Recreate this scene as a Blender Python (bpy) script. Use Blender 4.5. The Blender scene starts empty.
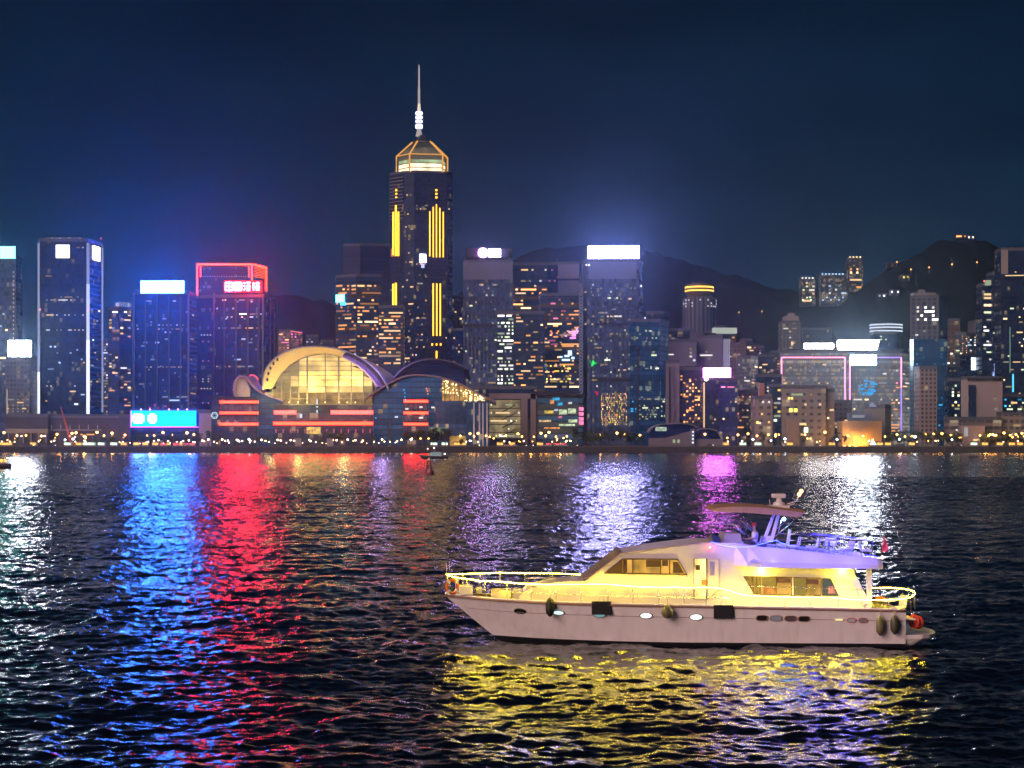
import bpy, math, random
import numpy as np
from mathutils import Vector, Matrix

# ------------------------------------------------------------------ camera, world, light, exposure
SC = bpy.context.scene
COL = SC.collection
F = 1800.0          # focal length in pixels of the 1024 px wide frame
CAMH = 9.3          # eye height above the water
HY = 438.5          # image row of the horizon
cam_d = bpy.data.cameras.new('camera')
cam_d.sensor_width = 36.0
cam_d.lens = F * 36.0 / 1024.0
cam_d.shift_y = (HY - 384.0) / 1024.0
cam_d.clip_start = 0.5
cam_d.clip_end = 40000
cam = bpy.data.objects.new('camera', cam_d)
cam.location = (0, 0, CAMH)
cam.rotation_euler = (math.radians(90), 0, 0)
COL.objects.link(cam)
SC.camera = cam

SC.view_settings.view_transform = 'Standard'
SC.view_settings.look = 'None'
SC.view_settings.exposure = 0.0
SC.view_settings.gamma = 1.0
SC.render.engine = 'CYCLES'
cy = SC.cycles
cy.use_denoising = True
cy.denoising_prefilter = 'FAST'
cy.use_adaptive_sampling = True
cy.adaptive_threshold = 0.01
cy.max_bounces = 5
cy.diffuse_bounces = 2
cy.glossy_bounces = 3
cy.transmission_bounces = 4
cy.volume_bounces = 0
cy.transparent_max_bounces = 8
cy.sample_clamp_indirect = 6.0
cy.sample_clamp_direct = 40.0
cy.caustics_reflective = True
cy.blur_glossy = 0.2
cy.use_light_tree = True

SUN_EL, SUN_ROT = 24.0, 222.0    # the low soft light that reaches the boat from the near shore, behind the camera
W = bpy.data.worlds.new('World')
SC.world = W
W.use_nodes = True
nt = W.node_tree
nt.nodes.clear()
def wn(t, **k):
    n = nt.nodes.new(t)
    for a, b in k.items():
        setattr(n, a, b)
    return n
wo = wn('ShaderNodeOutputWorld')
sky = wn('ShaderNodeTexSky', sky_type='NISHITA', sun_disc=False, sun_elevation=math.radians(-4.0),
         sun_rotation=math.radians(SUN_ROT), air_density=1.0, dust_density=2.0, ozone_density=3.0)
tc = wn('ShaderNodeTexCoord')
sp = wn('ShaderNodeSeparateXYZ')
nt.links.new(tc.outputs['Generated'], sp.inputs[0])
ramp = wn('ShaderNodeValToRGB')
cr = ramp.color_ramp
cr.elements[0].position = 0.0;  cr.elements[0].color = (0.021, 0.050, 0.088, 1)
cr.elements[1].position = 1.0;  cr.elements[1].color = (0.0008, 0.002, 0.008, 1)
for p, c in ((0.04, (0.018, 0.046, 0.083, 1)), (0.10, (0.0085, 0.031, 0.066, 1)), (0.17, (0.004, 0.0185, 0.046, 1)),
             (0.24, (0.0022, 0.011, 0.028, 1)), (0.45, (0.0015, 0.005, 0.02, 1))):
    e = cr.elements.new(p); e.color = c
nt.links.new(sp.outputs['Z'], ramp.inputs[0])
# faint cloud sheets lit by the city
mp = wn('ShaderNodeMapping'); mp.inputs['Scale'].default_value = (2.2, 2.2, 7.0)
nz = wn('ShaderNodeTexNoise'); nz.inputs['Scale'].default_value = 2.4; nz.inputs['Detail'].default_value = 5.0
nt.links.new(tc.outputs['Generated'], mp.inputs[0]); nt.links.new(mp.outputs[0], nz.inputs['Vector'])
mr = wn('ShaderNodeMapRange'); mr.inputs['From Min'].default_value = 0.35; mr.inputs['From Max'].default_value = 0.75
mr.inputs['To Min'].default_value = 0.78; mr.inputs['To Max'].default_value = 1.5
nt.links.new(nz.outputs['Fac'], mr.inputs['Value'])
mul = wn('ShaderNodeVectorMath', operation='SCALE')
nt.links.new(ramp.outputs['Color'], mul.inputs[0]); nt.links.new(mr.outputs[0], mul.inputs['Scale'])
bg1 = wn('ShaderNodeBackground'); bg1.inputs['Strength'].default_value = 0.85
nt.links.new(mul.outputs[0], bg1.inputs['Color'])
bg2 = wn('ShaderNodeBackground'); bg2.inputs['Strength'].default_value = 0.03
nt.links.new(sky.outputs[0], bg2.inputs['Color'])
add = wn('ShaderNodeAddShader')
nt.links.new(bg1.outputs[0], add.inputs[0]); nt.links.new(bg2.outputs[0], add.inputs[1])
nt.links.new(add.outputs[0], wo.inputs['Surface'])

sun_d = bpy.data.lights.new('sun', 'SUN')
sun_d.energy = 2.3
sun_d.angle = math.radians(32)
sun_d.color = (1.0, 0.66, 0.60)
sun_o = bpy.data.objects.new('sun', sun_d)
_d = Vector((math.sin(math.radians(SUN_ROT)) * math.cos(math.radians(SUN_EL)), math.cos(math.radians(SUN_ROT)) * math.cos(math.radians(SUN_EL)), math.sin(math.radians(SUN_EL))))
sun_o.rotation_euler = _d.to_track_quat('Z', 'Y').to_euler()
COL.objects.link(sun_o)

# ------------------------------------------------------------------ helpers
rng = random.Random(7)
def PX(px, D): return (px - 512.0) * D / F
def PZ(py, D): return CAMH + (HY - py) * D / F
GZ = 4.0            # level of the far shore's ground

def tagp(o, label=None, cat=None, group=None, kind=None):
    if label: o['label'] = label
    if cat: o['category'] = cat
    if group: o['group'] = group
    if kind: o['kind'] = kind
    return o
def thing(name, label, cat, loc=(0, 0, 0), rz=0.0, group=None):
    o = bpy.data.objects.new(name, None)
    o.empty_display_size = 0.5
    o.location = loc
    o.rotation_euler = (0, 0, rz)
    COL.objects.link(o)
    return tagp(o, label, cat, group)

class MB:
    """collects shapes and links them as ONE mesh object"""
    def __init__(s): s.v = []; s.f = []; s.m = []; s.uv = []; s.sm = []
    def quad(s, pts, m=0, uv=None, smooth=False):
        b = len(s.v); s.v += [tuple(p) for p in pts]
        s.f.append(tuple(range(b, b + len(pts)))); s.m.append(m); s.sm.append(smooth)
        s.uv.append(uv or [(0, 0)] * len(pts))
    def box(s, x0, x1, y0, y1, z0, z1, m=0):
        P = [(x0,y0,z0),(x1,y0,z0),(x1,y1,z0),(x0,y1,z0),(x0,y0,z1),(x1,y0,z1),(x1,y1,z1),(x0,y1,z1)]
        b = len(s.v); s.v += P
        for f, uv in (((0,1,5,4), ((x0,z0),(x1,z0),(x1,z1),(x0,z1))), ((1,2,6,5), ((y0,z0),(y1,z0),(y1,z1),(y0,z1))),
                  ((2,3,7,6), ((x1,z0),(x0,z0),(x0,z1),(x1,z1))), ((3,0,4,7), ((y1,z0),(y0,z0),(y0,z1),(y1,z1))),
                  ((4,5,6,7), ((x0,y0),(x1,y0),(x1,y1),(x0,y1))), ((3,2,1,0), ((x0,y1),(x1,y1),(x1,y0),(x0,y0)))):
            s.f.append(tuple(b + i for i in f)); s.m.append(m); s.uv.append(list(uv)); s.sm.append(False)
    def prism(s, foot, z0, z1, m=0, mtop=None, top=None, uv0=0.0):
        """vertical walls over a counter-clockwise (seen from above) footprint; top: optional other footprint"""
        n = len(foot); top = top or foot
        u = uv0
        for i in range(n):
            a, b = foot[i], foot[(i + 1) % n]; c, d = top[(i + 1) % n], top[i]
            L = math.hypot(b[0]-a[0], b[1]-a[1])
            s.quad([(a[0],a[1],z0),(b[0],b[1],z0),(c[0],c[1],z1),(d[0],d[1],z1)], m, [(u,z0),(u+L,z0),(u+L,z1),(u,z1)])
            u += L
        mt = m if mtop is None else mtop
        s.quad([(p[0],p[1],z1) for p in top], mt, [(0,0)]*n)
        s.quad([(p[0],p[1],z0) for p in reversed(foot)], mt, [(0,0)]*n)
    def profile(s, pts, y0, y1, m=0):
        """closed outline in the x-z plane given clockwise seen from -y or not, extruded from y0 to y1"""
        A = sum(pts[i][0]*pts[(i+1)%len(pts)][1]-pts[(i+1)%len(pts)][0]*pts[i][1] for i in range(len(pts)))
        if A < 0: pts = pts[::-1]
        n = len(pts)
        s.quad([(p[0], y0, p[1]) for p in pts], m, [(p[0], p[1]) for p in pts])
        s.quad([(p[0], y1, p[1]) for p in reversed(pts)], m, [(p[0], p[1]) for p in reversed(pts)])
        for i in range(n):
            a, b = pts[i], pts[(i+1)%n]
            s.quad([(a[0],y1,a[1]),(b[0],y1,b[1]),(b[0],y0,b[1]),(a[0],y0,a[1])], m, [(0,0),(1,0),(1,1),(0,1)])
    def tube(s, pts, r, n=6, m=0, closed=False, taper=None):
        pts = [Vector(p) for p in pts]; N = len(pts); rings = []
        up = Vector((0, 0, 1))
        for i, p in enumerate(pts):
            if closed: t = pts[(i+1) % N] - pts[i-1]
            else: t = pts[min(i+1, N-1)] - pts[max(i-1, 0)]
            t.normalize()
            a = t.cross(up)
            if a.length < 1e-3: a = t.cross(Vector((1, 0, 0)))
            a.normalize(); b = a.cross(t)
            rr = r if taper is None else r + (taper - r) * i / max(1, N-1)
            base = len(s.v)
            for k in range(n):
                an = 2*math.pi*k/n
                s.v.append(tuple(p + a*rr*math.cos(an) + b*rr*math.sin(an)))
            rings.append(base)
        for i in range(N if closed else N-1):
            A, B = rings[i], rings[(i+1) % N]
            for k in range(n):
                s.f.append((A+k, B+k, B+(k+1)%n, A+(k+1)%n)); s.m.append(m); s.uv.append([(0,0)]*4); s.sm.append(n > 4)
        if not closed:
            s.f.append(tuple(rings[0]+k for k in range(n))); s.m.append(m); s.uv.append([(0,0)]*n); s.sm.append(False)
            s.f.append(tuple(rings[-1]+n-1-k for k in range(n))); s.m.append(m); s.uv.append([(0,0)]*n); s.sm.append(False)
    def lathe(s, prof, n=16, c=(0,0,0), m=0, axis='z', smooth=True, sx=1.0, sy=1.0):
        """prof: list of (radius, height)"""
        base = len(s.v)
        for (r, h) in prof:
            for k in range(n):
                a = 2*math.pi*k/n
                x, y = r*math.cos(a)*sx, r*math.sin(a)*sy
                if axis == 'z': p = (c[0]+x, c[1]+y, c[2]+h)
                elif axis == 'y': p = (c[0]+x, c[1]+h, c[2]-y)
                else: p = (c[0]+h, c[1]+x, c[2]+y)
                s.v.append(p)
        per = 0.0
        for i in range(len(prof)-1):
            for k in range(n):
                k2 = (k+1) % n
                s.f.append((base+i*n+k, base+i*n+k2, base+(i+1)*n+k2, base+(i+1)*n+k)); s.m.append(m)
                r = max(prof[i][0], prof[i+1][0]); u0, u1 = 2*math.pi*r*k/n, 2*math.pi*r*(k+1)/n
                s.uv.append([(u0,prof[i][1]),(u1,prof[i][1]),(u1,prof[i+1][1]),(u0,prof[i+1][1])]); s.sm.append(smooth)
        for i, rev in ((0, True), (len(prof)-1, False)):
            if prof[i][0] > 1e-5:
                idx = [base+i*n+k for k in range(n)]
                if rev: idx.reverse()
                s.f.append(tuple(idx)); s.m.append(m); s.uv.append([(0,0)]*n); s.sm.append(False)
    def grid(s, rows, m=0, smooth=True, closed_u=False):
        """rows: list of equal-length lists of points"""
        base = len(s.v); R = len(rows); C = len(rows[0])
        for r in rows: s.v += [tuple(p) for p in r]
        for i in range(R-1):
            for j in range(C if closed_u else C-1):
                j2 = (j+1) % C
                s.f.append((base+i*C+j, base+i*C+j2, base+(i+1)*C+j2, base+(i+1)*C+j)); s.m.append(m); s.sm.append(smooth)
                s.uv.append([(j,i),(j+1,i),(j+1,i+1),(j,i+1)])
    def ball(s, c, r, n=8, m=0, sc=(1,1,1)):
        rows = []
        for i in range(n//2+1):
            t = math.pi*i/(n//2)
            rows.append([(c[0]+r*sc[0]*math.sin(t)*math.cos(2*math.pi*k/n), c[1]+r*sc[1]*math.sin(t)*math.sin(2*math.pi*k/n), c[2]-r*sc[2]*math.cos(t)) for k in range(n)])
        s.grid(rows, m, True, True)
    def build(s, name, mats, parent=None, loc=None, bevel=0.0):
        me = bpy.data.meshes.new(name)
        me.from_pydata(s.v, [], s.f)
        if not isinstance(mats, (list, tuple)): mats = [mats]
        for mt in mats: me.materials.append(mt)
        me.polygons.foreach_set('material_index', s.m)
        me.polygons.foreach_set('use_smooth', s.sm)
        ul = me.uv_layers.new(name='uv')
        flat = [c for f in s.uv for p in f for c in p]
        ul.data.foreach_set('uv', flat)
        me.update()
        o = bpy.data.objects.new(name, me)
        if loc: o.location = loc
        if parent: o.parent = parent
        COL.objects.link(o)
        if bevel:
            b = o.modifiers.new('bevel', 'BEVEL'); b.width = bevel; b.segments = 2; b.limit_method = 'ANGLE'
        return o

def copy_tree(o, parent=None):
    c = o.copy(); COL.objects.link(c)
    if parent: c.parent = parent
    for ch in KIDS.get(o.name, []):
        copy_tree(ch, c)
    return c
KIDS = {}
def index_kids():
    KIDS.clear()
    for o in bpy.data.objects:
        if o.parent: KIDS.setdefault(o.parent.name, []).append(o)

# ------------------------------------------------------------------ materials
class NB:
    def __init__(s, m):
        s.nt = m.node_tree; s.n = s.nt.nodes; s.l = s.nt.links
    def new(s, t, **k):
        n = s.n.new(t)
        for a, b in k.items(): setattr(n, a, b)
        return n
    def put(s, sock, v):
        if hasattr(v, 'links') or isinstance(v, bpy.types.NodeSocket): s.l.new(v, sock)
        else: sock.default_value = v
    def math(s, op, a, b=None, c=None, clamp=False):
        n = s.new('ShaderNodeMath', operation=op, use_clamp=clamp)
        s.put(n.inputs[0], a)
        if b is not None: s.put(n.inputs[1], b)
        if c is not None: s.put(n.inputs[2], c)
        return n.outputs[0]
    def mix(s, f, a, b):
        n = s.new('ShaderNodeMix', data_type='RGBA')
        s.put(n.inputs[0], f); s.put(n.inputs[6], a); s.put(n.inputs[7], b)
        return n.outputs[2]
def new_mat(name):
    m = bpy.data.materials.new(name); m.use_nodes = True
    m.node_tree.nodes.clear()
    nb = NB(m)
    out = nb.new('ShaderNodeOutputMaterial'); bs = nb.new('ShaderNodeBsdfPrincipled')
    nb.l.new(bs.outputs[0], out.inputs[0])
    return m, nb, bs
_mc = {}
def plain(name, col, rough=0.6, metal=0.0, noise=0.12, scale=1.5, spec=0.5, coat=0.0):
    """solid colour with a little procedural unevenness"""
    if name in _mc: return _mc[name]
    m, nb, bs = new_mat(name)
    t = nb.new('ShaderNodeTexCoord'); z = nb.new('ShaderNodeTexNoise'); z.inputs['Scale'].default_value = scale; z.inputs['Detail'].default_value = 4
    nb.l.new(t.outputs['Object'], z.inputs['Vector'])
    a = [c*(1-noise) for c in col] + [1]; b = [min(1, c*(1+noise)) for c in col] + [1]
    nb.l.new(nb.mix(z.outputs['Fac'], a, b), bs.inputs['Base Color'])
    bs.inputs['Roughness'].default_value = rough; bs.inputs['Metallic'].default_value = metal
    bs.inputs['Specular IOR Level'].default_value = spec
    bs.inputs['Coat Weight'].default_value = coat
    _mc[name] = m; return m
LIGHTS = ('white_sign','warm_white_sign','blue_sign','cyan_screen','teal_sign','red_sign','pink_red_neon','orange_red_neon','magenta_sign','cold_white_sign','big_white_sign','ice_sign',
          'hall_glow_bright','hall_glow','pink_disc','white_block','string_light','string_light2','blue_strip','blue_strip_soft','blue_lamp','spot_cyan','mast_orange','soffit_warm','stern_warm','emblem_white')
def emit(name, col, strength, sample=True, spread=0.0):
    if name in _mc: return _mc[name]
    m, nb, bs = new_mat(name)
    bs.inputs['Base Color'].default_value = (0.02, 0.02, 0.02, 1)
    bs.inputs['Emission Color'].default_value = (*col, 1)
    bs.inputs['Specular IOR Level'].default_value = 0.0
    bs.inputs['Emission Strength'].default_value = strength
    if spread:   # 
        lo_, hi_ = (.08, 2.2) if 'string' in name else (.35, 1.6)
        # lamps / panes of uneven brightness over the surface
        t = nb.new('ShaderNodeTexCoord'); z = nb.new('ShaderNodeTexNoise'); z.inputs['Scale'].default_value = spread; z.inputs['Detail'].default_value = 3
        nb.l.new(t.outputs['Object'], z.inputs['Vector'])
        r = nb.new('ShaderNodeMapRange'); r.inputs['From Min'].default_value = 0.3; r.inputs['From Max'].default_value = 0.7
        r.inputs['To Min'].default_value = lo_*strength; r.inputs['To Max'].default_value = hi_*strength
        nb.l.new(z.outputs['Fac'], r.inputs['Value']); nb.l.new(r.outputs[0], bs.inputs['Emission Strength'])
    m.cycles.emission_sampling = 'FRONT_BACK' if name in LIGHTS else 'NONE'
    _mc[name] = m; return m
def facade(name, glass, frame, fh=3.4, cw=2.6, fd=0.28, cd=0.12, rough=0.25, glow=(0.5, 0.6, 1.0), ga=0.03, litp=0.06, lit=(1.0, 0.75, 0.45), la=0.3):
    """curtain wall: spandrel bands and mullions over dark glass; some cells are lit rooms; a faint glow over all stands in for city light"""
    if name in _mc: return _mc[name]
    if name in ('round_ribs', 'ribbed_grey', 'pale_flats', 'fin_green', 'hotel_grid', 'grey_grid', 'silver_glass'): frame = tuple(c*.42 for c in frame)
    elif 'beige' in name: frame = tuple(c*.62 for c in frame)
    elif sum(frame) < 1.1 and frame[0] < frame[2]*1.3: frame = (frame[0]*.10, frame[1]*.17, frame[2]*.30); glass = (glass[0]*.4, glass[1]*.5, glass[2]*.7)
    else: frame = tuple(c*.58 for c in frame)
    m, nb, bs = new_mat(name)
    uv = nb.new('ShaderNodeUVMap'); sx = nb.new('ShaderNodeSeparateXYZ'); nb.l.new(uv.outputs[0], sx.inputs[0])
    u = nb.math('DIVIDE', sx.outputs[0], cw); v = nb.math('DIVIDE', sx.outputs[1], fh)
    fu = nb.math('FRACT', u); fv = nb.math('FRACT', v)
    band = nb.math('LESS_THAN', fv, fd); mul_ = nb.math('LESS_THAN', fu, cd)
    fr = nb.math('MAXIMUM', band, mul_)
    cu = nb.math('FLOOR', u); cv = nb.math('FLOOR', v)
    cb = nb.new('ShaderNodeCombineXYZ'); nb.l.new(cu, cb.inputs[0]); nb.l.new(cv, cb.inputs[1])
    oi = nb.new('ShaderNodeObjectInfo'); nb.l.new(nb.math('MULTIPLY', oi.outputs['Random'], 977.0), cb.inputs[2])
    wnz = nb.new('ShaderNodeTexWhiteNoise', noise_dimensions='3D'); nb.l.new(cb.outputs[0], wnz.inputs['Vector'])
    # floors differ as whole rows
    cb2 = nb.new('ShaderNodeCombineXYZ'); nb.l.new(cv, cb2.inputs[1]); nb.l.new(nb.math('MULTIPLY', oi.outputs['Random'], 77.0), cb2.inputs[2])
    wr = nb.new('ShaderNodeTexWhiteNoise', noise_dimensions='3D'); nb.l.new(cb2.outputs[0], wr.inputs['Vector'])
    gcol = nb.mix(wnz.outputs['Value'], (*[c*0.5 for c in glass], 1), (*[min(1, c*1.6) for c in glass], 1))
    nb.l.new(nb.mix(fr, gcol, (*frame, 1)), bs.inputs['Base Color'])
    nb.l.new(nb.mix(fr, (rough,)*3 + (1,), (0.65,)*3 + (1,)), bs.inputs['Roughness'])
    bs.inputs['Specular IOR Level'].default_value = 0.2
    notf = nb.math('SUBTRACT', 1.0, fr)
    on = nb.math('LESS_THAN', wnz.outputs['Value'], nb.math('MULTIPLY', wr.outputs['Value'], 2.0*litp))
    wc = nb.mix(on, (*[g*k*ga*1.05 for g, k in zip(glow, (.45,.8,1.3))], 1), (*[g*la for g in lit], 1))  # unlit cells and frames get a tinted glow painted in for ambient light
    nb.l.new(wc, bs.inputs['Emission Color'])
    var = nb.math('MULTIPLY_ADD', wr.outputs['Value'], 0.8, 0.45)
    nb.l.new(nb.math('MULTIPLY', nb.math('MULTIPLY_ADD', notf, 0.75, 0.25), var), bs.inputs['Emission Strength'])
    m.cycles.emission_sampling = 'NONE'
    _mc[name] = m; return m
# ------------------------------------------------------------------ water
def ocean_tile(N, L, wind, wdir, seed, lo, hi, target_slope):
    r = np.random.RandomState(seed)
    k = np.fft.fftfreq(N, L/N)*2*np.pi
    KX, KY = np.meshgrid(k, k, indexing='xy')
    K = np.sqrt(KX**2+KY**2); K[0,0] = 1e-6
    Lw = wind**2/9.81
    P = np.exp(-1/(K*Lw)**2)/K**4
    c = (KX*math.cos(wdir)+KY*math.sin(wdir))/K
    P *= (0.5+0.5*c**2)
    P *= np.exp(-(K*lo)**2) * (1-np.exp(-(K*hi)**2))
    P[0,0] = 0
    h = np.real(np.fft.ifft2((r.randn(N,N)+1j*r.randn(N,N))*np.sqrt(P)))
    gx = (np.roll(h,-1,1)-np.roll(h,1,1))/(2*L/N); gy = (np.roll(h,-1,0)-np.roll(h,1,0))/(2*L/N)
    return h*target_slope/math.sqrt((gx**2+gy**2).mean())
def samp(tile, L, x, y):
    N = tile.shape[0]
    u = (x/L*N) % N; v = (y/L*N) % N
    i = np.floor(u).astype(int); j = np.floor(v).astype(int); fu = u-i; fv = v-j
    i %= N; j %= N; i2 = (i+1) % N; j2 = (j+1) % N
    return (tile[j,i]*(1-fu)*(1-fv)+tile[j,i2]*fu*(1-fv)+tile[j2,i]*(1-fu)*fv+tile[j2,i2]*fu*fv)
def make_water():
    t1 = ocean_tile(512, 173.0, 5.0, 1.25, 3, 0.25, 2.6, 0.04)
    t2 = ocean_tile(768, 29.0, 3.0, 2.17, 5, 0.04, 0.22, 0.18)
    r = [14.0]
    while r[-1] < 1230:
        x = r[-1]; r.append(x + (0.5 if x < 44 else max(0.075, min(x*x/16740*0.6, 0.5 if x < 450 else 1.4))))
    r = np.array(r)
    c = np.linspace(-0.33, 0.33, 1250); e = np.linspace(0.34, 1.15, 90)
    a = np.concatenate([-e[::-1], c, e])
    A, R = np.meshgrid(a, r)
    X = np.sin(A)*R; Y = np.cos(A)*R
    ca, sa = math.cos(0.6), math.sin(0.6)
    Z = samp(t1, 173.0, X, Y) + samp(t2, 29.0, X*ca-Y*sa, X*sa+Y*ca)
    # a few long slow swells from passing boats
    Z += 0.035*np.sin(0.42*Y+0.06*X+1.3*np.sin(X*0.02)) + 0.03*np.sin(0.23*Y-0.05*X+2)
    gust = 0.85+0.2*np.sin(X*0.013+1.1*np.sin(Y*0.011))*np.sin(Y*0.021+X*0.006)
    Z *= gust
    Z *= np.clip((1232-R)/40, 0, 1)*np.clip((R-14)/20, 0, 1)
    nr, nc = X.shape
    me = bpy.data.meshes.new('water')
    me.vertices.add(nr*nc)
    me.vertices.foreach_set('co', np.stack([X, Y, Z], -1).astype(np.float32).ravel())
    I = np.arange((nr-1)*(nc-1)); ri = I//(nc-1); ci = I % (nc-1); b = ri*nc+ci
    quads = np.stack([b, b+1, b+nc+1, b+nc], 1)[:, ::-1].astype(np.int32)
    nf = len(quads)
    me.loops.add(nf*4); me.polygons.add(nf)
    me.loops.foreach_set('vertex_index', quads.ravel())
    me.polygons.foreach_set('loop_start', np.arange(0, nf*4, 4, dtype=np.int32))
    me.polygons.foreach_set('loop_total', np.full(nf, 4, dtype=np.int32))
    me.polygons.foreach_set('use_smooth', np.ones(nf, dtype=bool))
    me.update(); me.validate()
    o = bpy.data.objects.new('water', me); COL.objects.link(o)
    tagp(o, 'dark choppy harbour water streaked with coloured reflections', 'water', kind='structure')
    m, nb, bs = new_mat('harbour_water')
    bs.inputs['Base Color'].default_value = (0.003, 0.006, 0.012, 1)
    bs.inputs['Roughness'].default_value = 0.12
    bs.inputs['IOR'].default_value = 1.33
    t = nb.new('ShaderNodeTexCoord')
    mp_ = nb.new('ShaderNodeMapping'); mp_.inputs['Scale'].default_value = (0.75, 1.35, 1)
    nb.l.new(t.outputs['Object'], mp_.inputs[0])
    z1 = nb.new('ShaderNodeTexNoise'); z1.inputs['Scale'].default_value = 5.0; z1.inputs['Detail'].default_value = 3.5; z1.inputs['Roughness'].default_value = 0.6
    nb.l.new(mp_.outputs[0], z1.inputs['Vector'])
    bp = nb.new('ShaderNodeBump'); bp.inputs['Strength'].default_value = 1.0; bp.inputs['Distance'].default_value = 0.012
    nb.l.new(z1.outputs['Fac'], bp.inputs['Height'])
    nb.l.new(bp.outputs[0], bs.inputs['Normal'])
    me.materials.append(m)
    return o
make_water()
# ------------------------------------------------------------------ ground, quay, hills
def make_ground():
    mb = MB()
    # one sheet: flat shore land running back to the horizon
    mb.quad([(-9000,1195.6,GZ),(9000,1195.6,GZ),(14000,16000,GZ),(-14000,16000,GZ)], 0)
    o = mb.build('ground', plain('ground_mat', (0.05,0.048,0.045), 0.85, scale=0.05, noise=0.4))
    tagp(o, 'flat paved shore land under the skyline', 'ground', kind='structure')
    mb = MB()
    mb.quad([(-3000,1203,GZ+0.02),(3000,1203,GZ+0.02),(3000,1211,GZ+0.02),(-3000,1211,GZ+0.02)], 0)
    o = mb.build('road', plain('asphalt', (0.05,0.05,0.055), 0.7, scale=0.4))
    tagp(o, 'waterfront asphalt road behind the sea wall', 'road', kind='structure')
    mb = MB()
    mb.box(-3000,3000,1196.2,1202.9,GZ,GZ+0.12)
    o = mb.build('pavement', plain('paving', (0.22,0.2,0.18), 0.8, scale=0.6))
    tagp(o, 'waterfront promenade pavement with kerb', 'pavement', kind='structure')
    # sea wall: blocks with buttress joints, coping and a low parapet
    t = thing('sea_wall', 'long dark stone sea wall standing in the water below the skyline', 'sea wall', (0,1194.6,0))
    mb = MB(); mb.box(-3000,3000,0,1.6,-3,GZ-0.35)
    for i in range(-90,91):
        mb.box(i*12-0.5,i*12+0.5,-0.35,0.0,-3,GZ-0.6)
    mb.build('wall', plain('seawall', (0.06,0.055,0.055), 0.9, scale=0.35, noise=0.5), t)
    mb = MB(); mb.box(-3000,3000,-0.3,1.6,GZ-0.35,GZ+0.15); mb.build('coping', plain('coping', (0.12,0.115,0.11), 0.85), t)
    mb = MB()
    for i in range(-330,331): mb.box(i*3-0.1,i*3+0.1,0.2,0.4,GZ+0.15,GZ+1.2)
    for z in (0.55,0.85,1.2): mb.box(-1000,1000,0.25,0.35,GZ+z-0.06,GZ+z)
    mb.build('railing', plain('rail_dark', (0.1,0.1,0.1), 0.5), t)
make_ground()

def fbm(x, y, seed, octs=5, s=400.0):
    r = np.random.RandomState(seed); z = np.zeros_like(x)
    a = 1.0
    for o in range(octs):
        for _ in range(3):
            th = r.rand()*2*np.pi; ph = r.rand()*2*np.pi
            z += a/3*np.sin((x*math.cos(th)+y*math.sin(th))*2*np.pi/s+ph)
        s *= 0.5; a *= 0.55
    return z
def hill(label, ridge, D, depth, seed, col, rough=9.0):
    """ridge: (px, py) of the skyline at distance D; the ground falls away to both sides of it"""
    xs = np.linspace(PX(ridge[0][0], D), PX(ridge[-1][0], D), 260)
    rx = [PX(p[0], D) for p in ridge]; rz = [PZ(p[1], D) for p in ridge]
    top = np.interp(xs, rx, rz)
    k = np.hanning(7); k /= k.sum(); top = np.convolve(np.pad(top, 3, 'edge'), k, 'valid')
    vs = np.linspace(-1, 1, 60)
    X, V = np.meshgrid(xs, vs); Y = D + V*depth + 60*np.sin(X/180.0+seed)*(1-abs(V))
    prof = np.where(V < 0, 1-abs(V)**1.15, 1-abs(V)**1.4)
    N = fbm(X, Y*1.3, seed, 6, 520.0)
    T = np.tile(top, (60, 1))
    Z = (T-GZ)*prof*(1-0.16*abs(V)*(1+N*1.6)*(1-abs(V)*0.2)) + rough*N*0.25*prof + 4.5*fbm(X, Y, seed+20, 4, 70.0)*prof
    g = MB(); g.grid(np.stack([X, Y, Z+GZ-2], -1).tolist()[::-1], 0)
    g.f = [f[::-1] for f in g.f]
    nm = 'foliage_hill%d' % seed
    o = g.build('hill', plain(nm, col, 0.95, scale=0.02, noise=0.55, spec=0.1))
    tagp(o, label, 'hill', kind='structure')
hill('low dark wooded hill behind the red crowned tower', [(190,330),(225,300),(262,293),(300,291),(322,297),(345,312),(375,335),(400,350)], 2700, 500, 4, (0.012,0.02,0.03))
hill('long dark ridge rising behind the middle of the skyline', [(400,350),(440,305),(490,275),(522,256),(548,248),(575,245),(610,244),(640,247),(664,251),(690,260),(715,266),(740,272),(758,277),(775,284),(800,287),(835,284),(870,284),(900,300),(960,330)], 3300, 850, 5, (0.012,0.02,0.03))
hill('steep dark peak rising behind the right end of the skyline', [(790,350),(820,318),(845,300),(866,282),(882,270),(900,260),(920,250),(940,240),(956,236),(975,235),(990,237),(1004,242),(1018,250),(1050,262),(1110,290),(1200,330)], 2900, 750, 9, (0.012,0.02,0.03))

from mathutils.bvhtree import BVHTree
HB = []
for o in COL.objects:
    if o.name.startswith('hill'): HB.append(BVHTree.FromPolygons([v.co.copy() for v in o.data.vertices], [tuple(p.vertices) for p in o.data.polygons]))
def on_hill(px, py):
    """the point of the hillside seen at a picture point"""
    best = None; d = Vector((px-512.0, F, HY-py)).normalized(); o = Vector((0, 0, CAMH))
    for b in HB:
        h = b.ray_cast(o, d)
        if h[0] is not None and (best is None or h[3] < best[1]): best = (h[0], h[3])
    return best[0] if best else None

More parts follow.
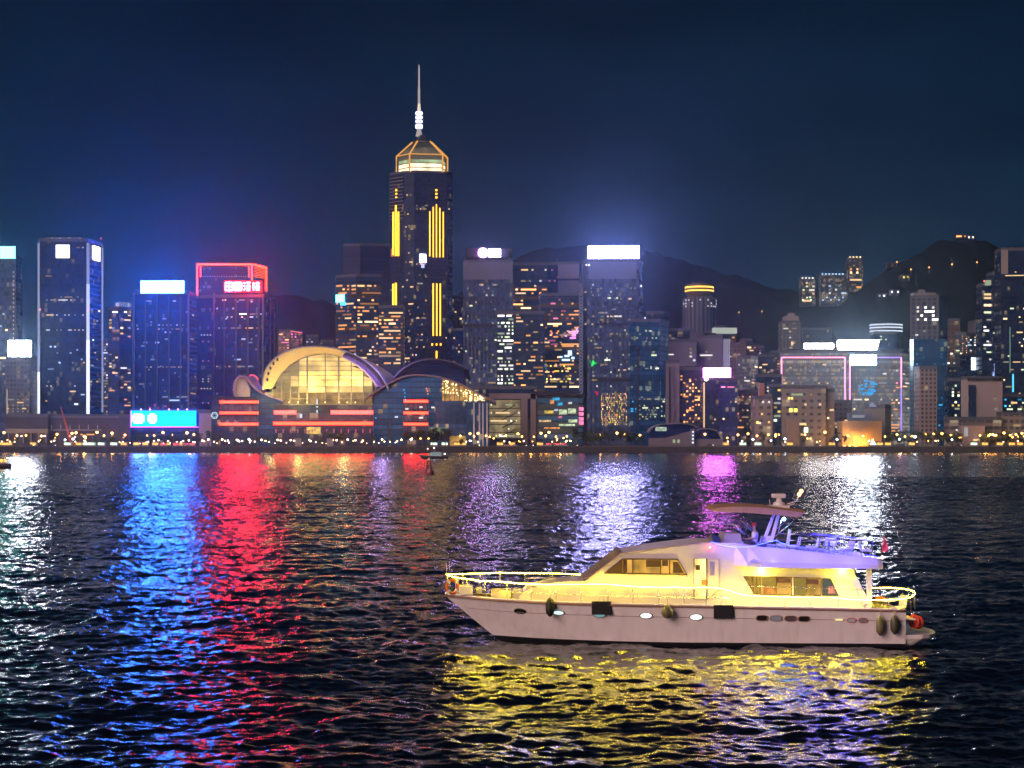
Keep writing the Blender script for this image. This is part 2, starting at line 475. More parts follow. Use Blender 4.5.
# ------------------------------------------------------------------ lit windows and towers
PAL = {'o': (1.0,0.42,0.13), 'w': (1.0,0.68,0.34), 'g': (0.85,1.0,0.62), 'b': (0.6,0.8,1.0), 'p': (1.0,0.25,0.45), 'c': (0.05,0.55,1.0), 'y': (1.0,0.72,0.12), 'r': (1.0,0.06,0.08), 'n': (0.05,1.0,0.2), 'k': (0.95,0.9,0.85)}
LEV = (0.4, 1.1, 2.6)
WM = {}
def win_mat(k, l):
    n = 'lit_room_%s%d' % (k, l)
    return emit(n, PAL[k], LEV[l], sample=False)
def unit_box(k, l):
    if (k, l) not in WM:
        me = bpy.data.meshes.new('lit_window')
        v = [(x, y, z) for z in (-.5, .5) for y in (-.5, .5) for x in (-.5, .5)]
        f = [(0,1,5,4),(1,3,7,5),(3,2,6,7),(2,0,4,6),(4,5,7,6),(2,3,1,0)]
        me.from_pydata(v, [], f); me.materials.append(win_mat(k, l)); me.update()
        WM[(k, l)] = me
    return WM[(k, l)]

class Face:
    def __init__(s, p0, p1, D0, D1):      # pixel columns and distances of its two ends, left to right
        s.p0, s.p1, s.D0, s.D1 = p0, p1, D0, D1
        s.a = Vector((PX(p0, D0), D0, 0)); s.b = Vector((PX(p1, D1), D1, 0))
        s.d = (s.b-s.a); s.L = s.d.length; s.d.normalize(); s.n = Vector((s.d.y, -s.d.x, 0))
        s.ang = math.atan2(s.d.y, s.d.x)
    def at(s, px, py):
        t = (px-s.p0)/(s.p1-s.p0); p = s.a.lerp(s.b, t); D = s.D0+(s.D1-s.D0)*t
        return Vector((p.x, p.y, PZ(py, D)))
    def sz(s, w, h):
        return s.L*w/(s.p1-s.p0), h*s.D0/F

class Tower:
    def __init__(s, name, label, cat, pts, ytop, mat, ybot=None, depth=18.0, parapet=1.6, roofmat=None):
        """pts: visible corners left to right as (px, distance)"""
        s.mat = mat
        P = [Vector((PX(p, d), d, 0)) for p, d in pts]
        s.faces = [Face(pts[i][0], pts[i+1][0], pts[i][1], pts[i+1][1]) for i in range(len(pts)-1)]
        if len(P) == 2:
            foot = [P[0], P[1], P[1]+Vector((0, depth, 0)), P[0]+Vector((0, depth, 0))]
            near = P[0]; Dn = pts[0][1]
        else:
            foot = P + [P[0]+P[-1]-P[1]] if len(P) == 3 else P + [P[-1]+Vector((P[-1].x/P[-1].y*depth*1.02, depth, 0)), P[0]+Vector((P[0].x/P[0].y*depth, depth, 0))]
            Dn = min(p[1] for p in pts)
        s.D = Dn; s.z1 = PZ(ytop, Dn); s.z0 = GZ if ybot is None else PZ(ybot, Dn)
        c = sum(foot, Vector())/len(foot)
        s.o = thing(name, label, cat, (c.x, c.y, s.z0)); s.base = Vector((c.x, c.y, s.z0))
        s.foot = [(p.x-c.x, p.y-c.y) for p in foot]
        mb = MB(); mb.prism(s.foot, 0, s.z1-s.z0, 0, 1)
        s.body = mb.build('wall', [mat, roofmat or plain('roof_grey', (0.12,0.12,0.13), 0.8)], s.o)
        if parapet:
            mb = MB(); n = len(s.foot); k = 1.004; kk = 0.95; zt = s.z1-s.z0
            for i in range(n):
                a, b = s.foot[i], s.foot[(i+1) % n]
                mb.quad([(a[0]*k,a[1]*k,zt-0.8),(b[0]*k,b[1]*k,zt-0.8),(b[0]*k,b[1]*k,zt+parapet),(a[0]*k,a[1]*k,zt+parapet)])
                mb.quad([(b[0]*kk,b[1]*kk,zt),(a[0]*kk,a[1]*kk,zt),(a[0]*kk,a[1]*kk,zt+parapet),(b[0]*kk,b[1]*kk,zt+parapet)])
                mb.quad([(a[0]*k,a[1]*k,zt+parapet),(b[0]*k,b[1]*k,zt+parapet),(b[0]*kk,b[1]*kk,zt+parapet),(a[0]*kk,a[1]*kk,zt+parapet)])
            mb.build('parapet', plain('parapet_grey', (0.08,0.09,0.12), 0.7), s.o)
        s.w = []
    def win(s, f, px, py, w, h, k, l):
        s.w.append((f, px, py, w, h, k, l))
    def lit(s, f, x0, x1, y0, y1, cw, fh, p, pal='w', run=1.0, fill=0.72, hf=0.42, lev=(3, 4, 2), rowvar=1.0):
        """windows on a grid of columns and floors; a share p of them lit, in runs along a floor"""
        y = y0+fh*0.5; lv = [0]*lev[0]+[1]*lev[1]+[2]*lev[2]
        n = max(1, int(round((x1-x0)/cw))); cw = (x1-x0)/n
        while y < y1:
            pr = p*(1.35 if rowvar == 1.0 else 1.0)*(1-rowvar+rowvar*2*rng.random()); i = 0
            while i < n:
                if rng.random() < pr/max(1.0, run):
                    r = max(1, min(n-i, int(rng.expovariate(1/run)+0.6))); 
                    s.w.append((f, x0+(i+r/2)*cw, y, (r-1+fill)*cw, fh*hf, rng.choice(pal), rng.choice(lv))); i += r
                i += 1
            y += fh
    def box(s, name, f, px, py, w, h, mat, t=0.6, out=0.0, parent=None, lab=None):
        F_ = s.faces[f]; c = F_.at(px, py); W_, H_ = F_.sz(w, h)
        mb = MB(); mb.box(-W_/2, W_/2, -t, 0, -H_/2, H_/2)
        o = mb.build(name, mat, s.o)
        o.location = c + F_.n*out - s.base; o.rotation_euler = (0, 0, F_.ang)
        if lab: o['label'] = lab
        return o
    def sign(s, f, px0, px1, py0, py1, mat, t=1.5, out=0.4, lab=None, frame=True, D=None):
        """glowing panel in a dark box with posts behind"""
        F_ = s.faces[f]; c = F_.at((px0+px1)/2, (py0+py1)/2); W_, H_ = F_.sz(px1-px0, py1-py0)
        mb = MB(); e = 0.35
        mb.box(-W_/2-e, W_/2+e, 0, t, -H_/2-e, H_/2+e)
        for x in (-0.42, -0.14, 0.14, 0.42): mb.box(W_*x-0.2, W_*x+0.2, t, t+0.6, -H_/2-3.0, H_/2)
        o = mb.build('rooftop_sign', plain('sign_box', (0.05,0.05,0.06), 0.6), s.o)
        o.location = c + F_.n*out - s.base; o.rotation_euler = (0, 0, F_.ang)
        if lab: o['label'] = lab
        mb = MB(); mb.box(-W_/2, W_/2, -0.15, 0.02, -H_/2, H_/2)
        p = mb.build('sign_panel', mat, o)
        return o
    def done(s, cap=100):
        def area(w): return w[3]*w[4]
        s.w.sort(key=area, reverse=True)
        T = 0.5
        for f, px, py, w, h, k, l in s.w[:cap]:
            F_ = s.faces[f]; W_, H_ = F_.sz(w, h)
            o = bpy.data.objects.new('lit_window', unit_box(k, l))
            o.parent = s.o; o.location = F_.at(px, py) + F_.n*(-T/2+0.12) - s.base
            o.rotation_euler = (0, 0, F_.ang); o.scale = (W_, T, H_)
            COL.objects.link(o)
        rest = s.w[cap:]
        if rest:
            keys = sorted({(w[5], w[6]) for w in rest}); mb = MB()
            for f, px, py, w, h, k, l in rest:
                F_ = s.faces[f]; W_, H_ = F_.sz(w, h); c = F_.at(px, py)-s.base; d = F_.d*W_/2; n_ = F_.n
                q = []
                for sx, sz in ((-1,-1),(1,-1),(1,1),(-1,1)): q.append(c+d*sx+Vector((0,0,sz*H_/2)))
                m = keys.index((k, l)); o1 = n_*0.12; o0 = n_*-0.3
                mb.quad([p+o1 for p in q], m)
                for i in range(4):
                    a, b = q[i], q[(i+1) % 4]; mb.quad([a+o0, b+o0, b+o1, a+o1], m)
            tagp(mb.build('lit_window', [win_mat(*k) for k in keys], s.o), kind='stuff')
        return s.o
def T(name, label, cat, pts, ytop, mat, **k): return Tower(name, label, cat, pts, ytop, mat, **k)
def roofbox(t, px0, px1, py0, py1, D, depth, mat, name='plant_room'):
    """a box on the roof, given by its picture columns and rows at distance D"""
    mb = MB(); b = t.base
    mb.box(PX(px0,D)-b.x, PX(px1,D)-b.x, D-b.y, D+depth-b.y, PZ(py1,D)-b.z, PZ(py0,D)-b.z)
    return mb.build(name, mat, t.o)
def mast(t, px, py0, py1, D, r=0.35, mat=None, name='mast'):
    b = t.base; mb = MB(); mb.tube([(PX(px,D)-b.x, D-b.y, PZ(py1,D)-b.z), (PX(px,D)-b.x, D-b.y, PZ(py0,D)-b.z)], r, 6, taper=r*0.4)
    return mb.build(name, mat or plain('mast_grey', (0.3,0.3,0.3), 0.5), t.o)
def dot(t, px, py, D, r, mat, name='beacon'):
    b = t.base; mb = MB(); mb.ball((0,0,0), r, 8); o = mb.build(name, mat, t.o)
    o.location = (PX(px,D)-b.x, D-b.y, PZ(py,D)-b.z); return o
OFF = 'office_tower'

# facade materials
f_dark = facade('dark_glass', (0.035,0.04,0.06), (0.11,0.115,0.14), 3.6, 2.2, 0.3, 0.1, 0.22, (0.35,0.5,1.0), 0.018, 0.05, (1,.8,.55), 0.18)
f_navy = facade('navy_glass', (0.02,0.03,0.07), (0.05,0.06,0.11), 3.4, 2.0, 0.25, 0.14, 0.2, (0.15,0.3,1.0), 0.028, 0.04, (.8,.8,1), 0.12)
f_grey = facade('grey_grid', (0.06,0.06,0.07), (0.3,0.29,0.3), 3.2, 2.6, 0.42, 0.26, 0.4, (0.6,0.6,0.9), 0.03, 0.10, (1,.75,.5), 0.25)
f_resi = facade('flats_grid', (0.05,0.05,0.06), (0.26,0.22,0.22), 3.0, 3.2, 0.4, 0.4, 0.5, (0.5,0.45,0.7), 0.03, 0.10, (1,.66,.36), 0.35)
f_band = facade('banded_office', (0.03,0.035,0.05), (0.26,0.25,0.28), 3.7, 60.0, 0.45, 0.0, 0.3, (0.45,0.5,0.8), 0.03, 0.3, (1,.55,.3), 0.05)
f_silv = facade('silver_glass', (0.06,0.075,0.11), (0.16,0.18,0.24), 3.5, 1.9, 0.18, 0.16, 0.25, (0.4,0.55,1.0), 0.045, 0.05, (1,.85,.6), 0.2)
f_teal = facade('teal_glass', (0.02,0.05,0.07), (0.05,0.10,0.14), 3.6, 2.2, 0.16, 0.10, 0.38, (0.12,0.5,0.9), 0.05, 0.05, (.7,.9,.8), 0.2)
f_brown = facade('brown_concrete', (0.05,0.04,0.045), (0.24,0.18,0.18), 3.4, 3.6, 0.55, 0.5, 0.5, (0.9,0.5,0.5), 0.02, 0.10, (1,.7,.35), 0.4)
f_hotel = facade('hotel_grid', (0.07,0.07,0.075), (0.34,0.33,0.34), 3.1, 1.7, 0.42, 0.3, 0.5, (1.5,1.05,0.85), 0.16, 0.3, (1,.85,.65), 0.35)  # strong glow stands in for sign light on the front
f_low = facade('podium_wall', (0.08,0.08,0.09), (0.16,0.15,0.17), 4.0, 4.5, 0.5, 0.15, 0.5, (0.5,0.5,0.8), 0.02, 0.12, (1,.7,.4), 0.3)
concrete = plain('pale_concrete', (0.34,0.31,0.30), 0.8, scale=0.1)
steelw = plain('painted_steel', (0.4,0.4,0.42), 0.5)
darkm = plain('dark_metal', (0.02,0.02,0.03), 0.5)
e_white = emit('white_sign', (0.38,0.36,1.0), 110, spread=0.0)
e_whitew = emit('warm_white_sign', (1.0,0.92,0.9), 26)
e_blue = emit('blue_sign', (0.03,0.15,1.0), 430)
e_cyan = emit('cyan_screen', (0.0,0.13,1.0), 15)
e_cyan2 = emit('pale_screen', (0.35,0.8,1.0), 9)
e_teal = emit('teal_sign', (0.1,0.9,0.78), 9)
e_red = emit('red_sign', (1.0,0.02,0.05), 130)
e_redl = emit('red_neon', (1.0,0.03,0.02), 12)
e_redp = emit('pink_red_neon', (1.0,0.035,0.03), 11)
e_rneon = emit('orange_red_neon', (1.0,0.014,0.006), 24)
e_pink = emit('magenta_sign', (0.85,0.14,1.0), 45)
e_pinkl = emit('pink_neon', (1.0,0.3,0.55), 2.6)
e_viol = emit('violet_neon', (0.45,0.25,1.0), 1.4)
e_gold = emit('gold_neon', (1.0,0.5,0.03), 3.4)
e_golds = emit('gold_ring', (1.0,0.55,0.08), 2.2)
e_edge = emit('white_edge_light', (0.85,0.88,1.0), 1.3)
e_edge2 = emit('soft_edge_light', (0.6,0.65,0.9), 0.4)
e_bead = emit('red_beacon', (1.0,0.15,0.25), 2.5, False)
e_beadw = emit('white_beacon', (0.9,0.9,1.0), 3.0, False)

# ---- far left
t = T(OFF, 'grey tower cut by the left edge of the picture with a turquoise rooftop sign', 'tower', [(-34,1352),(16,1352)], 259.5, f_silv)
for i in range(17): t.win(0, 13.5, 272+i*4.4, 1.0, 1.2, 'w', 1)
roofbox(t, -20, 15, 255, 262, 1356, 20, f_low); t.sign(0, -14, 15.5, 246.5, 258.5, e_teal, lab='turquoise sign on the roof edge')
t.lit(0, -30, 8, 300, 410, 3, 4, 0.06, 'wb'); t.done()
t = T(OFF, 'small grid-fronted tower under a square white rooftop sign near the left edge', 'tower', [(5.5,1300),(30,1300),(38,1325)], 357, f_grey)
t.sign(0, 8.5, 31.5, 340.5, 356.5, emit('cold_white_sign', (0.85,0.88,1.0), 65), lab='square white sign')
t.lit(0, 7, 29, 398, 414, 2.4, 3.0, 0.7, 'wk', lev=(5,3,0)); t.box('light_strip', 0, 7.2, 402, 0.8, 26, emit('dim_warm', (1,.8,.6), 0.6, False), 0.4, 0.1)
t.done()
t = T(OFF, 'tall dark tower with glowing white corner strips and a square white emblem', 'tower', [(38.5,1322),(40.5,1319),(86,1319),(89,1321),(102.5,1350)], 240.5, f_dark)
FR = 1; SD = 3
for x, w, y0, m in ((40, 1.8, 300, e_edge2), (41, 1.2, 372, e_edge), (87.4, 3.4, 278, e_edge)):
    pass
def edge(t, f, px, w, y0, y1, m, n='corner_light'): return t.box(n, f, px, (y0+y1)/2, w, y1-y0, m, 0.5, 0.35)
edge(t, 0, 39.4, 1.6, 243, 372, e_edge2); edge(t, 0, 39.4, 1.7, 372, 414, e_edge)
edge(t, 2, 87.5, 2.6, 243, 284, e_edge2); edge(t, 2, 87.5, 2.9, 284, 340, emit('edge_mid', (0.8,0.85,1.0), 0.75)); edge(t, 2, 87.5, 3.0, 340, 414, e_edge)
edge(t, 3, 101.6, 1.2, 246, 414, e_edge2)
o = t.box('emblem', 1, 63, 251.5, 13.5, 13, emit('emblem_white', (1,.88,.86), 3.0), 0.8, 0.3, lab='square white emblem high on the front')
o = t.box('emblem', 3, 95.5, 253.5, 6.5, 14.5, emit('emblem_white', (1,.88,.86), 3.0), 0.8, 0.3, lab='narrow white emblem on the side face')
for y, xa, xb, p in ((276,43,52,.6),(297,58,83,.8),(300,46,76,.85),(315,44,84,.8),(330,44,84,.85),(386,46,66,.6),(386,74,80,.9),(247.5,76,86,.8)):
    t.lit(1, xa, xb, y-1.2, y+1, 2.0, 2.4, p, 'wk', 1.5, hf=0.45, lev=(3,4,0), rowvar=0)
t.lit(1, 43, 85, 345, 410, 2.2, 3.2, 0.03, 'wb'); t.lit(3, 90, 100, 300, 410, 2.2, 3.2, 0.03, 'wb')
roofbox(t, 46, 82, 237.5, 240, 1326, 18, plain('roofplant', (.2,.2,.22), .7)); mast(t, 70, 233, 240, 1330)
for x in (40, 52, 60, 69, 80, 88, 101): dot(t, x, 238.5 if x not in (40, 88) else 242, 1322, 0.55, e_bead if x in (40, 88, 101) else emit('roof_lamp', (1,.75,.55), 1.6, False))
for x in (40, 87.5): dot(t, x, 309.5, 1318, 0.6, e_bead)
t.done()
t = T('residential_tower', 'slim block of flats in the gap behind the corner-lit tower', 'tower', [(102,1480),(110,1480)], 341, f_resi); t.lit(0, 102.5, 109.5, 343, 415, 1.6, 2.8, 0.3, 'kw'); t.done()
t = T('residential_tower', 'pinkish block of flats with a lit drum on its roof left of the blue-signed tower', 'tower', [(108,1400),(119,1398),(132.5,1404)], 308.5, f_resi)
for y in (312, 320, 328, 368, 373):
    t.lit(0, 109, 118, y-1.5, y+1.5, 3, 3, 0.55, 'kw', rowvar=0, hf=.5); t.lit(1, 120, 131, y-1.5, y+1.5, 3.4, 3, 0.5, 'kw', rowvar=0, hf=.5)
t.lit(0, 109, 118, 314, 414, 3, 3, 0.08, 'wo'); t.lit(1, 120, 131, 314, 414, 3.4, 3, 0.08, 'wo')
mb = MB(); mb.lathe([(6.2,0),(6.2,4.2),(4,4.6),(0,4.8)], 16); o = mb.build('roof_drum', facade('drum', (.2,.16,.12), (.3,.3,.3), 4.0, 1.5, .1, .4, .5, (1,.8,.6), .35, .4, (1,.8,.6), .8), t.o); o.location = (PX(123,1412)-t.base.x, 1412-t.base.y, PZ(308.5,1412)-t.base.z)
t.done()

# blue tower
t = T(OFF, 'deep blue tower with four wide bays under a brilliant blue-white rooftop sign', 'tower', [(133,1352),(189.5,1350),(197,1374)], 293.5, f_navy)
for x in (145.5, 157.2, 169, 180.5): t.box('pier', 0, x, 366, 1.3, 145, darkm, 0.8, 0.5)
for x in (134, 188.6): t.box('pier', 0, x, 366, 1.6, 145, plain('pier_blue', (.08,.1,.16), .5), 0.8, 0.5)
t.sign(0, 141, 184, 281, 293, e_blue, lab='blinding blue-white sign board')
for y, xa, xb, p in ((301,146,152,.6),(301,171,178,.6),(325,146,184,.75),(329,137,144,.9),(329,158,181,.5),(367,138,184,.55),(384,137,145,.5),(391,164,170,.5)):
    t.lit(0, xa, xb, y-1, y+.9, 2, 2, p, 'kbw', 1.3, rowvar=0, hf=.5, lev=(5,3,0))
t.lit(0, 136, 188, 300, 405, 2.4, 3.4, 0.03, 'b', lev=(4,1,0)); t.lit(1, 190, 196, 300, 405, 2, 3.4, 0.04, 'w', lev=(4,1,0))
mast(t, 138, 287, 294, 1354, .3)
for x in (150,155,158,166): t.box('neon_motif', 0, x, 404+rng.random()*4, 2.2, 1.2, emit('magenta_dim', (.8,.05,.6), .7, False), .4, .3)
t.done()
# LED screen building
t = T('waterfront_shed', 'low building behind the trees carrying the long cyan LED screen', 'building', [(130,1243),(200,1243)], 411.5, f_low, depth=20)
o = t.box('led_screen', 0, 164, 418.6, 64.5, 15.2, e_cyan, 1.2, 1.0, lab='long cyan LED screen')
for x, w in ((139, 12.5), (153, 9)):
    F_ = t.faces[0]; W_, H_ = F_.sz(w, 9.5); mb = MB(); c = 1.2
    mb.prism([(-W_/2+c,0),(W_/2-c,0),(W_/2-c,.1),(-W_/2+c,.1)], -H_/2, H_/2); mb.box(-W_/2, W_/2, 0.01, .09, -H_/2+c, H_/2-c)
    q = mb.build('screen_mark', e_cyan2, o); q.location = (F_.at(x,419)-F_.at(164,418.6)).x, -1.45, 0
o2 = MB(); o2.box(*[v for v in (-24.1,24.1)], -0.02, .3, -6.2, -5.6); q = o2.build('screen_edge', emit('violet_edge', (.5,.05,1), 5), o); q.location = (0,-1.2,0)
mb = MB(); mb.box(-0.25, 0.25, -0.02, .3, -5.6, 5.4); q = mb.build('screen_edge', emit('violet_edge', (.5,.05,1), 5), o); q.location = (-22.5,-1.2,0)
for x in (141,150,169,178,187): dot(t, x, 409.5, 1240, .55, emit('violet_spot', (.8,.35,1), 6, False), 'spotlight')
t.done()
t = T('pavilion', 'plain pale lilac wall block between the LED screen and the brown terrace block', 'building', [(199,1242),(221,1242)], 412, plain('lilac_wall',(.3,.26,.34),.8,scale=.1), depth=16); t.done()

# red crown tower
t = T(OFF, 'dark blue tower with a red neon crown and glowing red characters on its top', 'tower', [(197,1386),(213.5,1378),(264,1370),(276.5,1392)], 296, f_navy)
# crown block set on the shaft
cf = [(197,1388),(252.5,1380),(266,1400)]
P = [Vector((PX(p,d), d, 0)) for p, d in cf]; foot = P+[P[0]+P[2]-P[1]]
mb = MB(); z0 = PZ(296.2,1370)-t.base.z; z1 = PZ(264,1380)-t.base.z
mb.prism([(p.x-t.base.x, p.y-t.base.y) for p in foot], z0, z1)
t_cr = mb.build('crown', facade('crown_glass', (.03,.03,.07), (.1,.09,.13), 2.8, 1.6, .3, .2, .3, (.3,.3,.9), .05, .1, (.8,.8,1), .2), t.o)
cF = Face(197,252.5,1388,1380); cS = Face(252.5,266,1380,1400)
def neon(face, x0, y0, x1, y1, r, m, par, base, name='neon_tube', out=0.6, sub=1):
    a = face.at(x0,y0)+face.n*out-base; b = face.at(x1,y1)+face.n*out-base
    mb = MB(); mb.tube([a, b], r, 6); return mb.build(name, m, par)
B_ = t.base
neon(cF,197.4,264.5,252,264.5,.75,e_rneon,t.o,B_); neon(cS,253,264.5,265.6,268,.75,e_rneon,t.o,B_)
neon(cF,197.4,264.5,197.4,295.5,.55,e_redp,t.o,B_); neon(cF,252.2,265,252.2,292,.55,e_redp,t.o,B_); neon(cS,265.5,268,265.5,291,.6,e_rneon,t.o,B_)
neon(cF,200.8,266,200.8,277,.4,e_redl,t.o,B_); neon(cF,249.2,266,249.2,277,.4,e_redl,t.o,B_)
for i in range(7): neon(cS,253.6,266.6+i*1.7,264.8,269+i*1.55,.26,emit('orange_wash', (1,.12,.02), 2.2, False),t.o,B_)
for i in range(28): pass
mb = MB()
for i in range(20):
    a = cF.at(203+i*2.4,276.6)+cF.n*.3-B_; mb.ball(a,.3,6)
mb.build('bulb_row', emit('bulb_row', (.9,.8,1), 1.0, False), t.o)
# glowing characters: four square glyphs made of strokes
G = [[(0,0,1,0),(1,0,1,1),(0,1,1,1),(0,0,0,1),(.5,-.15,.5,1.15),(0,.5,1,.5)],
     [(0,0,1,0),(0,0,0,1),(0,1,1,1),(1,0,1,1),(.2,.5,.8,.5),(.5,.2,.5,.8),(.2,.78,.8,.78),(.25,.22,.75,.22)],
     [(0,1,.25,.85),(0,.6,.25,.5),(.05,0,.3,.3),(.4,1,1,1),(.4,.55,1,.55),(.45,0,.95,0),(.7,0,.7,1),(.45,.3,.95,.3)],
     [(0,.75,.3,.75),(.15,1,.15,0),(0,.3,.3,.45),(.45,.9,1,.9),(.72,1.1,.72,.5),(.45,.5,1,.5),(.5,0,1,.4),(.45,.4,.95,0)]]
sbx = Face(213.5,264,1368.5,1366)
for gi, g in enumerate(G):
    mb = MB(); x0 = 225.5+gi*9.0; y1 = 290.3; s_ = 7.0
    for (xa, ya, xb, yb) in g:
        mb.tube([sbx.at(x0+xa*s_, y1-ya*s_*1.1)-B_, sbx.at(x0+xb*s_, y1-yb*s_*1.1)-B_], .62, 5)
    mb.build('sign_character', e_red, t.o)
mb = MB(); a = sbx.at(224,292)-B_; b = sbx.at(261.5,280.5)-B_
mb.box(a.x,b.x,a.y+1.2,a.y+1.8,a.z,b.z); mb.build('sign_backing', emit('red_backing', (1,.03,.03), 2.2), t.o)
for x in (224.5,236.5,248,259): t.box('pier', 1, x, 368, 1.4, 140, darkm, .8, .5)
for x in (214.3,263.3,269,273): t.box('pier', 1 if x < 265 else 2, x, 368, 1.2, 140, plain('pier_blue', (.08,.1,.16), .5), .8, .5)
for y, p in ((300,.55),(314,.35),(317,.45),(328,.6),(366.5,.7)):
    t.lit(1, 216, 262, y-1, y+.9, 2.1, 2, p, 'wkw', 1.6, rowvar=0, hf=.55, lev=(3,4,1))
for y in (335,341.5,361,379,381.5,388.5,403):
    for x in (203,208.5) if y not in (335,388.5) else (201.5,204.5,207.5,210.5): t.win(0, x, y, 1.1, 1.0, 'p' if y in (341.5,361,403) else 'k', 1)
t.lit(1, 216, 262, 300, 405, 2.3, 3.4, .025, 'b', lev=(4,1,0)); t.done()

t = T('residential_tower', 'reddish lit block of flats half hidden behind the exhibition hall roof', 'tower', [(278,1720),(290,1716),(302.5,1722)], 331, facade('rose_flats', (.1,.05,.05), (.3,.2,.22), 3, 3, .4, .4, .5, (1,.3,.4), .05, .3, (1,.5,.5), .35))
t.lit(0, 279, 289, 333, 372, 2, 2.7, .35, 'op'); t.lit(1, 291, 302, 333, 372, 2, 2.7, .45, 'op'); neon(t.faces[1],290.5,331,302,333,.5,emit('rose_line',(1,.2,.25),1.2,False),t.o,t.base); t.done()
t = T('hillside_house', 'small pale block on the slope to the right of the reddish flats', 'building', [(306,2000),(318,2000)], 336, f_resi); t.lit(0,306,318,338,344,2.4,2.6,.2,'k'); t.done()
t = T('hillside_house', 'tiny lit block on the slope just left of the white-blue signed tower', 'building', [(320,2100),(333,2100)], 341, f_resi); t.lit(0,320,333,342,348,2.6,2.6,.35,'kw'); t.done()

# towers left of the great tower
t = T(OFF, 'dark stepped slab without lights behind the orange-lit office block', 'tower', [(343,1640),(360,1636),(394,1640)], 245, facade('slate', (.03,.035,.06),(.12,.125,.16), 3.6,50,.45,0,.3,(.3,.35,.8),.022,.0,(1,1,1),0)); t.done()
t = T(OFF, 'orange-lit banded office block with a small cyan sign on its left face', 'tower', [(335.5,1476),(356.5,1462),(381.5,1466)], 275.5, f_band)
t.lit(0, 336, 356, 284, 366, 2.3, 3.6, .42, 'oow', 2.4, .9, hf=.45, lev=(4,4,1)); t.lit(1, 357.5, 381, 284, 366, 2.3, 3.6, .62, 'oow', 2.6, .9, hf=.45, lev=(3,5,2))
t.box('cyan_sign', 0, 341, 298.5, 8, 7.5, emit('cyan_small', (.1,.75,1), 9), .7, .7, lab='small cyan sign'); t.box('cyan_sign', 0, 344, 304, 5, 3, emit('cyan_small2', (.05,.35,1), 4), .7, .6)
t.done()
t = T(OFF, 'lower wide office block packed with orange windows at the foot of the tallest tower', 'tower', [(378,1440),(403.5,1440)], 307, f_band)
t.lit(0, 379, 403, 311, 366, 2.3, 3.6, .7, 'oow', 2.8, .9, hf=.45, lev=(3,5,2)); t.done()

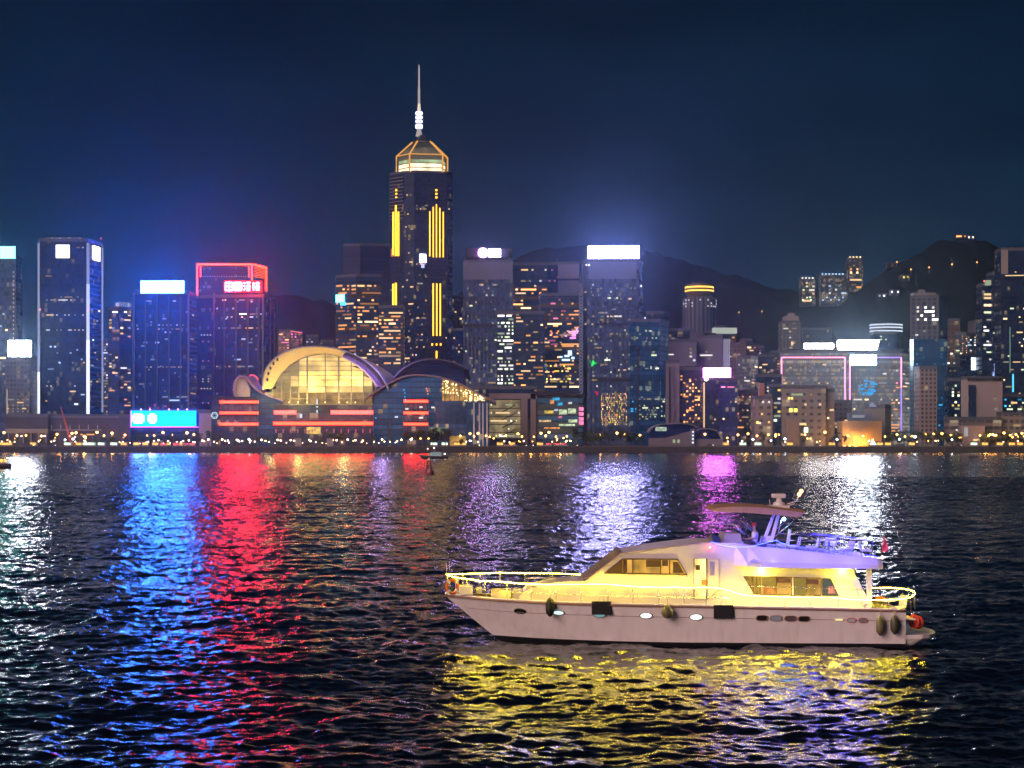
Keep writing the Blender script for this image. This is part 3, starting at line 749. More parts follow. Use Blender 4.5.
# ---- the great tower
def great_tower():
    f_gt = facade('great_tower', (.035,.04,.065), (.14,.14,.18), 3.9, 2.4, .32, .12, .25, (.4,.45,.9), .03, .05, (1,.8,.5), .22)
    f_gtd = facade('great_tower_dark', (.04,.03,.045), (.12,.1,.13), 3.9, 2.4, .32, .12, .3, (.5,.35,.7), .025, .03, (1,.8,.5), .2)
    t = T('skyscraper', 'tallest tower with gold neon columns, glowing glass crown and needle spire', 'skyscraper',
          [(389.5,1516),(404.4,1504),(414,1500),(447.5,1506),(452.5,1516)], 171.5, f_gt, depth=40, parapet=1.0)
    B = t.base
    # darker recess panels that carry the neon
    t.box('recess', 0, 397, 250, 9, 125, f_gtd, .3, .1); t.box('recess', 2, 436.5, 290, 18, 210, f_gtd, .3, .1)
    def col(f, x, y0, y1, w=1.0): t.box('neon_column', f, x, (y0+y1)/2, w, y1-y0, e_gold, .5, .85)
    for x, y0, y1 in ((394.3,212,255),(396.8,205.5,256),(399.3,212,256)): col(0, x, y0, y1, 1.3)
    for x, y0, y1 in ((429.6,211.5,256.5),(433,207,257.5),(436.2,204.5,257.5),(439.6,208,257.5),(443,212,257.5)): col(2, x, y0, y1)
    for x in (433,436.5,440): col(2, x, 283.5, 336, 1.2)
    for x, y0, y1 in ((392.8,284,305),(395.4,283,305)): col(0, x+1.4, y0, y1, 1.5)
    col(2, 436.3, 351, 360, 1.3)
    for x in (432,436.3,440.4): t.box('neon_column', 2, x, 344.5, 1.4, 2, e_gold, .5, .85)
    for y in (190.3,194,197.6): t.box('neon_dot', 2, 436.2, y, 2.0, 1.6, e_gold, .5, .6); t.box('neon_dot', 0, 397, y, 1.6, 1.6, e_gold, .5, .6)
    t.box('orange_panel', 0, 394.6, 252.5, 5, 8, emit('orange_panel', (1,.22,.08), .9, False), .5, .7)
    for y, f, xa, xb, p in ((205.5,2,416,446,.8),(209,2,416,450,.6),(206,0,391,404,.6),(227,1,405,413,.9),(214,1,405,413,.5),(262,1,405,413,.8),(264,2,416,428,.8),(264,2,441,447,.8),(275,2,415,430,.5),(314,1,405,413,.6),(318,2,416,428,.4),(340,2,416,446,.5),(337,1,405,413,.7),(347,2,416,430,.6)):
        t.lit(f, xa, xb, y-1, y+.9, 1.8, 2, p, 'w', 1.2, rowvar=0, hf=.6, lev=(4,4,0))
    t.lit(2, 415, 447, 258, 362, 2.0, 3.4, .06, 'wko', 1.1, lev=(5,3,0)); t.lit(1, 404.5, 413.5, 190, 362, 1.8, 3.4, .07, 'w', lev=(5,3,0)); t.lit(0, 390, 404, 285, 362, 2.0, 3.4, .08, 'w', lev=(5,3,0))
    for k in range(13):       # upper diagonal ledge bands on the left corner
        t.box('ledge', 0, 397, 178+k*3.4, 13.5, .7, plain('ledge', (.25,.23,.25), .6), .9, .4)
    t.box('white_sign', 2, 422.6, 258.5, 6.4, 8.6, emit('pale_pink_sign', (.9,.8,1), 7), .6, .8, lab='small pale sign halfway up')
    t.box('white_sign', 2, 422.6, 266, 3, 4, emit('pale_pink_sign2', (.5,.5,.9), 1.5), .6, .8)
    # crown: inset glass drum with sloping gold-edged hips, then dark pyramid
    D = 1508; cx = PX(421.5,D)-B.x; cyy = D+16-B.y
    zb = PZ(172.5,D)-B.z
    def X(p): return PX(p,D+16)-B.x
    def Z(p): return PZ(p,D)-B.z
    def ring(wp, dy, py): 
        w = wp*(D)/F
        return [(cx-w*.5, cyy-dy*.25, Z(py)), (cx-w*.22, cyy-dy*.62, Z(py)), (cx+w*.42, cyy-dy*.5, Z(py)), (cx+w*.5, cyy-dy*.1, Z(py)), (cx+w*.2, cyy+dy*.6, Z(py)), (cx-w*.4, cyy+dy*.5, Z(py))]
    levels = [(50,40,172.6),(50,40,168),(50,40,163.5),(50,40,159.5),(50,40,155.5)]
    mats = [emit('crown_cream', (1,.8,.5), 1.7, spread=.12), emit('crown_green', (.5,.65,.35), .8, spread=.1), emit('crown_dim', (.5,.42,.3), .22)]
    for (a, b, m, nm) in ((0,1,0,'crown_gallery'),(1,2,0,'crown_gallery'),(2,3,1,'crown_gallery'),(3,4,2,'crown_gallery')):
        w0 = levels[a]; w1 = levels[b]; mb = MB()
        mb.grid([ring(w0[0]*.93, w0[1]*.93, w0[2]), ring(w1[0]*.93, w1[1]*.93, w1[2]+.8)], 0, False, True); mb.build(nm, mats[m], t.o)
        mb = MB(); mb.grid([ring(w1[0]*.96, w1[1]*.96, w1[2]+.9), ring(w1[0]*.96, w1[1]*.96, w1[2]+.1)], 0, False, True)
        mb.quad(ring(w1[0]*.96, w1[1]*.96, w1[2]+.1)); mb.build('crown_ledge', plain('crown_rib', (.25,.2,.15), .5), t.o)
    mb = MB(); r0 = ring(46,37,155.5); r1 = ring(30,25,147); r2 = ring(19,16,140.5); r3 = ring(6,5,132); 
    mb.grid([r0, r1], 0, False, True); mb.grid([r1, r2], 1, False, True); mb.grid([r2, r3], 2, False, True)
    mb.build('crown_roof', [emit('crown_upper', (.7,.58,.4), .16, spread=.1), emit('crown_top', (.35,.35,.3), .09), plain('crown_dark', (.04,.045,.07), .3)], t.o)
    rr0 = ring(51,41,173); rr1 = ring(51,41,155.5); rr2 = ring(20,17,140)
    ge = emit('crown_edge', (1,.45,.08), .9)
    for i in range(6):
        mb = MB(); mb.tube([rr0[i], rr1[i], rr2[i]], .75, 6); mb.build('crown_rib', ge, t.o)
        mb = MB(); mb.tube([rr1[i], rr1[(i+1) % 6]], .45, 5); mb.build('crown_ring', ge if i < 4 else plain('crown_rib', (.25,.2,.15), .5), t.o)
        mb = MB(); mb.tube([rr2[i], rr2[(i+1) % 6]], .4, 5); mb.build('crown_ring', plain('crown_rib', (.25,.2,.15), .5), t.o)
    # light clock on the mast and the spire
    ax = PX(419,D+16)-B.x
    e1 = emit('mast_light', (.6,.6,1), 3.0)
    for k, (ya, yb) in enumerate(((108.2,111.4),(112.6,115.4),(116.8,119.4),(121,125.4))):
        mb = MB(); mb.lathe([(2.6,Z(yb)),(3.1,Z(yb)+.4),(3.1,Z(ya)-.4),(2.6,Z(ya))], 12, (ax,cyy,0)); mb.build('mast_lantern', e1, t.o)
    mb = MB(); mb.lathe([(3.0,Z(133)),(1.7,Z(127)),(1.4,Z(107)),(1.0,Z(104)),(.95,Z(85)),(.75,Z(84)),(.65,Z(64)),(.2,Z(60.5))], 10, (ax,cyy,0)); mb.build('spire', emit('spire_lit', (1,.85,.85), .45, False), t.o)  # spire's pale light is put in as a weak glow of its surface
    mb = MB(); mb.lathe([(1.5,Z(107.5)),(1.3,Z(104)),(1.0,Z(100))], 10, (ax+.05,cyy,0)); mb.build('spire_collar', emit('collar', (1,.8,.6), 1.0), t.o)
    t.done()
great_tower()
t = T(OFF, 'narrow dark tower tucked behind the right flank of the tallest tower', 'tower', [(447,1560),(463,1562)], 297, facade('maroon', (.04,.03,.04), (.12,.09,.11), 3.6,3,.4,.3,.4,(.5,.3,.6),.025,.06,(1,.8,.5),.3)); t.lit(0,449,462,300,362,2.4,3.4,.05,'wk'); t.done()

# ---- middle group
t = T(OFF, 'pale ribbed tower with a pink disc and white block on its roof sign board', 'tower', [(463.3,1402),(513,1400)], 262, f_silv)
t.box('dark_floor', 0, 488, 325.5, 49, 3.4, darkm, .6, .3); 
for i in range(13): t.box('rib', 0, 465+i*4.0, 325, .6, 92, plain('rib_dark', (.05,.055,.08), .4), .7, .35)
t.box('pale_fascia', 0, 488, 271, 49.5, 17.5, plain('lilac_clad', (.12,.135,.19), .5, scale=.1), .5, .45)  # upper band in paler lilac cladding
roofbox(t, 465.5, 512.5, 248, 257.5, 1404, 3, darkm, 'sign_board'); roofbox(t, 466, 508, 257, 262, 1408, 16, darkm)
mb = MB(); mb.lathe([(3.7,-.5),(3.7,0)], 24, axis='y'); o = mb.build('disc_sign', emit('pink_disc', (.8,.3,1), 50), t.o); o.location = (PX(483,1402.8)-t.base.x, 1402.8-t.base.y, PZ(252.8,1402.8)-t.base.z)
mb = MB(); mb.box(PX(489,1403)-t.base.x, PX(500.5,1403)-t.base.x, 1402.3-t.base.y, 1403.3-t.base.y, PZ(257,1403)-t.base.z, PZ(249,1403)-t.base.z); mb.build('block_sign', emit('white_block', (.55,.5,1), 50), t.o)
for y, xa, xb, p in ((267,478,484,.7),(302,482,492,.7),(325.4,466,498,.1),(340,484,512,.6),(372,466,480,.5),(301,490,494,.6)): t.lit(0, xa, xb, y-1, y+.9, 1.8, 2, p, 'gw', 1.3, rowvar=0, hf=.5)
t.lit(0, 465, 498, 283, 385, 2.0, 3.5, .05, 'gwk', lev=(5,3,0)); t.done()
t = T(OFF, 'broad grey banded block with scattered orange offices, tallest of the middle group', 'tower', [(496.5,1432),(547.5,1430)], 264.5, f_band)
t.lit(0, 497, 547, 284, 330, 2.6, 3.7, .26, 'oow', 1.9, .85, lev=(2,5,3)); t.lit(0, 497, 547, 268, 284, 2.6, 3.7, .06, 'kw', lev=(1,2,1)); t.lit(0, 497, 547, 330, 395, 2.6, 3.7, .16, 'oow', 1.7, .85); 
for x in (500, 528, 540): roofbox(t, x, x+6, 262, 265, 1436, 9, f_low)
t.done()
t = T(OFF, 'dark recessed block with a pale upper screen behind the orange banded offices', 'tower', [(547.5,1446),(579.5,1444)], 264, f_dark)
t.box('louvre_screen', 0, 568.5, 271.5, 21, 14, plain('louvre', (.16,.15,.19), .6, scale=.2), .6, .3); t.box('louvre_screen', 0, 568.5, 287, 21, 13, plain('louvre2', (.1,.1,.13), .6, scale=.2), .6, .3)
t.lit(0, 548, 559, 268, 300, 2.6, 3.7, .2, 'p', lev=(3,1,0)); mast(t, 557, 258, 264, 1448); t.done()
t = T(OFF, 'wide banded block dense with salmon windows and a white lattice right edge', 'tower', [(540,1412),(582.5,1408)], 295, f_band)
t.lit(0, 548, 579, 298, 345, 2.5, 3.7, .34, 'oop', 2.3, .85, lev=(3,5,2)); t.lit(0, 540, 579, 322, 392, 2.5, 3.7, .24, 'oow', 2.0, .85)
for i in range(34):
    y = 268+i*4.0
mb = MB()
for i in range(40):
    y = 283+i*3.4; a = t.faces[0]
    mb.tube([a.at(579,y)+a.n*.8-t.base, a.at(583.2,y+3.4)+a.n*.8-t.base], .22, 4); mb.tube([a.at(583.2,y)+a.n*.8-t.base, a.at(579,y+3.4)+a.n*.8-t.base], .22, 4)
mb.build('lattice', emit('lattice_white', (.55,.5,.75), .35, False), t.o)
for (x, y, w, h, k) in ((570,332,3,1.6,'p'),(574,334,4,5,'p'),(573,338,6,1.6,'p'),(566,336,2,1.4,'p'),(577,331,2,5,'p')): t.box('pink_reflection', 0, x, y, w, h, emit('pink_reflection', (1,.3,.75), 1.8, False), .4, .35)  # pink reflection in the glass, put in as glowing boxes
for (x, y, w, h) in ((567,356,5,2),(570,353,4,5),(566,360,8,2),(561,357,3,1.6),(573,358,3,2.4)): t.box('blue_reflection', 0, x, y, w, h, emit('blue_reflection', (.55,.8,1), 1.9, False), .4, .35)  # blue-white reflection in the glass, also glowing boxes
t.lit(0, 546, 571, 362, 382, 1.9, 2.6, .7, 'yw', 1.3, .7, hf=.6, lev=(3,4,2)); t.lit(0, 541, 547, 362, 390, 1.9, 2.6, .6, 'c', 1.3, .8, hf=.6, lev=(5,2,0))
t.done()
t = T(OFF, 'office block with a bright greenish-white left column of windows in the middle group', 'tower', [(496.5,1392),(544.5,1390)], 313, facade('band_green', (.03,.035,.045), (.24,.24,.25), 3.6,50,.45,0,.3,(.5,.55,.7),.035,.2,(1,.6,.3),.06))
t.lit(0, 497.5, 513.5, 314, 390, 1.7, 3.55, .8, 'ggk', 2.0, .8, hf=.5, lev=(2,4,2)); t.lit(0, 513.5, 543, 316, 390, 2.4, 3.55, .28, 'oow', 2.0, .85); t.lit(0,498,522,313,317,3,3.4,.95,'kw',3,.9,rowvar=0)
t.done()
t = T(OFF, 'thin black unlit slab standing just left of the white-signed tower', 'tower', [(582.6,1424),(589,1424)], 262, plain('black_slab', (.03,.035,.05), .4)); 
for y in (292,309.5,324): t.win(0, 585.5, y, 1.6, 1.2, 'w', 1)
dot(t, 586.5, 265, 1422, .7, e_beadw); t.done()
t = T(OFF, 'silver ribbed tower carrying the widest blinding white rooftop sign', 'tower', [(587,1402),(639,1400),(643,1418)], 262, f_silv)
t.sign(0, 588.2, 639, 246, 258.4, e_white, lab='blinding white sign board'); roofbox(t, 590, 637, 257, 262, 1408, 16, darkm)
t.box('pale_fascia', 0, 612.5, 270.5, 48, 16.5, plain('lilac_clad', (.12,.135,.19), .5, scale=.1), .5, .45)
for i in range(11): t.box('rib', 0, 590.5+i*4.6, 358, .6, 154, plain('rib_dark', (.05,.055,.08), .4), .7, .35)
for y in (324.3, 380): t.box('dark_floor', 0, 618, y, 42, 3, darkm, .6, .5); t.lit(0, 589.5, 611, y-1.2, y+1.1, 2.0, 2.3, .9, 'w', 3, .8, rowvar=0, hf=.6, lev=(1,3,3))
for y, xa, xb, p in ((316.5,592,617,.5),(306,592,606,.3),(298,604,618,.4),(344,594,600,.6),(360,604,612,.5),(364.5,601,622,.45),(273.4,628,630,1),(370,618,628,.4)): t.lit(0, xa, xb, y-1, y+.9, 1.7, 2, p, 'gw', 1.2, rowvar=0, hf=.5)
t.lit(0, 590, 636, 283, 388, 2.0, 3.5, .06, 'gwk', lev=(6,2,0))
t.lit(0, 601, 627, 393, 426, 1.15, 1.9, .62, 'ywo', 1.0, .8, hf=.7, lev=(3,4,1), rowvar=.4)
for i in range(16): a = rng.random()*6.28; r = rng.random()*4.2; t.box('green_reflection', 0, 593.5+r*math.cos(a), 363.5+r*math.sin(a)*.9, 1.3, 1.2, emit('green_reflection', (.02,1,.12), 1.2, False), .4, .4)  # green reflection on the glass made of small glowing boxes
for i in range(6): t.box('red_reflection', 0, 597+rng.uniform(-2.6,2.6), 393.5+rng.uniform(-1.8,1.8), 1.6, 1.4, emit('red_reflection', (1,.02,.15), .7, False), .4, .4)  # red reflection on the glass, made the same way
for x in (589, 641): dot(t, x, 265 if x < 600 else 286, 1399, .7, e_beadw)
t.done()
t = T(OFF, 'teal glass tower standing right of and in front of the silver ribbed tower', 'tower', [(630,1300),(660,1300),(668.5,1322)], 321, f_teal)
t.box('dark_slot', 0, 637.5, 385, 2.2, 78, darkm, .5, .3)
for y, xa, xb, p in ((331,647,662,.6),(338,631,640,.6),(338,646,660,.7),(368.4,645,660,.8),(367,648,654,.5)): t.lit(0, xa, min(xb,659), y-1, y+.9, 1.8, 2, p, 'gk', 1.5, rowvar=0, hf=.5, lev=(2,4,1))
t.lit(0, 631, 659, 322, 400, 2.0, 3.5, .03, 'g', lev=(5,2,0)); t.lit(0, 639, 659, 398, 420, 1.5, 2.2, .3, 'gw', hf=.6, lev=(5,3,0)); t.lit(0, 630.5, 636.5, 398, 412, 1.5, 2.4, .4, 'c', hf=.6, lev=(3,3,0)); t.lit(1, 661, 668, 398, 418, 1.5, 2.4, .25, 'g', hf=.6, lev=(4,2,0))
for x, y in ((634,316.5),(662,314)): pass
roofbox(t, 640, 656, 318, 321, 1304, 10, f_low); dot(t, 645, 318, 1303, .5, e_beadw); t.done()
t = T(OFF, 'small plain grey tower peeping over the teal glass tower', 'tower', [(646,1620),(664,1618),(669,1630)], 313, f_dark); t.lit(0,647,663,316,330,2.5,3.2,.1,'w'); t.done()
# ---- right of centre
t = T('round_tower', 'cylindrical ribbed tower with a gold-ringed round crown in front of the ridge', 'tower', [(682.5,1900),(716,1900)], 330, plain('plinth_dark', (.1,.1,.12), .7), depth=34)
cxm = PX(699.3,1916)-t.base.x; cym = 1916-t.base.y; zf = lambda py: PZ(py,1900)-t.base.z; R_ = 16.8*1900/F
mb = MB(); mb.lathe([(R_,zf(332)),(R_,zf(299)),(R_*.96,zf(297)),(R_*.85,zf(296.4)),(0,zf(296.4))], 48, (cxm,cym,0), 0, smooth=False)
mb.build('shaft', facade('round_ribs', (.03,.035,.05), (.34,.31,.33), 90.0, 4.6, 0.0, .48, .5, (.6,.6,1), .02, 0, (1,1,1), 0), t.o)
mb = MB(); mb.lathe([(R_*.72,zf(297)),(R_*.72,zf(292.8)),(R_*.82,zf(292)),(R_*.84,zf(284.5)),(R_*.7,zf(283)),(R_*.3,zf(281.6)),(0,zf(281.4))], 40, (cxm,cym,0)); mb.build('round_crown', plain('crown_brown', (.2,.15,.1), .5), t.o)
for ya, yb in ((289.2,290.6),(285.6,287.2)):
    mb = MB(); mb.lathe([(R_*.845,zf(yb)),(R_*.87,zf(yb)+.1),(R_*.87,zf(ya)-.1),(R_*.845,zf(ya))], 40, (cxm,cym,0)); mb.build('gold_ring', e_golds, t.o)
for k in range(12):
    a = -math.pi*(k+.7)/13; 
    for y in (299.8, 303, 306):
        if rng.random() < .6:
            mb = MB(); mb.ball((0,0,0),.9,6); o = mb.build('lit_window', win_mat('k',1), t.o); o.location = (cxm+R_*1.0*math.cos(a), cym+R_*1.0*math.sin(a), zf(y))
t.done()
t = T(OFF, 'long grey office slab with dark upper storeys below the round gold-ringed tower', 'tower', [(665,1500),(696,1500)], 361, f_grey); t.lit(0,666,677,352.5,356,4,3,.5,'w'); t.done()
t = T(OFF, 'grey mostly blank block with one column of lit windows, below the round tower', 'tower', [(664,1430),(696.5,1430)], 341, plain('mauve_wall', (.15,.15,.2), .8, scale=.08)); t.lit(0,664,674,353,356.5,4.6,3,1,'wk',2,.9,rowvar=0); t.lit(0,689,696,347,362,3,3.8,.8,'kw',rowvar=.3); t.done()
t = T(OFF, 'grey block with a bright fluted right flank behind the magenta sign', 'tower', [(696.5,1440),(722.5,1436),(729.5,1444)], 337, plain('mauve_wall2', (.14,.14,.19), .8, scale=.08))
t.lit(0,697,721,340,360,2.6,3.4,.1,'k'); 
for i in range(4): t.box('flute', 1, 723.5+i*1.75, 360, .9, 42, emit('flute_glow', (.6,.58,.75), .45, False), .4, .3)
roofbox(t, 705, 716, 333, 337, 1442, 14, f_low); roofbox(t, 676, 690, 331, 338, 1460, 14, f_low); t.done()
t = T(OFF, 'block with a lit glass penthouse between the round tower and the far flats', 'tower', [(712,1700),(736,1700)], 334, f_brown); 
t.box('lit_penthouse', 0, 724, 331, 24, 5.5, emit('penthouse', (.75,.85,.7), .55, False), 8, .2); t.lit(0,713,735,336,345,3,3,.3,'o'); t.done()
t = T(OFF, 'pale blank-walled slab with a narrow dark slot, left of the orange-dotted block', 'tower', [(666.5,1298),(679.5,1298)], 362, plain('lilac_slab', (.2,.18,.24), .8, scale=.1)); t.box('dark_slot', 0, 669.5, 395, 1.4, 56, darkm, .5, .3); t.box('dark_slot', 0, 673.5, 395, 2.6, 56, plain('slot_grey', (.14,.13,.18), .6), .5, .3); t.done()
t = T(OFF, 'maroon banded hotel block dotted with small orange windows', 'tower', [(679.5,1302),(703,1300)], 369, facade('maroon_band', (.05,.03,.045), (.24,.19,.25), 3.0, 3.4, .38, .1, .5, (.7,.3,.6), .03, .05, (1,.5,.2), .2))
for (c, r) in ((0,4),(1,4),(2,3),(3,2),(4,3),(4,2),(3,4),(5,2),(6,3),(7,4),(7,2),(2,6),(4,6),(5,7),(3,8),(6,7),(2,9),(1,10),(5,10),(6,11),(3,11),(4,12),(2,12),(1,12),(6,5),(4,1),(3,0)):
    t.win(0, 681.5+c*2.9, 381+r*3.4, 1.6, 1.6, 'o', 1+(c+r) % 2)
t.lit(0,680,703,371,426,2.9,3.4,.08,'o'); roofbox(t, 680, 700, 366, 369, 1305, 12, f_low); t.done()
t = T(OFF, 'slim glass block with a warm lit left edge under the magenta sign', 'tower', [(703,1262),(719,1262)], 379, f_dark)
t.box('edge_light', 0, 704, 405, 1.5, 45, emit('edge_warm', (1,.6,.3), .9, False), .5, .2)
mb = MB(); mb.ball((0,0,0), 1.5, 8); o = mb.build('globe_lamp', emit('globe', (1,.75,.5), 7), t.o); o.location = t.faces[0].at(706,379)+t.faces[0].n*1.8-t.base
for y in (395,417,419.5,423): t.lit(0,706,718,y-1.2,y+1.1,2,2.3,.75,'w',3,.85,rowvar=0,hf=.6)
t.sign(0, 703.2, 730.5, 368, 377.3, e_pink, lab='bright magenta sign board'); roofbox(t, 705, 718, 376, 379, 1266, 6, darkm); t.done()
t = T(OFF, 'violet-tinted glass block directly right of the warm-edged slim block', 'tower', [(719.2,1266),(737.5,1266)], 381, facade('violet_glass', (.05,.045,.08), (.13,.12,.18), 3.4,2.2,.25,.1,.25,(.55,.4,1),.05,.05,(1,.8,.6),.3))
t.lit(0,721,736,385.5,389,1.5,3,.6,'kp',rowvar=0); t.lit(0,720,737,390,425,2.4,3.4,.06,'w'); t.done()
t = T('residential_tower', 'dark brown stepped flats with sparse lights above the magenta sign to its right', 'tower', [(728,1620),(746,1616),(757,1624)], 344, f_brown)
t.lit(0,729,745,346,425,2.6,3,.14,'kwo'); t.lit(1,747,756,346,400,2.4,3,.2,'kwp'); roofbox(t,740,746,340,344,1625,8,f_brown); t.done()
t = T(OFF, 'pale fin-fronted block with a white line along its roof, right of the violet one', 'tower', [(737.5,1330),(751,1330),(758,1350)], 357.5, facade('fin_green', (.04,.05,.05), (.3,.3,.32), 3.2,1.7,.42,.2,.5,(.5,.7,.7),.05,.2,(1,.85,.6),.25))
t.lit(0,738,750,360,426,2,3.2,.1,'gk'); t.lit(1,751.5,757.5,362,426,1.4,3.2,.25,'wk'); t.done()
t = T('residential_tower', 'dark flats with a warm lit stair column behind the beige police block', 'tower', [(758,1500),(775,1500)], 356, f_resi); t.lit(0,764.5,769,371,386,1.5,2.6,.7,'ow'); t.lit(0,759,774,360,420,3,3,.14,'wo'); t.done()
for (xa, xb, yt, D, lab, p) in ((741,752,340,1760,'slender flats rising in the gap above the pale fin-fronted block',.25),(752,764,347,1740,'second slender block of flats left of the dark stair-lit flats',.2),(772,782,352,1700,'narrow dim flats beside the left edge of the pink-outlined hotel',.2),
        (668,682,330,1780,'small flat-topped flats at the left foot of the round tower',.15),(716,726,327,1850,'brown flats close behind the right side of the round tower',.2)):
    t = T('residential_tower', lab, 'tower', [(xa,D),(xb,D)], yt, f_resi); t.lit(0,xa+.5,xb-.5,yt+2,yt+60,2.2,2.8,p,'kwop',lev=(5,3,0)); t.done()
t = T('residential_tower', 'pale twin-shouldered tower in front of the ridge behind the hotel', 'tower', [(782,1900),(801,1900)], 322, facade('pale_flats', (.06,.06,.07), (.36,.33,.33), 3.0,3.6,.45,.4,.5,(.7,.7,.9),.03,.06,(1,.8,.5),.5), depth=25)
roofbox(t,785,799,316,322,1903,18,concrete); roofbox(t,789,795,313,316,1906,10,concrete); t.lit(0,783,800,324,344,3,3,.08,'kw'); t.box('light_strip',0,792,343.5,2,4,win_mat('w',1),.4,.2); t.done()
t = T('residential_tower', 'dim pair of broad flats fading into the haze above the left hotel sign', 'tower', [(803,2000),(832,2000)], 329, f_resi, depth=25); t.done()
t = T('round_tower', 'drum-topped tower ringed by three white lines right of the big hotel sign', 'tower', [(874,1560),(898,1560)], 333, f_navy)
cxm = PX(886,1575)-t.base.x; cym = 1575-t.base.y
mb = MB(); mb.lathe([(11.5,PZ(350,1560)-t.base.z),(11.5,PZ(333,1560)-t.base.z),(12.4,PZ(332.5,1560)-t.base.z),(12.4,PZ(323,1560)-t.base.z),(0,PZ(322.5,1560)-t.base.z)], 36, (cxm,cym,0), sx=1.12); mb.build('drum', plain('drum_blue', (.06,.08,.12), .4), t.o)
for y in (324,327,330.5):
    mb = MB(); z = PZ(y,1560)-t.base.z; mb.lathe([(12.5,z-.45),(12.8,z-.35),(12.8,z+.35),(12.5,z+.45)], 36, (cxm,cym,0), sx=1.12); mb.build('white_ring', emit('white_ring', (.75,.85,1), 1.3, False), t.o)
t.lit(0,875,897,335,348,2.4,3,.2,'g'); t.done()

# hotel with pink outline
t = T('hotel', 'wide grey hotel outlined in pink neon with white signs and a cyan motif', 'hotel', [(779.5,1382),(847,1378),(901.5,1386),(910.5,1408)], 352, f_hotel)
f0, f1 = t.faces[0], t.faces[1]
def pn(face, x0, y0, x1, y1, m=None, r=.5): neon(face, x0, y0, x1, y1, r, m or e_pinkl, t.o, t.base)
pn(f0,781.5,357.5,845,357.5); pn(f0,781.5,357.5,781.5,388); pn(f0,845,357.5,845,412); pn(f1,849.6,357.5,849.6,412); pn(f1,875,357.5,901,357.5,e_viol); pn(f1,901,357.5,901,388); pn(f1,901,388,901,432,e_viol)
t.sign(1, 849.8, 875.4, 355, 365, emit('ice_sign', (.6,.85,1), 40), lab='ice white sign at the top of the right wing', out=1.2)
roofbox(t, 782, 845, 349, 352, 1390, 14, f_low); roofbox(t, 850, 905, 349, 352, 1392, 12, f_low)
D_ = 1386
def freesign(t, pts, m, lab, D, name='rooftop_sign'):
    b = t.base; mb = MB(); q = [(PX(x,D)-b.x, PZ(y,D)-b.z) for x, y in pts]
    xs = [p[0] for p in q]; zs = [p[1] for p in q]
    mb.box(min(xs), max(xs), D+.3-b.y, D+1.4-b.y, min(zs)-.4, max(zs)+.3)
    for i in range(5):
        x = min(xs)+(max(xs)-min(xs))*(i+.5)/5; mb.box(x-.2, x+.2, D+.5-b.y, D+1-b.y, min(zs)-3.5, min(zs))
    o = mb.build(name, plain('sign_box', (0.05,0.05,0.06), 0.6), t.o); o['label'] = lab
    mb = MB(); mb.profile(q, D-b.y-.2, D-b.y+.25); mb.build('sign_panel', m, o)
freesign(t, [(804,348.6),(833,348.6),(834.5,346),(833,343.4),(804,343.4)], e_whitew, 'slim white sign above the left wing', D_)
freesign(t, [(836.5,344),(838.5,349.8),(876.5,349.8),(879.3,340.2),(838.5,340.2)], emit('big_white_sign', (.9,.88,1.0), 60), 'long slanted white sign above the right wing', D_)
for i in range(46):
    a = rng.random()*6.28; r = math.sqrt(rng.random()); x = 866.5+r*11*math.cos(a); y = 388+r*7.5*math.sin(a)
    if abs(x-857.5) < 1.5: continue
    t.box('cyan_motif', 1, x, y, 1.8, 1.1, emit('cyan_motif', (.0,.45,1), 1.1, False), .4, .3)
t.lit(1,891,900,386,432,2.2,3.1,.5,'wo',1.2,.7); t.lit(1,851,891,398,412,2.2,3.1,.16,'wk'); t.lit(1,878,900,366,398,2.2,3.1,.1,'kp'); t.lit(0,783,844,360,388,2.2,3.1,.1,'kw',lev=(6,2,0)); t.lit(2,902.5,909.5,360,430,2.2,3.1,.25,'wk',lev=(5,3,0))
t.done()
# beige blocks in front
beige = facade('beige_block', (.05,.045,.045), (.36,.32,.3), 4.6,5.4,.62,.55,.6,(1,.8,.7),.02,.08,(1,.75,.4),.5)
beigep = plain('beige_plain', (.2,.175,.16), .8, scale=.08)
t = T('office_building', 'beige waterfront block with punched square windows and a dark glazed stair', 'building', [(782,1246),(826,1246)], 387.5, beige, depth=26)
t.box('stair_glazing', 0, 782.5-4.5, 407, 0.1, 0.1, darkm)
t.lit(0,788,816,391.5,400,3.2,6,.9,'yg',3,.75,rowvar=0,hf=.35); t.lit(0,789,822,402,437,3.6,5,.24,'wy',1.3,.6,hf=.42); 
for x in (789,792,795,797): t.win(0, x, 398.3, 2, 2, 'y', 2) if x < 794 else None
t.win(0, 790.8, 410.2, 3.2, 3.6, 'y', 2); t.win(0, 795.6, 410.2, 3.4, 3.6, 'y', 2); t.win(0, 806, 430, 4, 5, 'g', 2); t.win(0, 800, 424, 12, 2.4, 'w', 1)
roofbox(t, 784, 824, 385.2, 387.5, 1250, 14, beigep)
o = roofbox(t, 787, 799.5, 418.5, 446, 1241, 4.9, plain('pale_plinth', (.24,.2,.17), .8), 'entrance_wall'); t.done()
t = T('stair_tower', 'dark glazed stair tower joining the two beige waterfront blocks', 'building', [(772.6,1249),(782,1249)], 386, f_dark, depth=18); t.lit(0,773.5,781,388,437,3.4,4.3,.4,'gyk',1.4,.8,hf=.5); t.done()
t = T('office_building', 'smaller beige block with a chimney-like turret left of the dark stair tower', 'building', [(755,1247),(772.6,1247)], 398, beige, depth=22)
for x, y, k in ((763,402,'k'),(769,402,'k'),(757.5,422.5,'y'),(769,422,'w'),(762,414,'w'),(760,423,'k')): t.win(0, x, y, 2.2, 2.2, k, 2 if k == 'y' else 1)
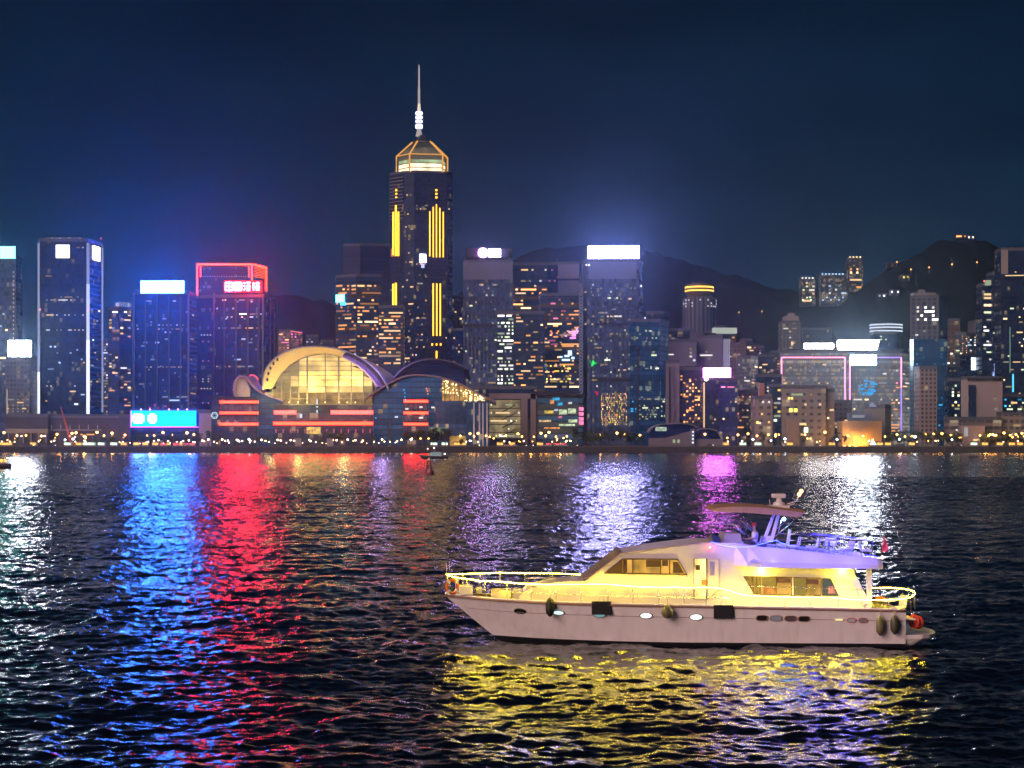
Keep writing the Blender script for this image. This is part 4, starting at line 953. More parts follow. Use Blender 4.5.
roofbox(t, 759.5, 764.5, 383, 398, 1252, 6, plain('rust_stack', (.36,.19,.14), .7), 'turret'); roofbox(t, 765, 772, 394, 398, 1252, 10, beigep); t.done()
t = T('round_turret', 'beige drum-shaped turret at the right end of the punched-window block', 'building', [(826.2,1250),(834.5,1250)], 391, beigep, depth=12)
mb = MB(); mb.lathe([(3.4,PZ(400,1250)-t.base.z),(3.4,PZ(387.5,1250)-t.base.z),(2.4,PZ(386,1250)-t.base.z),(0,PZ(385.6,1250)-t.base.z)], 18, (0,-1.5,0)); mb.build('drum', plain('drum_beige', (.22,.17,.15), .7), t.o); t.lit(0,827,834,400,437,2.6,4,.2,'w'); t.done()
# floodlit theatre
t = thing('theatre', 'low curved theatre wall floodlit deep orange beside the hotel', 'theatre', (PX(862,1236),1240,GZ))
mb = MB(); fx = []
for i in range(13): fx.append((PX(842+i*3.4,1236)-PX(862,1236), -6+4*math.cos(math.pi*(i-4)/10)*-1+2))
back = [(fx[-1][0],14),(fx[0][0],14)]
mb.prism(fx+back, 0, PZ(421,1236)-GZ, 0); mb.build('wall', plain('sand_stone', (.42,.3,.17), .8, scale=.15, noise=.2), t)
mb = MB(); mb.box(PX(850,1244)-t.location.x, PX(872,1244)-t.location.x, 4.5, 13, PZ(421,1244)-GZ, PZ(413,1244)-GZ); mb.build('fly_tower', plain('fly_tower', (.14,.17,.24), .6), t)
mb = MB(); mb.box(PX(853,1242)-t.location.x, PX(865,1242)-t.location.x, 3.2, 4.4, PZ(418,1242)-GZ, PZ(415,1242)-GZ); mb.build('roof_glazing', emit('roofglz', (.7,.75,.9), .35, False), t)
for x in (845,850,856): 
    mb = MB(); mb.box(-.5,.5,-.4,.4,0,.5); o = mb.build('floodlight', emit('floodlight', (1,.5,.1), 20, False), t); o.location = (PX(x,1228)-t.location.x, -11, .2)
mb = MB(); mb.box(-4,4,-.2,.2,0,5.0); o = mb.build('entrance', emit('entrance_lit', (1,.9,.5), 1.5, spread=.6), t); o.location = (PX(869,1232)-t.location.x, -5.2+1.0, .2)
for k, (x, e) in enumerate(((847,12000),(853,22000),(862,12000),(872,9000))):
    l = bpy.data.lights.new('floodlight_beam', 'SPOT'); l.energy = e*1.2; l.color = (1,.42,.06); l.spot_size = math.radians(115); l.spot_blend = .8; l.shadow_soft_size = .5
    lo = bpy.data.objects.new('floodlight_beam', l); lo.location = (PX(x,1226)-t.location.x, -14.5, 1.0); lo.rotation_euler = (math.radians(98), 0, 0); lo.parent = t; COL.objects.link(lo)
t = T('concert_hall', 'tall blank grey curved-corner wall rising right behind the orange theatre', 'building', [(865,1262),(885,1258),(891,1266)], 407, plain('hall_grey', (.2,.19,.18), .8, scale=.06), ybot=None, depth=22); 
mb = MB(); mb.profile([(PX(868,1262)-t.base.x, PZ(407,1262)-t.base.z),(PX(872,1262)-t.base.x, PZ(402.5,1262)-t.base.z),(PX(876,1262)-t.base.x, PZ(407,1262)-t.base.z)], -6, 2); mb.build('roof_light', emit('rooflight', (.6,.65,.9), .4, False), t.o); t.done()

# ---- right end
t = T(OFF, 'grey ribbed tower with rows of white-lit top floors above a teal glass lower half', 'tower', [(910,1356),(939,1350),(947.5,1372)], 297, facade('ribbed_grey', (.03,.04,.06), (.27,.25,.27), 3.6, 3.9, .22, .32, .4, (.3,.4,.8), .02, .02, (1,.9,.7), .3))
roofbox(t, 914, 936, 292.5, 297, 1358, 12, plain('roofplant', (.2,.2,.22), .7)); roofbox(t, 919, 925, 289.5, 292.5, 1360, 6, plain('roofplant', (.2,.2,.22), .7)); t.lit(0,916,939,305.5,322,3.7,4,.8,'k',1,.6,rowvar=0,hf=.5,lev=(1,4,3)); t.lit(0,911,938,325,336,3.7,4,.05,'k'); t.done()
t = T(OFF, 'blue-teal glass slab filling the lower half below the ribbed grey tower', 'tower', [(913.5,1310),(946.5,1310)], 339, f_teal, parapet=0, depth=12)
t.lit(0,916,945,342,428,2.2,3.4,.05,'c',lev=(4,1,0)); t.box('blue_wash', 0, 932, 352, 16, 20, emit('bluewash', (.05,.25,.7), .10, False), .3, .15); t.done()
t = T('residential_tower', 'beige grid-fronted tower standing before the blue-teal glass slab', 'tower', [(919.5,1262),(937,1262)], 368, facade('beige_grid', (.04,.035,.04), (.4,.32,.3), 3.0, 2.9, .4, .42, .5, (.8,.6,.6), .02, .04, (1,.7,.4), .4)); t.done()
t = T(OFF, 'dark brown block behind the ribbed grey tower, to its right', 'tower', [(946,1640),(960,1640)], 320, f_brown); t.lit(0,947,959,336,380,3,3.2,.15,'wk'); t.done()
t = T('residential_tower', 'flats with two bright warm window columns between the ribbed tower and the pale screen', 'tower', [(955,1540),(966,1536),(977,1542)], 334, f_resi)
for x in (963,967): t.lit(0 if x < 966 else 1, x-1.2, x+1.4, 335, 362, 1.6, 2.4, .8, 'wo')
t.lit(1,967.5,976,336,380,2,2.6,.3,'kwb'); t.lit(0,955.5,962,340,380,2,3,.12,'g'); t.done()
t = T('residential_tower', 'plain mauve flats just left of the greenish-lit glass tower', 'tower', [(973,1600),(982,1600)], 322, plain('mauve_flat', (.12,.12,.17), .8, scale=.1)); t.lit(0,974,981,330,360,2.6,3,.08,'w'); t.done()
t = T(OFF, 'dark block whose right flank holds yellow-green lit landings left of the white box building', 'tower', [(948,1300),(960.5,1298)], 380, f_dark)
t.lit(0,951.5,960,384,419,2.7,3.3,.85,'gy',1.4,.7,rowvar=.2,hf=.55,lev=(2,4,2)); t.done()
t = T('billboard_block', 'dark block showing a bright white-blue poster panel', 'building', [(966,1402),(981,1402)], 355, f_dark)
t.box('poster_panel', 0, 974.5, 363.8, 7, 12.5, emit('poster', (.7,.8,1), 2.6, spread=.35), .5, .5); t.lit(0,967,980,378,400,3,3,.1,'w'); t.done()
t = T(OFF, 'narrow glass tower with bright greenish floors stepped below the corner towers', 'tower', [(982,1380),(992.5,1380)], 285, f_dark)
t.lit(0,983.5,992,289,315,8,3.6,.8,'gw',1,.9,rowvar=.3,hf=.6,lev=(1,3,2)); t.lit(0,983.5,992,318,372,2.6,3.6,.4,'gk',2,.85); t.box('roof_lantern', 0, 987.3, 283, 5, 5, win_mat('g',0), 4, 0); dot(t,984,281,1380,.6,e_bead); t.done()
t = T(OFF, 'dark glass tower with thin yellow floor lines left of the tallest right-edge tower', 'tower', [(992.5,1376),(1008,1374)], 273.5, f_dark)
for y, p in ((293.5,1),(346.5,1),(333,.3),(360,.4)): t.lit(0,993,1007,y-1,y+.9,2,2,p,'gw',6,.9,rowvar=0,hf=.55,lev=(1,3,1))
for (x,y,w,h) in ((996,368,4,9),(1000,366,3,13),(1003,371,4,10),(994,374,3,4)): t.box('screen_motif', 0, x, y, w, h, emit('screen_motif', (.35,.5,1), 1.0, spread=.5), .4, .3)
t.done()
t = T(OFF, 'tall dark glass tower cut by the picture right edge, pale strip on its top', 'tower', [(1001,1346),(1052,1340)], 250, f_dark)
t.box('pale_clad', 0, 1004.5, 262, 7, 24, plain('pale_clad', (.25,.23,.22), .6, scale=.1), .5, .3)
for y, p in ((272,.3),(275.5,.2),(317,.9),(362,.4),(414,.8),(420,.6)): t.lit(0,1003,1050,y-1,y+.9,2,2,p,'wgw',2,.85,rowvar=0,hf=.5,lev=(2,4,1))
t.lit(0,1003,1050,300,425,2.2,3.4,.05,'wg'); t.box('green_line', 0, 1010, 350, .8, 46, emit('green_line', (.5,.9,.75), .35, False), .4, .3); t.box('cyan_line', 0, 1013, 383, 1.6, 18, emit('cyan_line', (.1,.7,1), 1.4, False), .4, .3)
roofbox(t,1008,1045,246.5,250,1352,12,f_low); t.done()
t = T('office_tower', 'grey banded shop block filling the gap under the pale strip tower', 'building', [(980,1296),(1050,1296)], 396, f_dark); t.lit(0,1000,1048,398,418,2.2,3.2,.35,'gwc',1.5,.8,hf=.55); t.done()
t = T('civic_building', 'large white windowless box building with a dark glazed left end', 'building', [(961,1272),(967.5,1264),(1002.5,1264)], 378.5, plain('white_box_wall', (.3,.26,.26), .7, scale=.05), depth=30)
t.box('glazed_end', 1, 972, 402, 7.5, 34, f_dark, .5, .25); 
for y in (387,399,404.5,409): t.lit(1,969,975.5,y-1,y+1,2,2,.8,'gk',2,.85,rowvar=0,hf=.6)
for y in (398.5,404,409,413): t.lit(1,992,998,y-1,y+1,2,2.2,.7,'k',2,.85,rowvar=0,hf=.5,lev=(4,1,0))
t.box('roof_slab', 1, 985, 379.5, 36, 2.2, darkm, .8, .5); t.done()
t = T('office_building', 'long low beige building with strip windows in front of the white box building', 'building', [(949.5,1246),(1001.5,1246)], 419, facade('beige_low', (.06,.05,.05), (.36,.31,.29), 4.6,6,.5,.1,.6,(.8,.6,.5),.03,.1,(1,.8,.5),.4), depth=16); t.lit(0,953,958,428,440,3,4,.7,'k'); t.done()
t = T('kiosk_building', 'pale cubic block in front of the long low beige building', 'building', [(962,1232),(985,1232)], 424.5, plain('pale_mauve_cube', (.26,.22,.25), .8, scale=.1), depth=9); t.box('lit_doorway', 0, 966, 432, 4, 9, win_mat('k',0), .4, .2); t.box('lit_doorway', 0, 977, 440, 8, 2, win_mat('w',1), .4, .2); t.done()
t = T('office_building', 'beige stepped building with street lamps on its terraces at the right edge', 'building', [(1001.7,1250),(1034,1250)], 414, facade('beige_low2', (.06,.05,.05), (.38,.33,.28), 4.6,4,.5,.4,.6,(.9,.6,.4),.03,.1,(1,.8,.5),.4), depth=16); t.lit(0,1004,1030,418,440,4,5,.3,'wy'); t.done()
t = T('office_tower', 'dark teal sliver of a tower between the hotel and the ribbed grey tower', 'tower', [(911,1410),(916,1410)], 352, f_teal, depth=10); t.done()
# in-between infill behind the front rows
for (xa,xb,yt,D,lab,m,p,pal) in (
  (-30,6,330,1420,'dim grey block behind the left edge tower',f_dark,.05,'w'),
  (452,466,330,1480,'dark block squeezed between the tallest tower and the pale ribbed tower',f_navy,.05,'w'),
  (668,700,381,1240+110,'dim office behind the blank lilac slab',f_dark,.03,'w'),
  (736,757,392,1290,'brown-grey low block behind the palms near the magenta reflection',f_brown,.2,'wo'),
  (756,782,376,1330,'dark office with dotted lights behind the beige turret block',f_dark,.12,'wk'),
  (832,852,402,1300,'dull block in front of the hotel centre',f_brown,.1,'w'),
  (946,966,366,1420,'dark office block above the yellow-green landings',f_dark,.1,'wk'),
  (960,1004,404,1300,'hidden grey block behind the white box building',f_low,.0,'w')):
    t = T(OFF, lab, 'tower', [(xa,D),(xb,D)], yt, m, depth=26); t.lit(0,xa+1,xb-1,yt+3,430,2.4,3.4,p,pal,lev=(5,3,0)); t.done()

# ---- flats and houses up the hills
for (xa,xb,yt,yb,D,lab,rows,k,edge_) in (
  (801,816,279,304,3150,'left of the three hillside apartment blocks high above the hotel',.35,'gwk','k'),
  (821,848,275,304,3140,'middle broad hillside apartment block with blue-white roof lights',.2,'kb','b'),
  (848.5,863,258,290,2880,'tallest hillside apartment block, warm lit, right of its two neighbours',.55,'owo','o')):
    t = T('apartment_block', lab, 'apartment block', [(xa,D),(xb,D)], yt, facade('hill_flats', (.06,.05,.05), (.28,.24,.24), 3.2,4,.4,.4,.5,(.7,.6,.8),.03,.25,(1,.75,.4),.35), ybot=yb+2, depth=22)
    t.lit(0,xa+1,xb-1,yt+2,yb,3,3.6,rows,k,1.2,.7,hf=.5,lev=(3,4,1))
    for i in range(int((xb-xa)/3.4)): dot(t, xa+1.5+i*3.4, yt-1, D-2, 1.3, emit('roof_'+edge_, {'k':(1,.95,.85),'b':(.45,.7,1),'o':(1,.7,.35)}[edge_], 2.5, False), 'roof_lamp')
    if edge_ != 'o':
        for i in range(int((xb-xa)/4)): dot(t, xa+2+i*4, yb-4-(i%2)*2.5, D-2, 1.3, emit('garden_'+edge_, {'k':(.9,1,.6),'b':(.4,.65,1)}[edge_], 3, False), 'garden_lamp')
    t.done()
hs = [(883,296,10,'k','white-lit row of houses low on the peak slope'),(905,277.5,9,'y','yellow-lit lodge on the left shoulder of the peak'),(895,292,9,'k','house with bright porch just above the white-lit row'),
      (962,236.5,13,'o','summit building glowing orange on the very top of the peak'),(972,237.5,9,'k','white-lit summit pavilion right of the orange one'),(892,257+8,10,'o','unlit lodge on the left skyline of the peak')]
for (x,y,w,k,lab) in hs:
    h_ = on_hill(x, y+4); D = h_.y-2 if h_ is not None and y > 250 else 2895
    t = T('hillside_house', lab, 'house', [(x-w/2,D),(x+w/2,D)], y-2, f_resi, ybot=y+3.5, depth=14, parapet=.8)
    if 'unlit' not in lab: t.lit(0,x-w/2+.5,x+w/2-.5,y-1.5,y+1.5,2.0,2.6,.7,k,1,.75,rowvar=0,hf=.6,lev=(0,2,3))
    t.done()
# road lamps up the hills
HL = thing('street_lamp', 'tall hillside lamp post glowing orange on the dark slope', 'street lamp', (0,0,0), group='lamps along the hill roads')
mb = MB(); mb.tube([(0,0,0),(0,0,9)], .25, 5, taper=.15); mb.build('pole', steelw, HL)
mb = MB(); mb.ball((0,0,9.6), 1.25, 8); mb.build('lamp_globe', emit('hill_lamp', (1,.45,.12), 3.2, False), HL)
index_kids()
first = True
for (x,y,D) in ((911,269.5,2600),(929,267.5,2620),(952,264.5,2640),(977,262.5,2640),(739,312,3000),(762,311,3000),(575,270,3200),(897,262,2750)):
    o = HL if first else copy_tree(HL); first = False
    h_ = on_hill(x, y+6); o.location = h_ if h_ is not None else (PX(x,D), D, PZ(y,D)-9.6)
# ------------------------------------------------------------------ exhibition centre on the waterfront
def shell(outer, y0, y1, th, mat, parent, name, inner=None, bend=None, mats=None):
    """curved roof shell: an arch line in x-z (outer) swept back from y0 to y1, th thick; bend(i,t) moves the line as it goes back"""
    n = len(outer); rows_t = []; rows_b = []; K = 10
    for k in range(K+1):
        t = k/K; y = y0+(y1-y0)*t; rt = []; rb = []
        for i, (x, z) in enumerate(outer):
            dx, dz = bend(i/(n-1), t) if bend else (0, 0)
            a = outer[max(0,i-1)]; b = outer[min(n-1,i+1)]
            tx, tz = b[0]-a[0], b[1]-a[1]; L = math.hypot(tx, tz) or 1
            nx, nz = tz/L, -tx/L
            rt.append((x+dx, y, z+dz)); rb.append((x+dx+nx*th, y, z+dz+nz*th))
        rows_t.append(rt); rows_b.append(rb)
    mb = MB(); mb.grid(rows_t, 0); b = len(mb.f); mb.grid(rows_b[::-1], 1 if mats else 0)
    mb.grid([rows_b[0], rows_t[0]], 2 if mats else 0); mb.grid([rows_t[-1], rows_b[-1]], 0)
    mb.grid([[r[0] for r in rows_b], [r[0] for r in rows_t]], 0); mb.grid([[r[-1] for r in rows_t], [r[-1] for r in rows_b]], 0)
    return mb.build(name, mats or mat, parent)
def smooth(pts, n=8):
    P = [pts[0]]+list(pts)+[pts[-1]]; out = []
    for i in range(1, len(P)-2):
        for k in range(n):
            t = k/n; a, b, c, d = P[i-1], P[i], P[i+1], P[i+2]
            out.append(tuple(0.5*((2*b[j])+(-a[j]+c[j])*t+(2*a[j]-5*b[j]+4*c[j]-d[j])*t*t+(-a[j]+3*b[j]-3*c[j]+d[j])*t**3) for j in range(len(a))))
    out.append(tuple(pts[-1])); return out
def exhibition():
    D = 1222.0; OX = PX(350, D)
    t = thing('exhibition_centre', 'huge waterfront hall with wing-shaped roofs and a golden arched glass wall', 'exhibition hall', (OX, D, GZ))
    X = lambda px, d=D: PX(px, d)-OX
    Z = lambda py, d=D: PZ(py, d)-GZ
    alum = plain('roof_aluminium', (.42,.40,.46), .35, .55, scale=.05)
    cream = plain('roof_soffit', (.6,.5,.24), .6, scale=.05)
    glass_d = facade('hall_glass', (.03,.05,.07), (.12,.13,.15), 3.6, 3.2, .28, .08, .2, (.5,.7,.9), .09, .02, (1,.75,.4), .2)
    terr = facade('terrace', (.04,.04,.05), (.2,.17,.17), 4.5, 3.0, .3, .1, .4, (.9,.5,.5), .05, .1, (1,.6,.4), .3)
    # great arch roof: outer rim and inner lit rim, hollow behind
    arch = smooth([(263.5,389),(264,378),(268,367),(277,357),(290,350),(305,346.8),(320,346.3),(338,348.5),(355,354.5),(368,362),(379,372),(387,384),(389.5,390)], 6)
    inner = smooth([(272,389),(278,377.5),(286.5,367.5),(298,359.8),(311,355),(324,353.6),(337,355.6),(350,361),(362,368.8),(371,377.8),(378,387)], 7)
    A = [(X(x), Z(y)) for x, y in arch]
    shell(A, -6, 46, .9, alum, t, 'arch_roof', bend=lambda s, k: ((s-.35)*k*16, -k*3*(1-abs(s-.5))))
    # soffit: lit cream ribbon between outer rim (front) and the glass wall rim (set back)
    m = 60; mb = MB()
    def res(L, n):
        d = [0]
        for i in range(1, len(L)): d.append(d[-1]+math.hypot(L[i][0]-L[i-1][0], L[i][1]-L[i-1][1]))
        return [(float(np.interp(d[-1]*i/(n-1), d, [p[0] for p in L])), float(np.interp(d[-1]*i/(n-1), d, [p[1] for p in L]))) for i in range(n)]
    ao = res(arch, m); ai = res(inner, m)
    h = 38; a1, i1 = ao[:h+1], ai[:h+1]; a2, i2 = ao[h:], ai[h:]
    mb.grid([[(X(x), -5.8, Z(y)-.9) for x, y in a1], [(X((x+a)/2), -4, Z((y+b)/2)) for (x, y), (a, b) in zip(a1, i1)], [(X(a), 2, Z(b)) for a, b in i1]], 0)
    mb.build('arch_soffit', cream, t)
    for q in range(4):      # ribbed metal skin rolling over the right half of the arch
        mb = MB(); rws = []
        for u in (q/4+.02, (q+.5)/4, (q+1)/4-.01):
            rws.append([(X(a+(x-a)*u), -6+14*u, Z(b+(y-b)*u)+.5*math.sin(math.pi*u)) for (x, y), (a, b) in zip(a2, i2)])
        mb.grid(rws, 0); mb.build('arch_skin', plain('violet_aluminium', (.5,.42,.85), .35, .25, scale=.08, noise=.3), t)
    mb = MB(); mb.tube([(X(a), -6.2, Z(b)) for a, b in i2], .55, 6); mb.build('arch_edge', plain('edge_cream', (.7,.62,.45), .5), t)
    mb = MB()
    for (x, y) in ((268.5,380),(269.5,374),(271.5,368.5),(274.5,363.8),(278.5,359.8)): mb.ball((X(x), -5.4, Z(y)), .9, 6, sc=(1,.4,1.5))
    mb.build('soffit_port', darkm, t)
    # golden glass wall under the arch: bays between mullions
    base_y = 404.5
    cols = [272,281,290,298.5,307,325,338.5,351,363,372]
    def topy(x): return float(np.interp(x, [p[0] for p in inner], [p[1] for p in inner]))
    bright = {4:'A',5:'A',6:'B',7:'B',3:'C'}
    mats = {'A': emit('hall_glow_bright', (1,.72,.17), 2.7, spread=.06), 'B': emit('hall_glow', (1,.7,.16), 2.0, spread=.06), 'C': emit('hall_glow_soft', (1,.66,.2), 1.1, spread=.06), 'D': emit('hall_glow_dim', (.85,.62,.2), .42, spread=.05), 'E': emit('hall_glow_base', (.85,.5,.15), .34, spread=.2)}
    ys = [353.5,357,361,366,371,375.5,380,386.5,392.5,398.5,base_y]
    for i in range(len(cols)-1):
        xa, xb = cols[i], cols[i+1]
        for j in range(len(ys)-1):
            ya, yb = ys[j], ys[j+1]
            ta, tb = max(ya, topy(xa)), max(ya, topy(xb))
            if min(ta, tb) >= yb: continue
            key = 'D'
            if i in (3,4,5,6,7): 
                key = 'C' if j < 4 else ('B' if j < 5 else 'A') if j < 7 else 'C' if j == 7 else 'E'
                if i == 3 and key == 'A': key = 'B'
                if i == 4 and j > 4 and j < 8: key = 'A'
            elif i in (2,8): key = 'D' if j not in (5,6) else 'C'
            if j > 7: key = 'E'
            mb = MB(); g = .28
            pts = [(X(xa)+g, 2.4, Z(yb)+g), (X(xb)-g, 2.4, Z(yb)+g), (X(xb)-g, 2.4, Z(min(tb, yb-.4))-g*.5), (X(xa)+g, 2.4, Z(min(ta, yb-.4))-g*.5)]
            mb.quad(pts); mb.quad([(p[0], 2.9, p[2]) for p in reversed(pts)])
            mb.build('glass_pane', mats[key], t)
    mb = MB()
    for c in cols: mb.box(X(c)-(.55 if c in (307,338.5) else .3), X(c)+(.55 if c in (307,338.5) else .3), 1.4, 3.6, Z(base_y), Z(topy(c))+.4)
    for y in ys[1:]:
        xs = [p[0] for p in inner if p[1] < y] or [324]
        if y > 388: xs = [276, 376]
        mb.box(X(min(xs)), X(max(xs)), 1.8, 2.3, Z(y)-.14, Z(y)+.14)
    mb.build('mullions', plain('mullion', (.22,.19,.14), .5), t)
    mb = MB(); mb.box(X(264), X(388), 3, 44, 0, Z(392)); mb.box(X(276), X(376), 3.1, 40, Z(392), Z(368)); mb.build('hall_block', plain('hall_inner', (.2,.19,.2), .7), t)
    # podium and terraces with neon
    mb = MB(); mb.box(X(275), X(374), -8, 3, 0, Z(424)); mb.box(X(275), X(374), -5, 3, Z(424), Z(413)); mb.box(X(275), X(374), -2.0, 1.5, Z(413), Z(405)); mb.build('central_terrace', terr, t)
    mb = MB(); mb.box(X(221), X(258.5), -6, 24, 0, Z(397)); mb.box(X(212), X(221), -3, 20, 0, Z(396)); mb.build('left_block', terr, t)
    mb = MB(); mb.box(X(404), X(428.5), -6, 20, 0, Z(399)); mb.build('right_block', terr, t)
    def nb_(x0, x1, y, d, h=1.1, m=e_rneon): mb = MB(); mb.box(X(x0), X(x1), d-.6, d, Z(y)-h, Z(y)+h); return mb.build('neon_band', m, t)
    for y in (402.2,413,424.2): nb_(221.3,259.5,y,-6.2,.8)
    for y in (401.5,413,424.2): nb_(404.3,428.3,y,-6.2,.8)
    nb_(275.2,297,412.5,-5.4,1.3,e_redp); nb_(331.8,373.6,412.5,-5.4,1.3,e_redp); nb_(275.2,373.8,423.6,-8.3,1.0)
    for x0, x1, y, d in ((221.3,259,408,-6.4),(221.3,259,419,-6.4),(404.3,428,407,-6.4),(404.3,428,418.5,-6.4)):
        mb = MB()
        for i in range(5): mb.box(X(x0+(x1-x0)*i/5+.6), X(x0+(x1-x0)*(i+1)/5-.6), d-.1+.3, d+.45, Z(y)-1.6, Z(y)+1.6)
        mb.build('ribbon_window', emit('ribbon_glow', (.8,.4,.5), .14, spread=.3), t)
    for x in (282,284): pass
    mb = MB(); mb.box(X(308), X(322), -8.5, -8.05, Z(434), Z(427.3)); mb.build('entrance', emit('entrance_gold', (1,.65,.15), .8, spread=.4), t)
    for (x, y, w, h) in ((318,402,1.2,5),(318,407,2,1),(318,411.5,1.2,3),(302,416,2.4,4),(290,402.5,1.2,1.2),(299,402.5,1.2,1.2),(308,402.5,1.2,1.2),(340,402.5,1.2,1.2),(348,402.5,1.2,1.2),(356,402.5,1.2,1.2),(326,402.5,1.2,1.2)):
        mb = MB(); mb.box(X(x-w/2), X(x+w/2), -6.2, -5.6, Z(y+h/2), Z(y-h/2)); mb.build('terrace_lamp', win_mat('w' if w == h else 'b', 2 if w == h else 1), t)
    for i in range(14):
        mb = MB(); mb.box(X(277+i*7.2), X(277+i*7.2)+.8, -8.5, -8.1, Z(433), Z(429)); mb.build('terrace_lamp', emit('pink_window', (1,.2,.35), .5, False), t)
    # emblem on the left block
    mb = MB(); 
    for k in range(6):
        a = k*math.pi/3; mb.tube([(X(215.3)+2.3*math.cos(a), -3.3, Z(415.5)+2.3*math.sin(a)), (X(215.3)+2.3*math.cos(a+1.05), -3.3, Z(415.5)+2.3*math.sin(a+1.05)), ], .35, 5)
        mb.tube([(X(215.3)+2.3*math.cos(a), -3.3, Z(415.5)+2.3*math.sin(a)), (X(215.3)+1.0*math.cos(a+.8), -3.3, Z(415.5)+1.0*math.sin(a+.8))], .25, 5)
    mb.build('emblem', emit('emblem_pale', (.6,.9,.9), .8, False), t)
    # glass flanks
    mb = MB(); mb.box(X(258.5), X(275), -2, 20, 0, Z(397)); mb.profile([(X(247),Z(397)),(X(250),Z(388)),(X(262),Z(394.5)),(X(283),Z(400.5)),(X(283),Z(404)),(X(275),Z(404))], 0, 18); mb.build('left_glass', glass_d, t)
    mb = MB(); mb.profile([(X(374),0),(X(374),Z(399)),(X(385),Z(390)),(X(400),Z(381)),(X(415),Z(376.5)),(X(432),Z(377)),(X(442),Z(379)),(X(442),0)], -1, 30); mb.build('right_glass', glass_d, t)
    for (x, y, k) in ((376,418,'c'),(404,390,'c'),(405,393,'c'),(405,397,'c'),(406,400,'c'),(396.5,417,'b'),(407.5,409,'k'),(421.5,407.3,'k'),(422,417.8,'k'),(421,418,'k'),(433,407.5,'k'),(437,407.5,'b'),(427.5,391,'p'),(428,394,'p'),(426.5,388.5,'p')):
        mb = MB(); w = 3.2 if k in 'kb' else 1.0; mb.box(X(x-w/2), X(x+w/2), -7.0 if 404 < x < 429 and y > 399 else -1.5, -6.5 if 404 < x < 429 and y > 399 else -1.05, Z(y+.8), Z(y-.8)); mb.build('lit_panel', win_mat(k, 1), t)
    # small left wing shell
    L = smooth([(234.5,396),(234.5,386),(236.5,379.5),(241,376),(246,377),(251,383),(257,389.5),(266,394.5),(283,400.5)], 5)
    shell([(X(x), Z(y)) for x, y in L], -4, 22, .7, alum, t, 'left_wing_roof', bend=lambda s, k: (k*8*(1-s), 0))
    mb = MB(); mb.profile([(X(x), Z(y)+.2) for x, y in smooth([(235.3,397),(235.3,387),(238,380.5),(242,377.5),(246,380),(250,388),(250,397)], 4)], -2, 8); mb.build('left_wing_soffit', plain('soffit2', (.5,.4,.4), .6), t)
    mb = MB(); mb.tube([(X(x), -4.5, Z(y)-.2) for x, y in L[2:]], .28, 5); mb.build('roof_edge_light', emit('rose_edge', (.9,.3,.5), .5, False), t)
    mb = MB(); mb.tube([(X(x)+5, 10, Z(y)+.8) for x, y in L[14:24]], .6, 5); mb.build('roof_edge_light', emit('rose_edge2', (1,.1,.2), 1.2, False), t)
    # second wing behind
    S2 = smooth([(386,391),(392,381),(400,372),(410,365),(422,360.5),(434,359),(446,360.5),(458,364),(470,369.5)], 5)
    shell([(X(x,1262), Z(y,1262)) for x, y in S2], 26, 70, 1.0, plain('roof_dark', (.16,.15,.2), .35, .5), t, 'rear_wing_roof', bend=lambda s, k: (0, -k*6))
    mb = MB(); mb.profile([(X(394,1262),Z(400)),(X(394,1262),Z(383,1262)),(X(402,1262),Z(375,1262)),(X(413,1262),Z(367.5,1262)),(X(434,1262),Z(362,1262)),(X(452,1262),Z(364.5,1262)),(X(464,1262),Z(371,1262)),(X(464,1262),Z(400))], 42, 66); mb.build('rear_wing_wall', facade('rear_louvre', (.03,.035,.06), (.09,.09,.13), 2.2, 80, .5, 0, .4, (.3,.4,1), .03, 0, (1,1,1), 0), t)
    # long sweeping wing to the right
    S3 = smooth([(364,398),(376,390.5),(390,382),(402,376.5),(414,374.3),(428,374.8),(442,377),(456,381.5),(470,388),(483,395),(496,400.5)], 5)
    shell([(X(x,1218), Z(y,1218)) for x, y in S3], -4, 34, 1.0, plain('roof_rose', (.34,.26,.3), .4, .4), t, 'sweeping_roof', bend=lambda s, k: (0, -k*2))
    mb = MB(); mb.tube([(X(x,1218), -4.6, Z(y,1218)-.6) for x, y in S3], .4, 5); mb.build('roof_edge_light', emit('rose_rim', (.8,.4,.4), .22, False), t)
    # lit hall under it on the right
    mb = MB(); mb.profile([(X(442),Z(402)),(X(442),Z(379.8)),(X(456),Z(384.2)),(X(470),Z(390.6)),(X(483),Z(397.3)),(X(486),Z(402))], 4, 22); mb.build('lit_hall', emit('hall_amber', (.95,.5,.12), .6, spread=.25), t)
    mb = MB()
    for i in range(90):
        x = rng.uniform(440,484); y0 = float(np.interp(x, [p[0] for p in S3], [p[1] for p in S3]))+2.4; y = rng.uniform(y0, min(y0+13, 401))
        mb.ball((X(x), 3, Z(y)), rng.uniform(.3,.6), 6)
    mb.build('hall_lamps', emit('hall_lamps', (1,.72,.3), 5, False), t)
    mb = MB()
    for i in range(10): x = 440+i*4.8; y0 = float(np.interp(x, [p[0] for p in S3], [p[1] for p in S3]))+1.5; mb.box(X(x)-.25, X(x)+.25, 1.5, 2.2, Z(404), Z(y0))
    for y in (389,395): mb.box(X(442), X(470), 1.5, 2.0, Z(y)-.2, Z(y)+.2)
    mb.build('hall_mullions', plain('mullion', (.22,.19,.14), .5), t)
    mb = MB(); mb.lathe([(1,0)], 3) if False else None
    P = []
    for i in range(13): a = math.pi*(1-i/12); P.append((X(450)+math.cos(a)*X(450+0)*0+ (X(469)-X(430))/2*math.cos(a), 4-9*math.sin(a)))
    P += [(P[-1][0], 20), (P[0][0], 20)]
